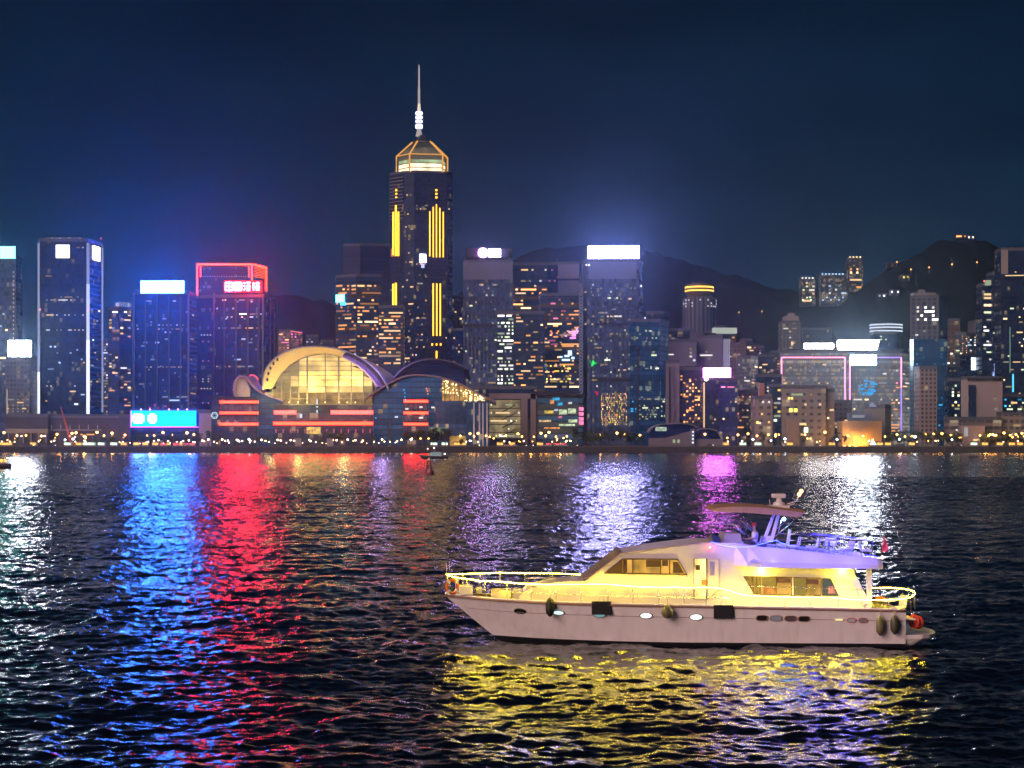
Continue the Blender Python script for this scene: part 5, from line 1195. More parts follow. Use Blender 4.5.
    mb.prism(P, 0, Z(401), 0); mb.build('curved_glass', facade('curved_glass', (.06,.06,.08), (.3,.26,.28), 3.8, 2.4, .3, .12, .25, (.8,.7,.9), .08, .08, (1,.75,.4), .35), t)
    mb = MB(); mb.box(X(467), X(489), -2, 20, 0, Z(401)); mb.build('corner_glass', facade('corner_glass', (.05,.07,.09), (.2,.2,.22), 4.2, 2.0, .12, .2, .2, (.4,.6,.8), .07, .07, (.9,.8,.5), .3), t)
    for x in (474,479.5,483,487): mb = MB(); mb.box(X(x)-.5, X(x)+.5, -2.8, -2.2, 0, Z(403)); mb.build('column', plain('pale_column', (.5,.5,.55), .5), t)
    # lower storefront glow, right
    mb = MB(); mb.box(X(450), X(466), -6.1, -5.6, .3, Z(436)); mb.build('foyer', emit('foyer_amber', (1,.55,.12), .6, spread=.3), t)
    mb = MB(); mb.box(X(429), X(450), -4.8, -4.3, Z(433), Z(427.5)); mb.build('foyer', emit('foyer_green', (.5,.7,.4), .3, spread=.5), t)
    # lamps washing the underside of the great arch and the hall; the violet one is added to tint the skin
    for (x, y, z, e, c) in ((384,-22,Z(362),26000,(.55,.35,1)),(300,-12,Z(398),30000,(1,.74,.2)),(345,-12,Z(398),20000,(1,.74,.2)),(272,-11,Z(394),16000,(1,.76,.22))):
        l = bpy.data.lights.new('arch_flood_and_fill', 'POINT'); l.energy = e; l.color = c; l.shadow_soft_size = 1.0
        lo = bpy.data.objects.new('arch_flood_and_fill', l); lo.location = (X(x), y, z); lo.parent = t; COL.objects.link(lo)
exhibition()

# old wing of the exhibition centre with the portal frame, glass hall
t = T('convention_wing', 'long dark block with a thick pale portal frame right of the sweeping roof', 'building', [(470,1262),(537,1262)], 388, f_dark, depth=40)
for (x0,x1,y0,y1) in ((489,537,393.5,399),(521,527.5,399,444),(530.5,536,393,444)): t.box('portal_frame', 0, (x0+x1)/2, (y0+y1)/2, x1-x0, y1-y0, plain('portal', (.2,.17,.19), .7, scale=.1), 1.5, 2.2)
t.box('lit_gallery', 0, 505, 419, 31, 38, emit('gallery_amber', (.8,.6,.3), .3, spread=.15), .35, -.3)
for y in (405,413,421,429,436): t.lit(0,490,520,y-2.2,y+2,2.6,4,.75,'wgk',1.5,.6,hf=.4,rowvar=0,lev=(2,3,2)); t.box('gallery_slab', 0, 505, y+3.4, 32, .9, darkm, 1.2, 1.2)
f0 = t.faces[0]
for i in range(4):
    ya = 408+i*8; mb = MB(); mb.tube([f0.at(502,ya+4)+f0.n*1.8-t.base, f0.at(510,ya)+f0.n*1.8-t.base, f0.at(516,ya-3)+f0.n*1.8-t.base], .35, 5); mb.build('stair_flight', darkm, t.o)
t.w = [(f,x,y,w,h,k,l) for (f,x,y,w,h,k,l) in t.w]
t.lit(0,470,537,389,393,3,3,.15,'wo'); 
for w in list(t.w): pass
t.done()
t = T('glass_hall', 'glass block showing coloured lights inside beside the pale portal frame', 'building', [(537.5,1262),(578,1262),(583,1275)], 396, facade('glass_hall', (.05,.07,.09), (.2,.2,.23), 4.2, 30, .25, .0, .25, (.7,.8,.8), .08, .4, (.9,.8,.6), .06), depth=30)
t.box('roof_band', 0, 558, 393.5, 44, 4, darkm, 3, 1)
for (x,y,w,h,k) in ((552,402,4,4,'o'),(556,399,7,3,'c'),(560,404,5,3,'c'),(556,410,4,2,'b'),(563,412,8,5,'g'),(560,417,4,2,'p'),(549,412,9,3,'y'),(572,411,8,5,'g'),(573,421,9,3,'g'),(570,403,4,2,'k'),(567,425,16,2,'g'),(545,421,12,2,'w'),(552,428,16,1.6,'o')): t.box('lit_display', 0, x, y, w, h, emit('disp_'+k, PAL[k], .7, spread=.7), .4, .3)
for y in (409,414,419,423): t.box('pink_screen', 1, 580.6, y, 4, 3.6, emit('pink_screen', (1,.25,.5), 1.3, spread=.6), .4, .3)
t.done()
# harbour-front dome building
t = thing('pavilion', 'dark glass pavilion under a shallow curved roof at the water edge, mid right', 'pavilion', (PX(675,1225),1225,GZ))
X = lambda px: PX(px,1225)-t.location.x
Z = lambda py: PZ(py,1225)-GZ
L = smooth([(648,432),(652,427),(662,423.6),(675,422.6),(688,423.5),(697,427)],4)
shell([(X(x),Z(y)) for x,y in L], -6, 16, .6, plain('pavilion_roof', (.2,.19,.24), .5), t, 'curved_roof')
mb = MB(); mb.profile([(X(649),0),(X(649),Z(433)),(X(653),Z(428.6)),(X(663),Z(425)),(X(675),Z(424)),(X(687),Z(425)),(X(692),Z(427)),(X(692),0)],-4,14); mb.build('glass_wall', f_navy, t)
mb = MB(); mb.box(X(655),X(666),-4.4,-4.05,Z(431),Z(427)); mb.build('lit_panel', emit('green_pane', (.6,.8,.6), .6, spread=.5), t)
mb = MB(); mb.profile([(X(648),0),(X(648),Z(438)),(X(664),Z(438)),(X(690),Z(431)),(X(690),0)],-6,-4.5); mb.build('terrace_wall', plain('pale_terrace', (.18,.16,.2), .8), t)
mb = MB(); mb.box(X(690),X(693.5),-6.5,-4.6,0,Z(429)); mb.build('stair_tower', plain('pale_terrace', (.18,.16,.2), .8), t)
for y in (432,435.5,439,442.5): mb = MB(); mb.box(X(691.2),X(692.6),-6.9,-6.55,Z(y+.6),Z(y-.6)); mb.build('stair_lamp', win_mat('b',2), t)
for x in (672,676.5): mb = MB(); mb.box(X(x),X(x+2.5),-6.4,-6.05,Z(443),Z(439.5)); mb.build('lit_panel', win_mat('g',0), t)
t = thing('pavilion', 'second low dark domed pavilion just right of the curved-roof one', 'pavilion', (PX(706,1226),1226,GZ))
X = lambda px: PX(px,1226)-t.location.x
L = smooth([(694,438),(696,431),(702,428.5),(710,428.5),(717,431.5),(721,438)],4)
shell([(X(x),Z(y)) for x,y in L], -5, 14, .5, plain('pavilion_roof', (.2,.19,.24), .5), t, 'curved_roof')
mb = MB(); mb.profile([(X(695),0),(X(695),Z(438)),(X(697),Z(433)),(X(703),Z(430)),(X(710),Z(430)),(X(716),Z(433)),(X(720),Z(438)),(X(720),0)],-3,12); mb.build('glass_wall', f_navy, t)
mb = MB(); mb.box(X(694),X(722),-5,-3.2,0,Z(439)); mb.build('terrace_wall', plain('pale_terrace', (.18,.16,.2), .8), t)
# low site buildings at left
t = T('site_hall', 'long low dark hall with pale columns at the foot of the corner-lit tower', 'building', [(5,1236),(48,1236)], 416, plain('site_dark', (.05,.05,.08), .7, scale=.05), depth=20)
t.box('pale_deck', 0, 27, 431, 43, 4.5, plain('deck_pale', (.22,.22,.26), .7), 1, .5)  # deck band in pale paint
for i in range(6): t.box('column', 0, 9+i*7.5, 436, 1, 14, plain('deck_pale', (.22,.22,.26), .7), .8, .8)
for x in (17,21.5,41,44.5): t.win(0,x,436,1.6,1.6,'k',2)
t.done()
t = T('site_hall', 'second low hall with thin posts on its roof deck, left of the LED screen', 'building', [(48.5,1240),(130,1240)], 416.5, plain('site_dark2', (.06,.055,.09), .7, scale=.05), depth=20)
t.box('deck', 0, 76, 430, 52, 1.6, plain('deck_pale', (.22,.22,.26), .7), 1.2, 1); t.box('roof_edge', 0, 84, 417, 70, .8, plain('deck_pale', (.22,.22,.26), .7), 1.2, 1)
for i in range(6): t.box('post', 0, 52+i*9.2, 427.5, .6, 5, steelw, .5, 1)
t.win(0,70,436,1.6,1.6,'w',2); t.win(0,75,437,1.6,1.6,'k',2); t.lit(0,50,128,433,443,3,3,.12,'wko'); t.done()
# crane
def crane(lab, px, D, h, lean, jib):
    t = thing('crane', lab, 'crane', (PX(px,D),D,GZ))
    mb = MB(); mb.box(-2,2,-2,2,.9,3.2); mb.box(-2.6,2.6,-2.2,2.2,0,.9); mb.build('cab', plain('crane_cab', (.45,.2,.08), .6), t)
    mb = MB(); a = Vector((0,0,3)); b = Vector((lean,0,h)); n = 12
    for k in range(4):
        off = Vector(((k%2-.5)*1.2, (k//2-.5)*1.2, 0)); mb.tube([a+off, b+off*.4], .14, 4)
    for i in range(n):
        p = a.lerp(b, i/n); q = a.lerp(b, (i+1)/n); s = .6*(1-.6*i/n)
        mb.tube([p+Vector((-s,-s,0)), q+Vector((s,-s,0))], .1, 4); mb.tube([p+Vector((s,-s,0)), q+Vector((-s,-s,0))], .1, 4)
    mb.build('boom', plain('crane_red', (.5,.1,.08), .6), t)
    mb = MB(); mb.tube([b, b+Vector((jib,0,-h*.55))], .06, 4); mb.build('hoist_rope', darkm, t)
    return t
crane('red lattice crane leaning left in front of the low dark halls', 71, 1226, 27, -7, -1)
# ------------------------------------------------------------------ waterfront: trees, lamps, kiosks, cars
def leaf_crown(seed, h, w):
    r = random.Random(seed); mb = MB(); cl = []
    for i in range(9): 
        a = r.uniform(0,6.28); d = r.uniform(0,.62)*w; cl.append((d*math.cos(a), d*math.sin(a), h*r.uniform(.42,.9), w*r.uniform(.22,.42)))
    for (cx,cy_,cz,rr) in cl:
        for k in range(55):
            a, b = r.uniform(0,6.28), math.acos(r.uniform(-1,1)); q = rr*r.uniform(.6,1.08)
            p = Vector((cx+q*math.sin(b)*math.cos(a), cy_+q*math.sin(b)*math.sin(a), cz+q*math.cos(b)*.8)); s = r.uniform(.16,.34)
            u = Vector((r.uniform(-1,1),r.uniform(-1,1),r.uniform(-1,1))).normalized()*s; v = u.cross(Vector((r.uniform(-1,1),r.uniform(-1,1),r.uniform(-1,1))).normalized()).normalized()*s
            mb.quad([p-u, p+v, p+u, p-v], 0)
    return mb
leafm = plain('leaves', (.05,.075,.03), .8, noise=.5, scale=.8, spec=.2); barkm = plain('bark', (.12,.09,.07), .9)
tree_src = []
for s in range(5):
    h = 7.5+s*.6; w = 3.2+.35*(s % 3)
    t = thing('tree', 'bushy dark tree on the waterfront promenade', 'tree', (0,0,0), group='trees along the waterfront')
    mb = MB(); mb.tube([(0,0,0),(.15,0,h*.25),(.05,.1,h*.5)], .28, 6, taper=.16)
    for k in range(5): a = k*1.3+s; mb.tube([(.08,.05,h*(.3+.05*k)),(w*.4*math.cos(a), w*.4*math.sin(a), h*.68)], .12, 4, taper=.05)
    mb.build('trunk', barkm, t); leaf_crown(30+s, h, w).build('crown', leafm, t); tree_src.append(t)
palm_src = thing('palm_tree', 'slim palm with a drooping crown of fronds on the promenade', 'palm tree', (0,0,0), group='palms along the waterfront')
mb = MB(); mb.tube([(0,0,0),(.1,0,3),(.25,.05,6),(.3,.1,8.4)], .22, 6, taper=.14); mb.build('trunk', barkm, palm_src)
mb = MB()
for k in range(14):
    a = k*2.4; pts = [Vector((.3+u*2.6*math.cos(a), .1+u*2.6*math.sin(a), 8.4+1.0*math.sin(u*2.4)-1.5*u*u+(k%3)*.15*u)) for u in (0,.25,.5,.75,1)]
    sd = Vector((-math.sin(a), math.cos(a), 0))
    for i in range(4):
        w0 = .32*math.sin(.5+i*.7); w1 = .32*math.sin(.5+(i+1)*.7) if i < 3 else .03
        mb.quad([pts[i]-sd*w0-Vector((0,0,w0*.6)), pts[i], pts[i+1], pts[i+1]-sd*w1-Vector((0,0,w1*.6))]); mb.quad([pts[i], pts[i]+sd*w0-Vector((0,0,w0*.6)), pts[i+1]+sd*w1-Vector((0,0,w1*.6)), pts[i+1]])
mb.build('crown', leafm, palm_src)
def lamp_src(lab, col, st, h, r, grp):
    t = thing('street_lamp', lab, 'street lamp', (0,0,0), group=grp)
    mb = MB(); mb.tube([(0,0,0),(0,0,.5)], .22, 8, taper=.16); mb.tube([(0,0,.5),(0,0,h-r*.8)], .1, 6, taper=.06); mb.build('pole', darkm, t)
    mb = MB(); mb.ball((0,0,h), r, 8); mb.build('lamp_globe', emit('lamp_'+grp, col, st, st > 15), t)
    mb = MB(); mb.lathe([(r*.5,h+r*.8),(r*.3,h+r*1.15),(0,h+r*1.3)], 8); mb.build('lamp_cap', darkm, t); return t
LA = lamp_src('orange globe lamp on a tall post behind the sea wall', (1,.4,.07), 22, 8.5, .7, 'orange lamps along the waterfront')
LB = lamp_src('small cream globe lamp on a short post along the promenade rail', (1,.66,.34), 12, 3.6, .45, 'cream lamps along the promenade')
LC = lamp_src('bright bluish-white floodlamp on a post behind the sea wall', (.65,.85,1), 30, 6.5, .75, 'white floodlamps along the waterfront')
def kiosk_src(lab, col, st, w, aw, grp):
    t = thing('kiosk', lab, 'kiosk', (0,0,0), group=grp)
    mb = MB(); mb.box(-w,w,0,3,0,3.1); mb.build('wall', plain('kiosk_wall', (.3,.26,.22), .8), t)
    mb = MB(); mb.box(-w*.9,w*.9,-.12,.05,.9,2.5); mb.build('lit_counter', emit('kiosk_'+grp, col, st, False, spread=.7), t)
    mb = MB(); mb.profile([(0,0)]*0 or [(-w-.2,3.1),(w+.2,3.1),(w+.2,3.25),(-w-.2,3.25)], -1.2, 3.2); mb.quad([(-w-.2,-1.6,2.7),(w+.2,-1.6,2.7),(w+.2,0,3.2),(-w-.2,0,3.2)]); mb.build('awning', plain('awn_'+grp, aw, .8), t); return t
KA = kiosk_src('low stall with an amber lit counter and dark awning on the waterfront', (1,.48,.1), 1.8, 2.2, (.2,.08,.05), 'amber stalls on the waterfront')
KB = kiosk_src('low stall with a pale greenish lit counter on the waterfront', (.7,1,.7), 2, 2.4, (.1,.15,.1), 'pale stalls on the waterfront')
KC = kiosk_src('low stall with a red-pink lit counter on the waterfront', (1,.1,.15), 1.6, 2.6, (.2,.05,.06), 'red stalls on the waterfront')
def car_src(lab, col, grp, tail):
    t = thing('parked_car', lab, 'car', (0,0,0), group=grp)
    mb = MB(); mb.profile([(-2.1,.35),(2.1,.35),(2.15,.8),(1.3,.95),(.7,1.45),(-1.1,1.45),(-1.9,.95),(-2.15,.85)], -.85, .85); mb.build('body', plain('paint_'+grp, col, .3, coat=.5), t, bevel=.05)
    mb = MB(); mb.profile([(1.15,.98),(.65,1.38),(-1.05,1.38),(-1.7,.98)], -.87, .87); mb.build('window', plain('carglass', (.02,.02,.03), .1), t)
    for x in (-1.3,1.3):
        for y in (-.8,.8): mb = MB(); mb.lathe([(.33,-.1),(.33,.1)], 12, (x,y,.33), axis='y'); mb.build('wheel', darkm, t)
    for y in (-.6,.6):
        mb = MB(); mb.ball((2.12 if tail < 0 else -2.14, y, .7), .2, 6); mb.build('headlight' if tail < 0 else 'tail_light', emit('hl' if tail < 0 else 'tl', (1,.9,.7) if tail < 0 else (1,.03,.03), 14, False), t)
    return t
CA = car_src('silver car with red tail lights on the waterfront road', (.5,.5,.52), 'cars showing red tail lights', 1); CB = car_src('dark car with pale headlights on the waterfront road', (.08,.08,.1), 'cars showing headlights', -1)
index_kids()
used = set()
def put(src, x, y, z=GZ, rz=0.0, s=1.0):
    o = src if src.name not in used else copy_tree(src)
    used.add(src.name); o.location = (x, y, z); o.rotation_euler = (0,0,rz); o.scale = (s,s,s); return o
def strip(x0, x1, n, D0, D1, srcs, s=(.85,1.15)):
    for i in range(n):
        px = x0+(x1-x0)*(i+rng.random())/n; D = rng.uniform(D0, D1)
        put(rng.choice(srcs), PX(px,D), D, GZ, rng.uniform(0,6.28), rng.uniform(*s))
TS = tree_src
strip(-6,60,5,1214,1222,TS,(.6,.9)); strip(95,135,5,1212,1222,TS,(.7,1)); strip(135,200,16,1212,1224,TS,(.8,1.15)); strip(203,222,4,1210,1214,TS,(.9,1.2)); strip(224,275,7,1207,1213,TS,(.6,.85))
strip(318,346,5,1207,1212,TS,(.85,1.15)); strip(348,380,5,1206,1211,TS,(.6,.9)); strip(404,452,11,1208,1214,TS,(1,1.4)); strip(452,470,2,1208,1214,TS,(.5,.7)); strip(572,645,17,1214,1228,TS,(1,1.4)); strip(538,572,3,1206,1212,TS,(.5,.7))
strip(722,790,8,1212,1224,TS,(.6,.95)); strip(830,845,3,1210,1216,TS,(.7,.9)); strip(886,962,18,1212,1230,TS,(.9,1.35)); strip(980,1030,9,1212,1226,TS,(.8,1.25))
for x in (724,731,738,744,752,762,770,778,826,838,894): put(palm_src, PX(x,1210), 1210, GZ, rng.uniform(0,6.28), rng.uniform(.8,1.15))
for x in (4,17,26,57,72,76,84,97,104,112,125,147,154,163,172,187,194,500,506,518,534,541,549,556,567,595,617,624,640,705,738,748,757,805,825,848,863,905,912,926,934,942,951,980,990,996,1004,1010,1016,1022,885,897,470,478,486):
    D = rng.uniform(1205,1222); put(LA, PX(x,D), D, GZ, 0, rng.uniform(.75,1.12))
for i in range(64): x = 132+i*4.3+rng.uniform(-2.2,2.2); D = rng.uniform(1201,1207); put(LB, PX(x,D), D, GZ, 0, rng.uniform(.55,1.3))
for x in (412,420.5,428.5): put(LA, PX(x,1199), 1199, GZ, 0, .62)
for i in range(30): x = rng.choice((rng.uniform(0,130),rng.uniform(455,570),rng.uniform(720,1020))); D = 1204; put(LB, PX(x,D), D, GZ, 0, rng.uniform(.8,1.1))
for x in (65,73,228,239,249,742,771,753,785,837,869,952,899.5,411): D = rng.uniform(1204,1212); put(LC, PX(x,D), D, GZ, 0, rng.uniform(.5,.9))
put(LC, PX(915,1201), 1201, GZ, 0, 1.0)
for i in range(11): x = 66+i*11.5+rng.uniform(-3,3); put(rng.choice((KA,KA,KB)), PX(x,1212), 1212, GZ)
for x in (3,9,33,176,181,457,463,500,512,540,556,726,790,832,880,888,912,985,1000,1012,1020): put(KA, PX(x,1213), 1213, GZ)
for x in (86,92,434,445,743,758,873,974,560): put(KB, PX(x,1212.5), 1212.5, GZ)
for x in (176,186,192,549,557,564,163): put(KC, PX(x,1209), 1209, GZ, 0, .8)
for x in (508,515,545,551,555,561,566,190,185): put(CA, PX(x,1205+rng.random()*3), 1206.5, GZ+.02, 0)
for x in (523,530,574,470,476,710,780,817,902,958,1006,30,52): put(CB, PX(x,1208), 1208.5, GZ+.02, 0)

for i in range(44):
    x = rng.choice((rng.uniform(0,130),rng.uniform(455,575),rng.uniform(455,575),rng.uniform(715,835),rng.uniform(885,1024))); D = rng.uniform(1214,1232); put(LA, PX(x,D), D, GZ, 0, rng.uniform(.35,1.0))
for x in (14,60,84,112,150,190,470,500,530,560,600,745,760,806,835,900,940,985,1010):
    l = bpy.data.lights.new('street_light', 'POINT'); l.energy = 2200; l.color = (1,.45,.1); l.shadow_soft_size = .6
    lo = bpy.data.objects.new('street_light', l); lo.location = (PX(x,1221), 1221, GZ+7.5); COL.objects.link(lo)
# flagpoles / dark pylon in front of the hall
t = thing('pylon', 'tall dark post standing before the right glass flank of the exhibition hall', 'post', (PX(389.5,1206),1206,GZ)); mb = MB(); mb.box(-.7,.7,-.5,.5,0,17.5); mb.build('shaft', plain('pylon', (.05,.045,.05), .7), t); mb = MB(); mb.box(-1.0,1.0,-.8,.8,0,.6); mb.build('base', concrete, t)
for x, lab in ((298,'left of the two pale gate posts on the promenade before the golden hall'),(330,'right of the two pale gate posts on the promenade before the golden hall')):
    t = thing('gate_post', lab, 'gate post', (PX(x,1200),1200,GZ+.12)); mb = MB(); mb.box(-2,2,-1.2,1.2,0,4.6); mb.build('shaft', concrete, t); mb = MB(); mb.box(-2.3,2.3,-1.5,1.5,4.6,5.2); mb.build('cap', concrete, t)

# ------------------------------------------------------------------ far boats and the beacon
def hull(L, Bm, H, sheer=.3, n=14):
    """bow towards -x"""
    mb = MB(); rows = []
    for i in range(n+1):
        s = i/n; x = -L/2+L*s; w = Bm/2*min(1, (s*2.6)**.6)*(1-.12*max(0,s-.8)*5) if s > 0 else .02; z = H+sheer*(1-s)**2
        xx = x+(1-s)**3*0
        rows.append([(xx,-w,z),(xx+(1-s)**2*L*.1,-w*.82,z*.4),(xx+(1-s)**2*L*.16,-w*.5,-.35),(xx+(1-s)**2*L*.16,w*.5,-.35),(xx+(1-s)**2*L*.1,w*.82,z*.4),(xx,w,z)])
    mb.grid(rows, 0, True, True); mb.quad(list(reversed(rows[-1]))); mb.quad(rows[0]); return mb
D = 830.0
t = thing('motorboat', 'small dark motorboat with a pale wheelhouse crossing far off in mid channel', 'boat', (PX(433,D),D,0))
hull(14,3.8,1.1,.7).build('hull', plain('dark_hull', (.03,.03,.04), .5), t)
mb = MB(); mb.prism([(-2,-1.4),(4,-1.4),(4,1.4),(-2,1.4)], 1.1, 2.9, top=[(-1,-1.2),(3.8,-1.2),(3.8,1.2),(-1,1.2)]); mb.build('wheelhouse', plain('pale_cabin', (.5,.6,.62), .6), t)
mb = MB(); mb.box(-.6,3.4,-1.5,-1.42,1.7,2.5); mb.build('window', emit('boat_window', (.3,.6,.65), .5, False), t)
mb = MB(); mb.box(-1.4,4.1,-1.5,1.5,2.9,3.05); mb.tube([(0.5,0,3),(0.5,0,5)], .06, 5); mb.build('roof', plain('pale_cabin', (.5,.6,.62), .6), t)
for p, c, n in (((-2.4,0,4.6),(1,.35,.3),'mast_lamp'),((0.5,0,3.2+1.8),(1,.9,.9),'mast_lamp'),((5.4,0,2.2),(1,.8,.7),'stern_lamp')):
    mb = MB(); mb.ball(p,.28,8); mb.build(n, emit('nav_'+n+str(c[1]), c, 8, False), t)
mb = MB(); mb.tube([(-2.4,0,1.1),(-2.4,0,4.6)], .05, 5); mb.build('mast', steelw, t)
D = 470.0
t = thing('navigation_buoy', 'dark latticed buoy with a lantern floating below the small motorboat', 'buoy', (PX(429,D),D,0))
mb = MB(); mb.lathe([(1.2,-.5),(1.35,0),(1.35,.5),(1.1,.8),(.3,.85)], 16); mb.build('float', plain('buoy_red', (.25,.05,.06), .6), t)
mb = MB()
for k in range(4): a = k*math.pi/2+.6; b = a+math.pi/2; mb.tube([(.95*math.cos(a),.95*math.sin(a),.8),(.45*math.cos(a),.45*math.sin(a),3.6)], .07, 5); mb.tube([(.95*math.cos(a),.95*math.sin(a),.8),(.6*math.cos(b),.6*math.sin(b),2.6)], .05, 5); mb.tube([(.68*math.cos(a),.68*math.sin(a),2.3),(.68*math.cos(b),.68*math.sin(b),2.3)], .05, 5)
mb.box(-.6,.6,-.6,.6,3.5,3.6); mb.build('lattice', plain('buoy_dark', (.08,.03,.04), .6), t)
mb = MB(); mb.lathe([(.2,3.6),(.26,3.7),(.26,4.1),(.1,4.3),(0,4.35)], 12); mb.build('lantern', emit('buoy_lantern', (1,.5,.25), .6, False), t)
mb = MB(); mb.lathe([(.33,-.08),(.33,.08)], 12, (0,-1.36,.75), axis='y'); mb.build('reflector', plain('reflector', (.5,.3,.3), .4), t)
D = 560.0
t = thing('ferry', 'stern of a small amber-lit ferry entering at the left edge of the picture', 'ferry', (PX(-14,D),D,0))
hull(15,5,1.5,.5).build('hull', plain('dark_hull2', (.05,.04,.04), .5), t)
mb = MB(); mb.box(-5.5,6.2,-2.2,2.2,1.5,1.62); mb.box(-5.5,6.0,-2.2,2.2,3.7,3.9); mb.box(-5,-1,-2,2,1.6,3.7); mb.build('deck_house', plain('ferry_cream', (.45,.38,.25), .6), t)
mb = MB(); 
for x in (-.6,1.1,2.8,4.5,6.0): mb.box(x-.08,x+.08,-2.15,-2.0,1.6,3.7)
mb.build('posts', darkm, t); mb = MB(); mb.box(-1,5.8,-1.6,1.6,1.9,2.9); mb.build('lit_saloon', emit('saloon', (1,.5,.1), 1.5, spread=.7), t)
mb = MB(); mb.box(-4,4.5,-1.9,1.9,3.9,5.0); mb.build('upper_deck', plain('ferry_cream2', (.3,.28,.24), .6), t); mb = MB(); mb.ball((6.6,0,3.2),.22,8); mb.build('stern_lamp', emit('sternl', (1,.7,.3), 8, False), t)
# ------------------------------------------------------------------ the motor yacht in the foreground
YD = 83.0; X0 = 7.3
def bx(px, y=0.0): return (px-512.0)*(YD+y)/F - X0
def bz(py, y=0.0): return CAMH + (HY-py)*(YD+y)/F
def B(px, py, y=0.0): return (bx(px, y), y, bz(py, y))
gel = plain('gelcoat', (.78,.74,.74), .28, scale=.7, noise=.03, coat=.3)
hullm, _nb, _bs = new_mat('hull_paint')
_t = _nb.new('ShaderNodeTexCoord'); _m = _nb.new('ShaderNodeMapping'); _m.inputs['Scale'].default_value = (2.2, 2.2, .25); _z = _nb.new('ShaderNodeTexNoise'); _z.inputs['Scale'].default_value = 2.0; _z.inputs['Detail'].default_value = 6
_nb.l.new(_t.outputs['Object'], _m.inputs[0]); _nb.l.new(_m.outputs[0], _z.inputs['Vector'])
_r = _nb.new('ShaderNodeMapRange'); _r.inputs['From Min'].default_value = .45; _r.inputs['From Max'].default_value = .78; _nb.l.new(_z.outputs['Fac'], _r.inputs['Value'])
_nb.l.new(_nb.mix(_r.outputs[0], (.80,.75,.74,1), (.72,.66,.64,1)), _bs.inputs['Base Color'])
_bs.inputs['Roughness'].default_value = .32; _bs.inputs['Coat Weight'].default_value = .5; _bs.inputs['Coat Roughness'].default_value = .08
_nz2 = _nb.new('ShaderNodeTexNoise'); _nz2.inputs['Scale'].default_value = .9; _nb.l.new(_t.outputs['Object'], _nz2.inputs['Vector'])
_b = _nb.new('ShaderNodeBump'); _b.inputs['Distance'].default_value = .03; _b.inputs['Strength'].default_value = .5; _nb.l.new(_nz2.outputs['Fac'], _b.inputs['Height']); _nb.l.new(_b.outputs[0], _bs.inputs['Normal']); _nb.l.new(_b.outputs[0], _bs.inputs['Coat Normal'])
gel2 = plain('deck_paint', (.72,.66,.55), .45, scale=2, noise=.06)
trim = plain('rub_rail', (.3,.16,.1), .5); blackp = plain('boot_stripe', (.015,.015,.02), .4)
chrome = plain('stainless', (.7,.68,.62), .2, .9, noise=.03); canvas = plain('canopy_canvas', (.42,.25,.14), .8, scale=3)
rubber = plain('fender_dark', (.012,.012,.01), .6); olive = plain('fender_olive', (.12,.11,.045), .5)
glassd = plain('tinted_glass', (.02,.018,.018), .06); uphol = plain('seat_vinyl', (.6,.6,.66), .5)
e_str = emit('string_light', (1,.76,.06), 260, spread=1.6); e_led = emit('blue_strip', (.03,.045,1), 26)
YT = thing('motor_yacht', 'white motor yacht with glowing yellow string lights and blue-lit upper deck', 'yacht', (X0, YD, 0))
def hw(s): return 2.5*(1-(1-min(s/.45,1))**2.3)*(1-.03*max(0, s-.7)/.3) if s > 0 else 0.0
XB, XS = -3.09-X0, 17.64-X0
def sheer(x): return float(np.interp(x, [XB, XB+2.7, XB+6.7, XB+11, XS], [2.06,1.93,1.85,1.765,1.56]))
def hull_pt(s, h, side):
    """s 0 bow..1 stern; h 0 keel line .. 1 deck edge"""
    xd = XB+(XS-XB)*s; zd = sheer(xd); z = -0.5+(zd+0.5)*h
    rake = 2.5*(1-s)**2.2*(1-max(0,(z))/zd) if z > 0 else 2.5*(1-s)**2.2+(-z)*1.5*(1-s)**2
    wl = 2.38*(1-(1-min(s/.55,1))**1.9)*.97
    w = wl+(hw(s)-wl)*max(0,h-.2)/.8 if h > .2 else wl*(.55+.45*h/.2)
    return (xd+rake, side*w, z)
SN = [i/46 for i in range(47)]; HN = [0,.1,.2,.29,.34,.45,.6,.75,.88,1]
mb = MB()
for side in (-1, 1):
    rows = [[hull_pt(s, h, side) for s in SN] for h in HN]
    if side > 0: rows = [r[::-1] for r in rows]
    n0 = len(mb.f); mb.grid(rows, 0)
    for fi in range(n0, len(mb.f)): mb.m[fi] = 1 if (fi-n0)//46 < 3 else 0
tr = [hull_pt(1, h, -1) for h in HN]; tl = [hull_pt(1, h, 1) for h in HN]
for i in range(len(HN)-1): mb.quad([tr[i], tl[i], tl[i+1], tr[i+1]], 1 if i < 3 else 0)
HULL = mb.build('hull', [hullm, blackp], YT)
mb = MB(); dk = [hull_pt(s, 1, -1) for s in SN]; dl = [hull_pt(s, 1, 1) for s in SN]
for i in range(46): mb.quad([(dk[i][0],dk[i][1],dk[i][2]-.06),(dk[i+1][0],dk[i+1][1],dk[i+1][2]-.06),(dl[i+1][0],dl[i+1][1],dl[i+1][2]-.06),(dl[i][0],dl[i][1],dl[i][2]-.06)])
mb.build('deck', gel2, YT)
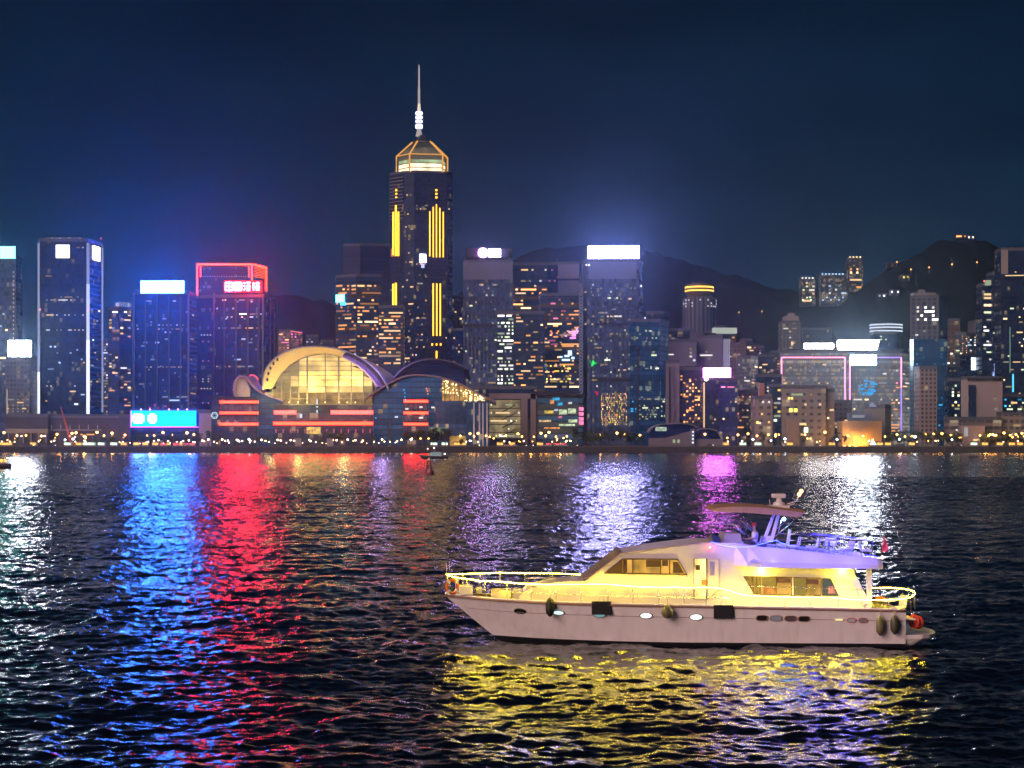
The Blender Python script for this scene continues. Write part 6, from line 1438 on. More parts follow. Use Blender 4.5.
for sd, nm in ((-1,'rub_rail'),(1,'rub_rail')):
    mb = MB(); mb.tube([(p[0]-(.03 if i == 0 else 0), p[1]*1.005, p[2]) for i, p in enumerate(dk if sd < 0 else dl)], .045, 6); mb.build('rub_rail', trim, YT)
    mb = MB(); mb.tube([(p[0], p[1]*1.004, p[2]+.08) for p in (dk if sd < 0 else dl)], .04, 6); mb.build('toe_rail', gel, YT)
    mb = MB(); mb.tube([(hull_pt(s,.79,sd)[0], hull_pt(s,.79,sd)[1]+sd*.004, hull_pt(s,.79,sd)[2]) for s in SN[1:]], .014, 5); mb.build('styling_line', plain('line_grey', (.35,.28,.28), .5), YT)
def side_y(px, py):    # y of the near hull side at a picture point
    y = -2.4
    for _ in range(12):
        x = bx(px, y); z = bz(py, y); s = 0.5
        lo, hi = 0.0, 1.0
        for _ in range(24):
            s = (lo+hi)/2
            h = (z+.5)/(sheer(XB+(XS-XB)*s)+.5); q = hull_pt(s, max(0,min(1,h)), -1)
            if q[0] < x: lo = s
            else: hi = s
        y = hull_pt(s, max(0,min(1,(z+.5)/(sheer(XB+(XS-XB)*s)+.5))), -1)[1]
    return y
def oval(name, px, py, wpx, hpx, mat, rimm, lab=None, sq=1.0):
    y = side_y(px, py); c = B(px, py, y); sc = (YD+y)/F; a, b = wpx*sc/2, hpx*sc/2
    y2 = side_y(px+wpx/2, py); ang = math.atan2(y2-y, a)
    def ring(k, dy): return [(math.copysign(abs(math.cos(t))**sq, math.cos(t))*a*k, dy, math.copysign(abs(math.sin(t))**sq, math.sin(t))*b*k) for t in [2*math.pi*i/28 for i in range(28)]]
    mb = MB(); mb.grid([ring(1.18,0.0), ring(1.16,-.03), ring(.98,-.035), ring(.98,-.005)], 0, True, True)
    o = mb.build('porthole', rimm, YT); o.location = (c[0], c[1]-.012, c[2]); o.rotation_euler = (math.asin(max(-.9,min(.9,(side_y(px,py+hpx)-side_y(px,py-hpx))/(2*hpx*sc)))),0,ang)
    mb = MB(); mb.quad(ring(1.0,-.012)); g = mb.build('glass', mat, o)
    if lab: o['label'] = lab
    return o
lit_p = emit('porthole_lit', (.75,1,.95), 1.1, False); lit_w = emit('porthole_white', (1,1,.95), 1.4, False)
oval('p',520,611,11,6.2,glassd,blackp,'dark oval porthole near the bow')
rg = plain('rim_grey',(.2,.19,.18),.4); oval('p',558.5,612.5,11,5,lit_p,rg); oval('p',599.5,615,11,4.6,emit('porthole_teal',(.3,.6,.6),.55,False),rg); oval('p',646,615.5,11.5,5.6,lit_w,rg); oval('p',696,617,12,5.8,lit_w,rg)
oval('p',762,618,10.5,5,glassd,trim,None,.6); oval('p',776,618.2,10.5,5,emit('porthole_dim',(.5,.42,.5),.3,False),trim,None,.6); oval('p',790.5,618.5,10.5,5,plain('porthole_grey',(.12,.09,.09),.3),trim,None,.6); oval('p',804,618.8,10.5,5,glassd,trim,None,.6)
oval('p',839,619.6,7.5,2,emit('slot_lamp',(1,.75,.3),1.2,False),gel,'thin lit slot in the hull side',.4)
rr = plain('red_rim',(.5,.06,.06),.5); oval('p',851.5,620.2,8,4.4,emit('porthole_rose',(.8,.55,.55),.3,False),rr,'red-rimmed oval porthole',.8); oval('p',863,620.4,8,4.4,emit('porthole_rose2',(.6,.4,.4),.2,False),rr,'red-rimmed oval porthole',.8)
# swim platform
mb = MB(); top = []; 
for i in range(13): a = -math.pi/2+math.pi*i/12; top.append((XS+1.75*max(0,math.cos(a))**.6, 2.3*math.sin(a)))
top = [(XS-.02,-2.3)]+top+[(XS-.02,2.3)]
bot = [(XS+(x-XS)*.45, y*.92) for x, y in top]
n = len(top); Z1, Zm, Z0 = .48, .32, .0
for a, za, b_, zb in ((bot,Z0,top,Zm),(top,Zm,top,Z1)):
    for i in range(n-1): mb.quad([(a[i][0],a[i][1],za),(a[i+1][0],a[i+1][1],za),(b_[i+1][0],b_[i+1][1],zb),(b_[i][0],b_[i][1],zb)])
mb.quad([(x,y,Z1) for x,y in top]); mb.quad([(x,y,Z0) for x,y in reversed(bot)]); mb.build('swim_platform', gel, YT)
# foredeck trunk and deckhouse
def extr(name, pts, y0, y1, mat, tumble=0.0, bevel=.05, par=None):
    """outline given in picture points at plane y0, extruded to the far side"""
    q = [(bx(x, y0), bz(y_, y0)) for x, y_ in pts]
    mb = MB(); mb.profile(q, y0, y1); return mb.build(name, mat, par or YT, bevel=bevel)
extr('trunk_cabin', [(518,605),(519,597.5),(527,589.5),(542,585.5),(557,582.3),(572,581),(592,581),(592,607)], -1.45, 1.45, gel2, bevel=.1)
HP = [(579,607),(581,583),(586,580.5),(620.5,553.8),(640,550.5),(662,547),(682,544.6),(700,542.6),(735,543),(772,549),(850,559),(850.5,568.5),(869,603),(869,611)]
HY0 = -1.9
extr('deckhouse', HP, HY0, 1.9, gel2, bevel=.06)
extr('windscreen', [(583,580.5),(617.5,554.3),(620.5,551.6),(623,552.4),(586,581.5)], -1.75, 1.75, plain('windscreen_glass',(.16,.11,.12),.12), bevel=.02)
mb = MB(); mb.tube([B(x,y,HY0-.03) for x,y in ((568,583.3),(586,581.8),(621,553.6),(650,549.5),(700,543.2))], .035, 6); mb.build('roof_moulding', plain('mould',(.55,.42,.4),.4), YT)
e_cab = emit('cabin_amber', (1,.52,.09), .62, spread=1.2); e_cab2 = emit('cabin_bright', (1,.52,.1), .62, spread=.9); curtain = emit('curtain_brown', (.55,.22,.04), .22, False); e_cab3 = emit('cabin_dim', (.8,.5,.08), .3, spread=1.5)
def panel(name, pts, mat, out=.02, y0=HY0, th=.02, par=None, lab=None):
    yy = y0-out; q = [(bx(x, yy), bz(y_, yy)) for x, y_ in pts]
    mb = MB(); mb.profile(q, yy-th, yy); o = mb.build(name, mat, par or YT)
    if lab: o['label'] = lab
    return o
def frame(pts, w, mat, out=.03, par=None, y0=HY0):
    mb = MB(); yy = y0-out; mb.tube([B(x,y,yy) for x,y in pts], w, 4, closed=True); return mb.build('frame', mat, par or YT)
W1 = [(604.5,573),(622.5,559),(677.5,559.2),(687,574.6)]
w = panel('side_window', W1, e_cab, lab='raked wheelhouse side window')
brown = plain('frame_brown',(.07,.035,.02),.5)
for pts, m, nm in (([(606,572.6),(621.5,560.2),(622.5,560.2),(622.5,573)], curtain, 'pane'),([(623,559.8),(627,559.8),(627,573.2),(623,573)], brown, 'curtain'),([(627.2,559.8),(632,559.8),(632,573.4),(627.2,573.2)], e_cab2, 'pane'),
                  ([(634,560),(646,560),(646,573.6),(634,573.4)], e_cab, 'pane'),([(646,567.5),(660,567.5),(660,574),(646,573.8)], e_cab2, 'pane'),([(646,560),(660,560),(660,567),(646,567)], curtain, 'pane'),([(662,560),(668,560),(668,566),(662,566)], curtain, 'pane'),([(673,562),(678,562),(684,573),(673,573)], curtain, 'pane')):
    panel(nm, pts, m, .042, th=.012, par=w)
for x in (632.8,660.6,669.5): panel('mullion', [(x-.5,559.5),(x+.5,559.5),(x+.5,574),(x-.5,573.6)], brown, .056, th=.02, par=w)
frame(W1, .03, brown, .055, w)
# open door and its lit opening
dr = panel('doorway', [(694,558.8),(706.3,558.8),(706.3,599),(694,599)], emit('door_glow',(1,.72,.22),1.7,spread=1.3), lab='lit doorway'); frame([(694,558.8),(706.3,558.8),(706.3,599),(694,599)], .025, brown, .05, dr)
panel('lit_detail', [(701.5,580),(706,580),(706,585),(701.5,585)], plain('red_thing',(.5,.15,.04),.6), .05, th=.02, par=dr); panel('lit_detail', [(695.5,565),(700,565),(700,570),(695.5,570)], curtain, .05, th=.01, par=dr)
d2 = panel('door', [(707.5,559.2),(719,559.2),(719,590),(707.5,599)], gel2, .05, th=.05); frame([(707.5,559.2),(719,559.2),(719,590),(707.5,599)], .018, plain('door_edge',(.35,.25,.22),.5), .1, d2); panel('door_window', [(710,561.5),(714.5,561.5),(714.5,575.5),(710,575.5)], plain('door_glass',(.3,.26,.45),.2), .11, th=.012, par=d2)
# saloon windows
W2 = [(743.5,576.3),(760.5,576.3),(760.5,594.3),(754.5,594.3)]; W3 = [(760.5,576.5),(821,578.2),(821,595.5),(760.5,594.8)]; W4 = [(822.5,578.5),(830.5,578.5),(838.5,596),(822.5,595.5)]
a = panel('side_window', W2, emit('curtain_gold',(.7,.42,.06),.4,False,spread=3), lab='pointed saloon window with drawn curtain'); frame(W2, .02, brown, .04, a); 
for x in (752,756): panel('curtain', [(x,577),(x+1,577),(x+2,594),(x+1.2,594)], brown, .04, th=.01, par=a)
b_ = panel('side_window', W3, e_cab2, lab='long saloon window showing the lit interior'); frame(W3, .022, brown, .05, b_)
for pts, m, nm in (([(762,577.5),(776,577.5),(776,587),(762,586)], e_cab3, 'pane'),([(763,587),(776,588),(776,594.5),(763,594)], emit('cab_orange',(1,.3,.06),.6,False,spread=2), 'pane'),([(777,578),(790.5,578.4),(790.5,583),(777,582.5)], plain('dim_plum',(.1,.05,.06),.4), 'pane'),
                  ([(793.5,578),(806,578.4),(806,595),(793.5,594.6)], emit('blind_olive',(.6,.42,.08),.38,False), 'curtain'),([(807,579),(818.5,579.2),(818.5,584.5),(807,584)], plain('dim_plum',(.1,.05,.06),.4), 'pane')):
    panel(nm, pts, m, .04, th=.01, par=b_)
for x in (776.5,791.5,792.8,806.5): panel('mullion', [(x-.5,577.5),(x+.5,577.5),(x+.5,595),(x-.5,595)], brown if x != 792.8 else gel, .052, th=.015, par=b_)
c_ = panel('side_window', W4, emit('teal_pane',(.2,.3,.26),.25,False), lab='slanted aft window with a plum patch'); panel('reflection_patch', [(828,586),(833,586),(835.5,593.5),(828,593.5)], plain('plum_patch',(.25,.1,.2),.3), .035, th=.01, par=c_); frame(W4, .02, brown, .04, c_)
# slanted aft pillar, soffit post
extr('aft_pillar', [(846,568.5),(852,568.5),(871,604),(864,604)], -2.08, -1.93, gel, bevel=.02)
mb = MB(); mb.box(bx(869,-2.0)-.11, bx(869,-2.0)+.11, -2.1,-1.9, 1.5, bz(569,-2.0)); mb.build('soffit_post', gel, YT); mb = MB(); mb.box(bx(869,-2.0)-.11, bx(869,-2.0)+.11, 1.9,2.1, 1.5, bz(569,-2.0)); mb.build('soffit_post', gel, YT)
# flybridge moulding
FX = [735,748,762,780,800,820,840,860,878,883]
def fr(px):
    I = lambda a: float(np.interp(px, FX, a))
    cb = I([566,567.2,568,568.3,568.6,568.8,569,569.3,569.5,569.5]); ft = I([565.2,563.6,562.4,562.4,562.8,563.2,563.8,564.4,565,565.4]); ct = I([543,545.2,546.8,548.6,550.4,552.4,554.4,556.4,558,560.5])
    yo = I([-1.95,-2.2,-2.36,-2.42,-2.42,-2.42,-2.42,-2.42,-2.38,-2.3]); yi = I([-1.86,-1.88,-1.95,-2.0,-2.03,-2.05,-2.07,-2.1,-2.1,-2.08])
    zb, zf, zc = bz(cb, yo), bz(ft, yo), bz(ct, yi)
    x = bx(px, -2.3); dkz = zb+.17
    near = [(x,0,zb),(x,yo*.9,zb),(x,yo,zb+.02),(x,yo,zf),(x,yi,zc),(x,yi+.1,zc),(x,yi+.13,max(dkz,zc-.5)),(x,0,max(dkz,zc-.5))]
    return near, [(p[0],-p[1],p[2]) for p in near]
mb = MB(); A_ = [fr(p)[0] for p in FX]; B2 = [fr(p)[1] for p in FX]
mb.grid(A_[::-1], 0, False); mb.grid(B2, 0, False)
mb.quad(A_[-1]); mb.quad(B2[-1][::-1]); mb.quad(A_[0][::-1]); mb.quad(B2[0]); mb.build('flybridge_moulding', gel, YT)
for i in range(4): panel('vent_slat', [(747+i*2.4,563-i*1.5),(765-i*.5+3,562.6-i*1.5),(766-i*.5+3,561.7-i*1.5),(748.5+i*2.4,562.1-i*1.5)], plain('vent_blue',(.45,.45,.75),.3), .03, y0=-2.3+i*.06, th=.02)
zfly = 4.05
# blue strip lights and white coaming top
cz = [(711,541.8),(716,543.4),(722,545.3),(730,546.8),(742,547.2),(752,546.4),(762,543.8),(770,541.6),(776,540.4),(781,542.8),(788,545),(796,546.4)]
mb = MB(); mb.tube([B(x,y,-2.2) for x,y in cz], .01, 6); mb.build('blue_strip_light', e_led, YT)
mb = MB(); mb.tube([B(x,y,-2.34) for x,y in ((781,543.5),(796,546.2),(820,549.4),(845,552.4),(876,556.2))], .007, 6); mb.build('blue_strip_light', emit('blue_strip_soft',(.012,.012,1),24), YT)
mb = MB(); mb.tube([B(x,y,1.6) for x,y in ((812,534),(835,536),(858,538.5),(872,541),(873,545))], .006, 6); mb.build('blue_strip_light', emit('blue_strip_soft',(.012,.012,1),24), YT)
for x,y in ((853.5,542.5),(870.5,538.3),(866,543)): mb = MB(); mb.ball(B(x,y,-1.2),.06,8); mb.build('blue_lamp', emit('blue_lamp',(.25,.4,1),30), YT)
# flybridge windscreen and helm console
mb = MB(); mb.grid([[B(713,542,-1.7),B(709,541,0),B(713,542,1.7)],[B(711.5,533.5,-1.6),B(706,533,0),B(711.5,533.5,1.6)]],0,True); mb.grid([[B(713,542,-1.7),B(722,543.5,-1.75)],[B(711.5,533.5,-1.6),B(720,537,-1.7)]],0,False); mb.build('flybridge_windscreen', plain('smoke_screen',(.05,.06,.12),.1), YT)
mb = MB(); mb.prism([(bx(720,-.6),-1.2),(bx(743,-.6),-1.2),(bx(743,-.6),1.0),(bx(720,-.6),1.0)], zfly-.1, bz(533,-.6), top=[(bx(723,-.6),-1.1),(bx(739,-.6),-1.1),(bx(739,-.6),.9),(bx(723,-.6),.9)]); mb.build('helm_console', plain('console_beige',(.42,.38,.36),.5), YT, bevel=.05)
mb = MB(); mb.tube([(bx(744,-.6)+.1,-.6+.25*math.cos(a*math.pi/6),bz(534,-.6)+.25*math.sin(a*math.pi/6)) for a in range(12)], .02, 5, closed=True); mb.build('steering_wheel', darkm, YT)
# radar arch, struts, canopy
for sd in (-1,1):
    yy = -1.75*sd if sd < 0 else -1.75
    y = .8*sd
    q = lambda px,py: (bx(px,-1.0), y, bz(py,-1.0))
    mb = MB(); pa = [(763,541),(773.5,516),(780,516),(770,541)]
    P1 = [(bx(x,-1.0), bz(y_,-1.0)) for x,y_ in ((762.5,542),(773,515),(775.2,515),(767.5,536),(771.5,536),(777.5,515),(780,515),(773,542))]
    if sd < 0: mb.profile(P1, -1.0, -.72); mb.build('arch_leg', gel, YT)
    for a, b in (((782,520),(778.5,535)),((796,520),(775,537)),((732,511),(726,531)),((726,512),(736,528)),((720,512),(713,536)),((734,524),(750,537)),((745,521),(757,533))):
        mb = MB(); mb.tube([q(*a), q(*b)], .022, 5); mb.build('canopy_strut', chrome, YT)
CU = smooth([(713.5,509.5),(720.5,507.6),(742,506.6),(767,508),(792,511),(805,512.8)],3); n = len(CU)
rows = []
for y, dz, sh in ((-1.75,0,0),(-1.5,.05,-.03),(-.6,.08,-.06),(0.6,.08,-.06),(1.5,.05,-.03),(1.75,0,0)):
    rows.append([(bx(p[0],-1.75)+(sh if i == 0 else -sh if i == n-1 else 0), y, bz(p[1],-1.75)+dz) for i, p in enumerate(CU)])
mb = MB(); mb.grid(rows,0); thk = [.04+.15*math.sin(math.pi*min(1,max(0,(i+.6)/n)))**.7 for i in range(n)]
lz = [bz(float(np.interp(p[0], [713.5,718,741,784,800,805], [511.6,512.4,512.4,515.8,517.6,512.5])), -1.75) for p in CU]
low = [[(p[0], p[1]*.98, lz[i]+(.03 if abs(r[0][1]) < 1.6 else 0)) for i, p in enumerate(r)] for r in rows]
mb.grid(low[::-1],0); mb.grid([low[0],rows[0]],0,False); mb.grid([rows[-1],low[-1]],0,False); mb.grid([[r[0] for r in rows],[r[0] for r in low]],0,False); mb.grid([[r[-1] for r in low],[r[-1] for r in rows]],0,False)
mb.build('canopy', canvas, YT)
mb = MB(); mb.box(bx(769,0),bx(788,0),-.5,.5,bz(508,0),bz(505.2,0)); mb.tube([B(770,505,-.3),B(769.5,499.5,-.3)],.02,5); mb.tube([B(787,504,0),B(796,501.5,0),B(800,494,0)],.022,5); mb.tube([B(787,506,0),B(795,503.5,0)],.022,5); mb.build('mast_frame', gel, YT)
mb = MB(); mb.lathe([(.3,bz(505.4,0)),(.26,bz(502.5,0)),(.14,bz(501.5,0)),(.12,bz(498,0)),(0,bz(497.8,0))],14,(bx(779,0),0,0)); mb.build('radar_pedestal', gel, YT)
mb = MB(); mb.box(bx(771.5,0),bx(785.5,0),-.14,.14,bz(498,0),bz(493.6,0)); mb.build('radar_scanner', gel, YT, bevel=.06)
for x,y in ((801.3,491.3),(799.2,494.4)): mb = MB(); mb.ball(B(x,y,0),.085,10); mb.build('masthead_lamp', emit('mast_orange',(1,.3,.08),14), YT)
mb = MB(); mb.ball(B(784,519,-.9),.075,10); mb.build('spot_lamp', emit('spot_cyan',(.25,.75,1),120), YT)
mb = MB(); mb.ball(B(710,547.3,-1.97),.06,8); mb.build('port_lamp', emit('port_red',(1,.04,.03),30), YT)
mb = MB(); mb.ball(B(882.5,557.5,-1.8),.06,8); mb.build('stern_lamp', emit('stern_warm',(1,.7,.55),30), YT)
for x in (762,843): mb = MB(); mb.lathe([(.1,0),(.1,.03)],12,(bx(x,-2.1),-2.1,bz(569.6,-2.1)-.01)); mb.build('soffit_lamp', emit('soffit_warm',(1,.72,.25),55), YT)
for k, (x, yy, zpx, e, c) in enumerate(((762,-2.15,572,40,(1,.76,.04)),(843,-2.15,573,40,(1,.76,.04)),(885,-.6,572,30,(1,.76,.04)),(845,.3,537,220,(.08,.08,1)),(800,-.6,536,100,(.1,.1,1)),(745,-.2,536,60,(.1,.1,1)),(735,-2.75,543,30,(.06,.06,1)),(775,-2.9,545,55,(.06,.06,1)),(815,-2.95,549,55,(.06,.06,1)),(855,-2.95,553,55,(.06,.06,1)),*[(x_,-2.4 if x_ > 560 else -2.25 if x_ > 520 else -1.3 if x_ > 470 else -.5,588.5 if x_ < 720 else 597.5,e_,(1,.76,.04)) for x_,e_ in ((462,7),(482,8),(506,9),(528,10),(550,10),(572,10),(594,9),(618,8),(642,8),(666,8),(690,7),(735,6),(775,6),(815,7))])):
    l = bpy.data.lights.new('deck_boost_light', 'POINT'); l.energy = e*1.7; l.color = c; l.shadow_soft_size = .06  # backs up the visible lamps; blue points outboard are added to tint the side
    lo = bpy.data.objects.new('deck_boost_light', l); lo.location = (bx(x,yy), yy, bz(zpx,yy)); lo.parent = YT; COL.objects.link(lo)
# rails: stations along the deck edge, string lights wound along them
NR = [(446,574.4),(450,576),(457,577.6),(463,578.4),(470,579),(481,581),(493,581),(505,582.2),(520,583.4),(532,583.8),(545,584.6),(552,584.4)]
NR2 = [(552,584.4),(575,584.4),(592,584.2),(608,584.3),(621,585.4),(633,586.4),(645,587),(660,587.4),(675,587),(689,587.8),(705,587.2),(718,588),(727,589.8),(736,593),(745,595.2),(761,596.2),(785,597),(810,597.4),(832,597.6),(852,599.6),(870,600),(885,599.8),(903,599.2),(911,597),(915,594),(914,591.4),(909,589.6),(903,588.6),(890,587.6),(870,587.8)]
def rail_y(px):
    s = (bx(px,-2.3)-XB)/(XS-XB); return -(hw(max(.004,min(1,s)))-.08) if s > 0 else -.05
def rp(px, py): y = rail_y(px); return B(px, py, y)
pts = [rp(*p) for p in NR]; fb = [B(x, y, y_) for x, y, y_ in ((446,574.4,.02),(463,573.8,1.05),(480,573.3,1.6),(500,572.6,1.95),(525,573,2.15),(552,573.2,2.3),(582,574.6,2.4))]
mb = MB(); mb.tube(pts, .009, 6); mb.build('string_light', e_str, YT)
mb = MB(); mb.tube(fb, .009, 6); mb.build('string_light', e_str, YT)
n2 = [rp(*p) for p in NR2[:23]]; n3 = []
for (x, y), yy in zip(NR2[23:], (-2.0,-1.2,0.2,1.3,1.9,2.2,2.25)): n3.append(B(x, y, yy))
mb = MB(); mb.tube(n2[2:], .009, 6); mb.tube(n2[:3], .007, 6); mb.build('string_light', emit('string_light2',(1,.76,.06),270,spread=1.6), YT)
mb = MB(); mb.tube([n2[-1]]+n3, .009, 6); mb.build('string_light', e_str, YT)
mb = MB(); mb.tube([(p[0],p[1]+.03,p[2]-.03) for p in pts+n2[1:11]], .018, 6); mb.tube([(p[0],p[1]+.03,p[2]-.03) for p in fb], .018, 6)
mb.tube([rp(p,585.6+(p-735)*.03) for p in (735,760,800,840,868)], .012, 5); mb.tube([(p[0],p[1],p[2]-.04) for p in [n2[-1]]+n3], .018, 6)
mb.build('hand_rail', chrome, YT)
for px in (447.5,456,467,485,507,531,556,581,608,633,659,684,706,733,760,785,810,838,864,889,905):
    y = rail_y(px); zz = float(np.interp(px, [p[0] for p in NR+NR2[1:23]], [p[1] for p in NR+NR2[1:23]])) if px < 735 else 597.5 if px < 845 else 599.5
    x = bx(px, y); mb = MB(); mb.tube([(x,y,sheer(x)-.05),(x,y,bz(zz,y))], .017, 5); mb.build('stanchion', chrome, YT)
for i, (x, y, z) in enumerate(fb[1:]): mb = MB(); mb.tube([(x,y,sheer(x)-.05),(x,y,z)], .015, 5); mb.build('stanchion', chrome, YT)
for (x, y, z) in n3: mb = MB(); mb.tube([(x,y,sheer(min(x,XS))-.05),(x,y,z)], .015, 5); mb.build('stanchion', chrome, YT)
mb = MB()
for px0, px1 in ((457,531),(531,633),(633,733)):
    q = [rp(px0+(px1-px0)*i/6, 0) for i in range(7)]; mb.tube([(p[0],p[1],sheer(p[0])+.42) for p in q], .009, 4)
mb.build('guard_wire', chrome, YT)
# flybridge rail
FR = [(778,533.5,-1.6),(800,534.5,-1.75),(820,536.3,-1.8),(845,539,-1.8),(868,541.5,-1.8),(873,542,-.5),(873,541.5,1.2),(868,540.5,1.7),(840,537,1.75),(800,533,1.7)]
mb = MB(); mb.tube([B(*p) for p in FR], .02, 5); mb.tube([(B(*p)[0],B(*p)[1],B(*p)[2]-.28) for p in FR], .012, 5); mb.build('flybridge_rail', chrome, YT)
for p in FR:
    q = B(*p); mb = MB(); mb.tube([(q[0]-.12,q[1],q[2]-.75),q], .016, 5); mb.build('stanchion', chrome, YT)
# bow fittings
for px, py0 in ((446.8,551),(449.6,550)): mb = MB(); q = B(px,py0,-.1 if px < 448 else .1); mb.tube([(q[0],q[1],1.95),q], .02, 5); mb.build('bow_staff', chrome, YT)
mb = MB(); mb.tube([B(446,574.4,0),B(449,586,0),B(446,595,0)], .05, 6); mb.tube([B(444,593.5,0),B(450,593,0)], .09, 6); mb.build('bow_roller', chrome, YT)
extr('windlass_box', [(459,595),(459,586.5),(472.5,586.5),(472.5,594.5)], -.7, .3, gel2, bevel=.03); extr('deck_locker', [(476,593.5),(476,588.3),(482,588.3),(482,593.5)], -.3, .5, gel2, bevel=.03)
extr('deck_locker', [(491,597.5),(491,591),(511,591),(511,597.5)], -1.1, .4, plain('locker_cream',(.6,.52,.36),.5), bevel=.04); extr('skylight_hood', [(511,598),(512,591.5),(516,590),(522,591),(525.5,595),(526,598)], -1.0, .6, plain('hood_grey',(.5,.44,.42),.4), bevel=.06)
mb = MB(); mb.tube([B(526,578.2,.6),B(560,577.4,.9),B(582,577.4,1.0)], .03, 5); mb.tube([B(529,578.2,.6),B(527,584,.6)], .02, 5); mb.build('boat_hook_rack', chrome, YT)
# cockpit furniture belongs to the boat: side seat, table
mb = MB(); mb.box(bx(872,0),bx(905,0),-2.2,2.2,1.15,1.2); mb.build('cockpit_sole', gel2, YT)
mb = MB(); mb.box(bx(872,0),bx(890,0),-1.2,-.2,1.88,1.93); mb.tube([(bx(881,0),-.7,1.2),(bx(881,0),-.7,1.88)],.05,8); mb.build('cockpit_table', gel, YT)
for px in (853.5,): pass
# flag
mb = MB(); mb.tube([B(880.5,560,-1.9),B(884.5,533.5,-1.9)], .018, 5); mb.build('flag_staff', chrome, YT)
rows = []
for i in range(7):
    t_ = i/6; a = B(884.3-3.6*t_,534.5+17.5*t_,-1.9); w_ = .3+9*t_*(1 if t_ < .8 else 1-(t_-.8)*2.2)
    b2 = B(884.3-3.6*t_+w_,534.5+17.5*t_+2*(1-t_),-1.9)
    rows.append([(a[0]+(b2[0]-a[0])*k/4, -1.9+.06*math.sin(k*1.7+i), a[2]+(b2[2]-a[2])*k/4) for k in range(5)])
mb = MB(); mb.grid(rows,0); mb.grid([[(p[0],p[1]+.012,p[2]) for p in r] for r in rows][::-1],0); mb.build('flag', plain('flag_red',(.8,.09,.14),.7), YT)

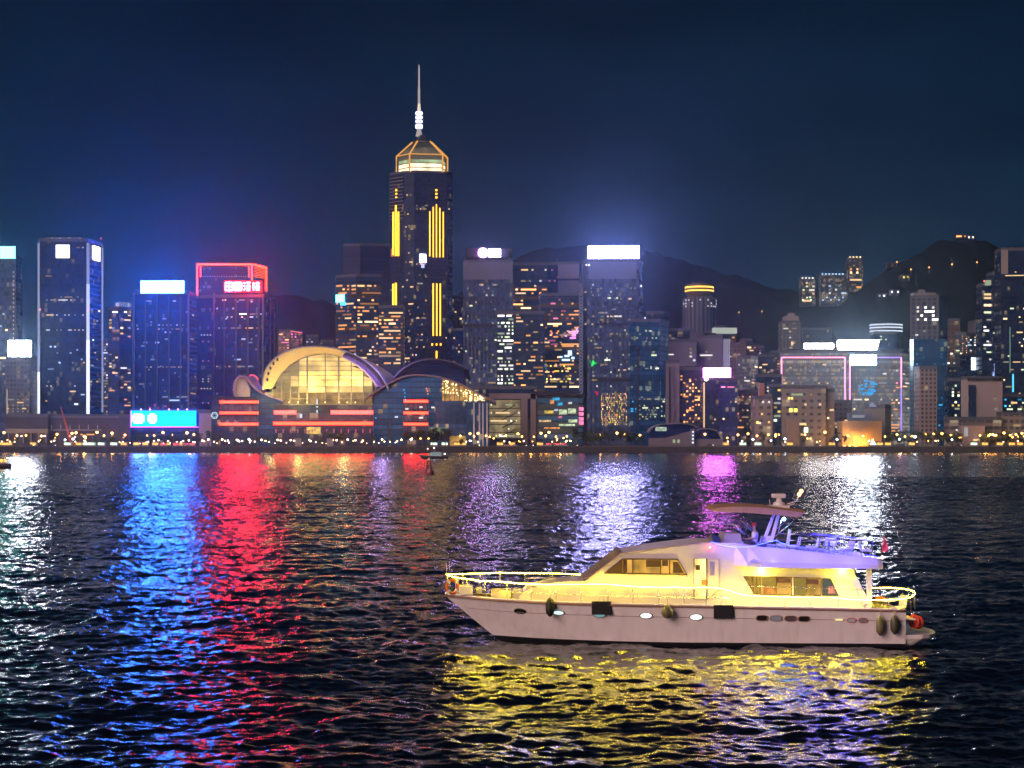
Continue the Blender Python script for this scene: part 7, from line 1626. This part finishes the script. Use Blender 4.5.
# ---- things on the boat
def ythings():
    fab = {}
    def fender(label, px, py, wpx, hpx, mat, shape, ropey):
        y = side_y(px, py)-wpx*.0447/2-.02; x = bx(px,y); z = bz(py,y); r = wpx*.0447/2; h = hpx*.0447/2
        t = thing('fender', label, 'fender', (X0+x, YD+y, z))
        mb = MB()
        if shape == 'long': prof = [(0,-h),(r*.35,-h*.93),(r*.9,-h*.6),(r,-h*.2),(r,h*.3),(r*.8,h*.65),(r*.3,h*.9),(0,h)]
        else: prof = [(0,-h),(r*.55,-h*.85),(r*.95,-h*.4),(r,0),(r*.85,h*.35),(r*.4,h*.75),(r*.2,h*.95),(0,h)]
        mb.lathe(prof, 16); mb.build('body', mat, t)
        mb = MB(); mb.tube([(0,0,h*.95),(.02,.1,bz(ropey,y)-z)], .018, 5); mb.build('rope', plain('rope',(.5,.45,.35),.9), t)
    fender('long black fender hung below the bow trunk, beside a lit porthole',550,607,9,20,rubber,'long',590)
    fender('round olive fender hung amidships between two bright portholes',667.3,611.5,12,14.5,olive,'round',598)
    fender('olive long fender at the stern, the one farther from the transom',880.3,625.5,8.8,21,olive,'long',611)
    fender('blackish long fender at the stern, the one nearer to the transom',894.6,624.6,8.8,20,plain('fender_mid',(.06,.06,.03),.5),'long',611)
    for label, px, py in (('black square fender board hung just behind the bow section, over a porthole',601.5,608),('black square fender board hung below the open lit door',723.5,611.8)):
        y = side_y(px,py)-.07; t = thing('fender_board', label, 'fender', (X0+bx(px,y), YD+y, bz(py,y)))
        mb = MB(); mb.box(-.44,.44,-.05,.05,-.3,.3); mb.build('board', rubber, t, bevel=.02)
        mb = MB(); mb.tube([(-.14,0,.3),(.02,.05,.62),(.14,0,.3)], .015, 5); mb.build('rope', plain('rope',(.5,.45,.35),.9), t)
    # life rings
    def ring(label, px, py, y, R_, mat, rx=math.pi/2, rz=0, bands=4):
        t = thing('life_ring', label, 'life ring', (X0+bx(px,y), YD+y, bz(py,y)), rz)
        mb = MB(); q = [(R_*math.cos(a*math.pi/12),0,R_*math.sin(a*math.pi/12)) for a in range(24)]; rows = []
        for k in range(24):
            a = k*math.pi/12; rows.append([((R_+.07*math.cos(b*math.pi/4))*math.cos(a), .07*math.sin(b*math.pi/4), (R_+.07*math.cos(b*math.pi/4))*math.sin(a)) for b in range(8)])
        rows.append(rows[0]); mb.grid(rows,0,True,True); mb.build('ring', mat, t)
        for k in range(bands):
            a = k*math.pi/2+.78; mb = MB(); mb.box(-.05,.05,-.078,.078,-.085,.085); o = mb.build('band', plain('band_white',(.8,.8,.8),.5), t); o.location = (R_*math.cos(a),0,R_*math.sin(a)); o.rotation_euler = (0,-a+math.pi/2,0)
    orange = plain('life_orange',(.8,.2,.03),.6)
    ring('orange life ring on the bow rail beside the windlass box',452.5,586.5,-.35,.3,orange,rz=.5)
    ring('red-orange life ring hung on the transom above the swim platform',914,621.5,-1.6,.26,plain('life_red',(.8,.07,.03),.6),rz=-1.0,bands=0)
    ring('second red life ring on the transom, closer to the rail end',918.5,622.5,-.8,.24,plain('life_red',(.8,.07,.03),.6),rz=-1.0,bands=0)
    # seats on the flybridge and cockpit
    def seat(label, px, y, z, w, h, mat, rz=0.0, nm='deck_chair'):
        t = thing(nm, label, 'chair', (X0+bx(px,y), YD+y, z), rz)
        mb = MB(); mb.box(-w/2,w/2,-w/2,w/2,.36,.46); mb.build('seat', mat, t, bevel=.03)
        mb = MB(); mb.profile([(w/2-.06,.4),(w/2+.02,.4),(w/2+.12,h),(w/2+.05,h)],-w/2,w/2); mb.build('backrest', mat, t, bevel=.02)
        for sx in (-1,1):
            for sy in (-1,1): mb = MB(); mb.tube([(sx*w*.42,sy*w*.42,0),(sx*w*.38,sy*w*.38,.38)],.02,5); mb.build('leg', chrome, t)
    zf = bz(556,-1)
    seat('pale rounded helm seat just behind the white arch leg',782.5,-1.0,zfly+.0,.5,1.1,plain('seat_pale',(.65,.7,.6),.5))
    seat('blue-lit chair on the upper deck, first behind the pale helm seat',793,-1.2,zfly-.05,.48,.82,uphol)
    seat('blue-lit chair on the upper deck directly above the saloon window',812,-1.2,zfly-.1,.48,.82,uphol)
    seat('blue-lit chair on the upper deck between the table and the stern rail',846,-1.3,zfly-.2,.48,.8,uphol,.3)
    seat('blue-lit chair at the very back of the upper deck',866,-1.0,zfly-.25,.48,.8,uphol,3.1)
    seat('blue-lit chair on the far side of the upper deck table',829,1.0,zfly-.12,.48,.8,uphol,-1.5)
    seat('white chair in the stern cockpit beside the rail',898,-.9,1.2,.5,.95,plain('chair_white',(.75,.75,.7),.5),.4)
    t = thing('deck_table', 'small round table among the blue-lit upper deck chairs', 'table', (X0+bx(829,-.6), YD-.6, zfly-.12))
    mb = MB(); mb.lathe([(0,.7),(.45,.7),(.45,.74),(0,.74)],20); mb.build('tabletop', uphol, t); mb = MB(); mb.lathe([(.2,0),(.2,.03),(.04,.06),(.04,.7)],12); mb.build('leg', chrome, t)
    t = thing('cushion', 'orange cushion lying on the stern cockpit table', 'cushion', (X0+bx(880,-.7), YD-.7, 1.93)); mb = MB(); mb.box(-.2,.2,-.2,.2,0,.14); mb.build('pad', plain('cushion_orange',(.8,.25,.06),.7), t, bevel=.04)
    t = thing('storage_box', 'dark box on the upper deck beside the seated person', 'box', (X0+bx(761,-1.2), YD-1.2, zfly)); mb = MB(); mb.box(-.22,.22,-.2,.2,0,.4); mb.build('case', plain('box_navy',(.03,.035,.1),.5), t, bevel=.02); mb = MB(); mb.box(-.24,.24,-.22,.22,.4,.46); mb.build('lid', plain('box_navy2',(.05,.06,.14),.5), t)
    # seated person facing the bow
    P = thing('person', 'person in a white shirt and red cap seated at the upper deck helm', 'person', (X0+bx(755,-.9), YD-.9, zfly))
    mb = MB(); mb.box(-.22,.28,-.24,.24,.0,.42); mb.profile([(.2,.42),(.3,.42),(.38,.8),(.3,.8)],-.22,.22)
    HS = thing('helm_seat', 'low helm seat under the person on the upper deck', 'seat', (X0+bx(755,-.9), YD-.9, zfly)); o = mb.build('cushion', plain('helm_vinyl',(.3,.28,.3),.6), HS, bevel=.02)
    V, E, Rr = [], [], []
    def vert(p, r): V.append(p); Rr.append(r); return len(V)-1
    def chain(start, pts):
        a = start
        for p, r in pts: b = vert(p, r); E.append((a, b)); a = b
        return a
    pel = vert((0,0,.52), .14)
    ch_ = chain(pel, [((-.01,0,.66),.135),((-.02,0,.82),.15),((-.01,0,.97),.12),((0,0,1.05),.05),((-.02,0,1.12),.05)])
    head = chain(ch_, [((-.03,0,1.18),.085),((-.035,0,1.27),.095),((-.03,0,1.34),.06)])
    for s in (-1,1):
        k = chain(3, [((0,.19*s,.95),.06),((-.05,.24*s,.72),.045),((-.3,.2*s,.68),.033),((-.36,.19*s,.68),.026)])
        hnd = chain(k, [((-.42,.18*s,.68),.03)])
        for j, (dy, L_) in enumerate(((-.03,.07),(-.01,.085),(.012,.08),(.032,.06))): chain(hnd, [((-.46,(.18*s)+dy,.68),.009),((-.46-L_*.6,(.18*s)+dy,.665),.008),((-.46-L_,(.18*s)+dy,.64),.007)])
        chain(k, [((-.39,.18*s-.04*s,.69),.01),((-.43,.18*s-.055*s,.68),.009)])
        chain(pel, [((-.08,.1*s,.5),.1),((-.45,.12*s,.5),.07),((-.46,.12*s,.28),.055),((-.44,.12*s,.07),.04),((-.56,.13*s,.04),.035)])
    me = bpy.data.meshes.new('body'); me.from_pydata(V, E, []); o = bpy.data.objects.new('body', me); o.parent = P; COL.objects.link(o)
    sk = o.modifiers.new('skin','SKIN')
    for i, r in enumerate(Rr): me.skin_vertices[0].data[i].radius = (r, r); me.skin_vertices[0].data[i].use_root = (i == 0)
    sb = o.modifiers.new('sub','SUBSURF'); sb.levels = 2; sb.render_levels = 2
    skin_m = plain('skin', (.42,.26,.18), .6); me.materials.append(skin_m)
    mb = MB(); mb.lathe([(.16,.5),(.165,.66),(.185,.85),(.175,.96),(.08,1.04),(.055,1.06)],16,sx=.85,sy=1.15); 
    for s in (-1,1): mb.tube([(0,.17*s,.97),(-.03,.24*s,.84),(-.06,.26*s,.73)],.075,8)
    mb.build('shirt', plain('shirt_white',(.75,.74,.78),.8), P)
    mb = MB()
    for s in (-1,1): mb.tube([(0,.1*s,.5),(-.3,.12*s,.51),(-.47,.12*s,.5),(-.48,.12*s,.3),(-.46,.12*s,.12)],.1,8,taper=.065)
    mb.build('trousers', plain('trousers_dark',(.06,.06,.09),.8), P)
    mb = MB(); mb.lathe([(.112,1.27),(.115,1.3),(.1,1.37),(.05,1.41),(0,1.42)],14,(-.03,0,0)); mb.prism([(-.12,-.07),(-.12,.07),(-.22,.05),(-.22,-.05)][::-1],1.275,1.29); mb.build('cap', plain('cap_red',(.55,.05,.05),.7), P)
    mb = MB(); mb.ball((-.135,0,1.215),.018,6)
    mb.build('nose', skin_m, P)
    mb = MB()
    for s in (-1,1): mb.ball((-.122,.035*s,1.245),.011,6)
    mb.build('eyes', darkm, P)
ythings()
# ------------------------------------------------------------------ haze
def make_haze():
    mb = MB(); mb.box(-3600, 3600, -60, 5400, -2.0, 900)
    o = mb.build('haze', [])
    m = bpy.data.materials.new('night_haze'); m.use_nodes = True; n = m.node_tree; n.nodes.clear()
    out = n.nodes.new('ShaderNodeOutputMaterial'); v = n.nodes.new('ShaderNodeVolumePrincipled')
    v.inputs['Color'].default_value = (0.55, 0.8, 1, 1); v.inputs['Density'].default_value = 0.000085
    v.inputs['Anisotropy'].default_value = 0.92
    n.links.new(v.outputs[0], out.inputs['Volume'])
    o.data.materials.append(m)
    tagp(o, 'thin night haze over the harbour', 'haze', kind='stuff')
make_haze()
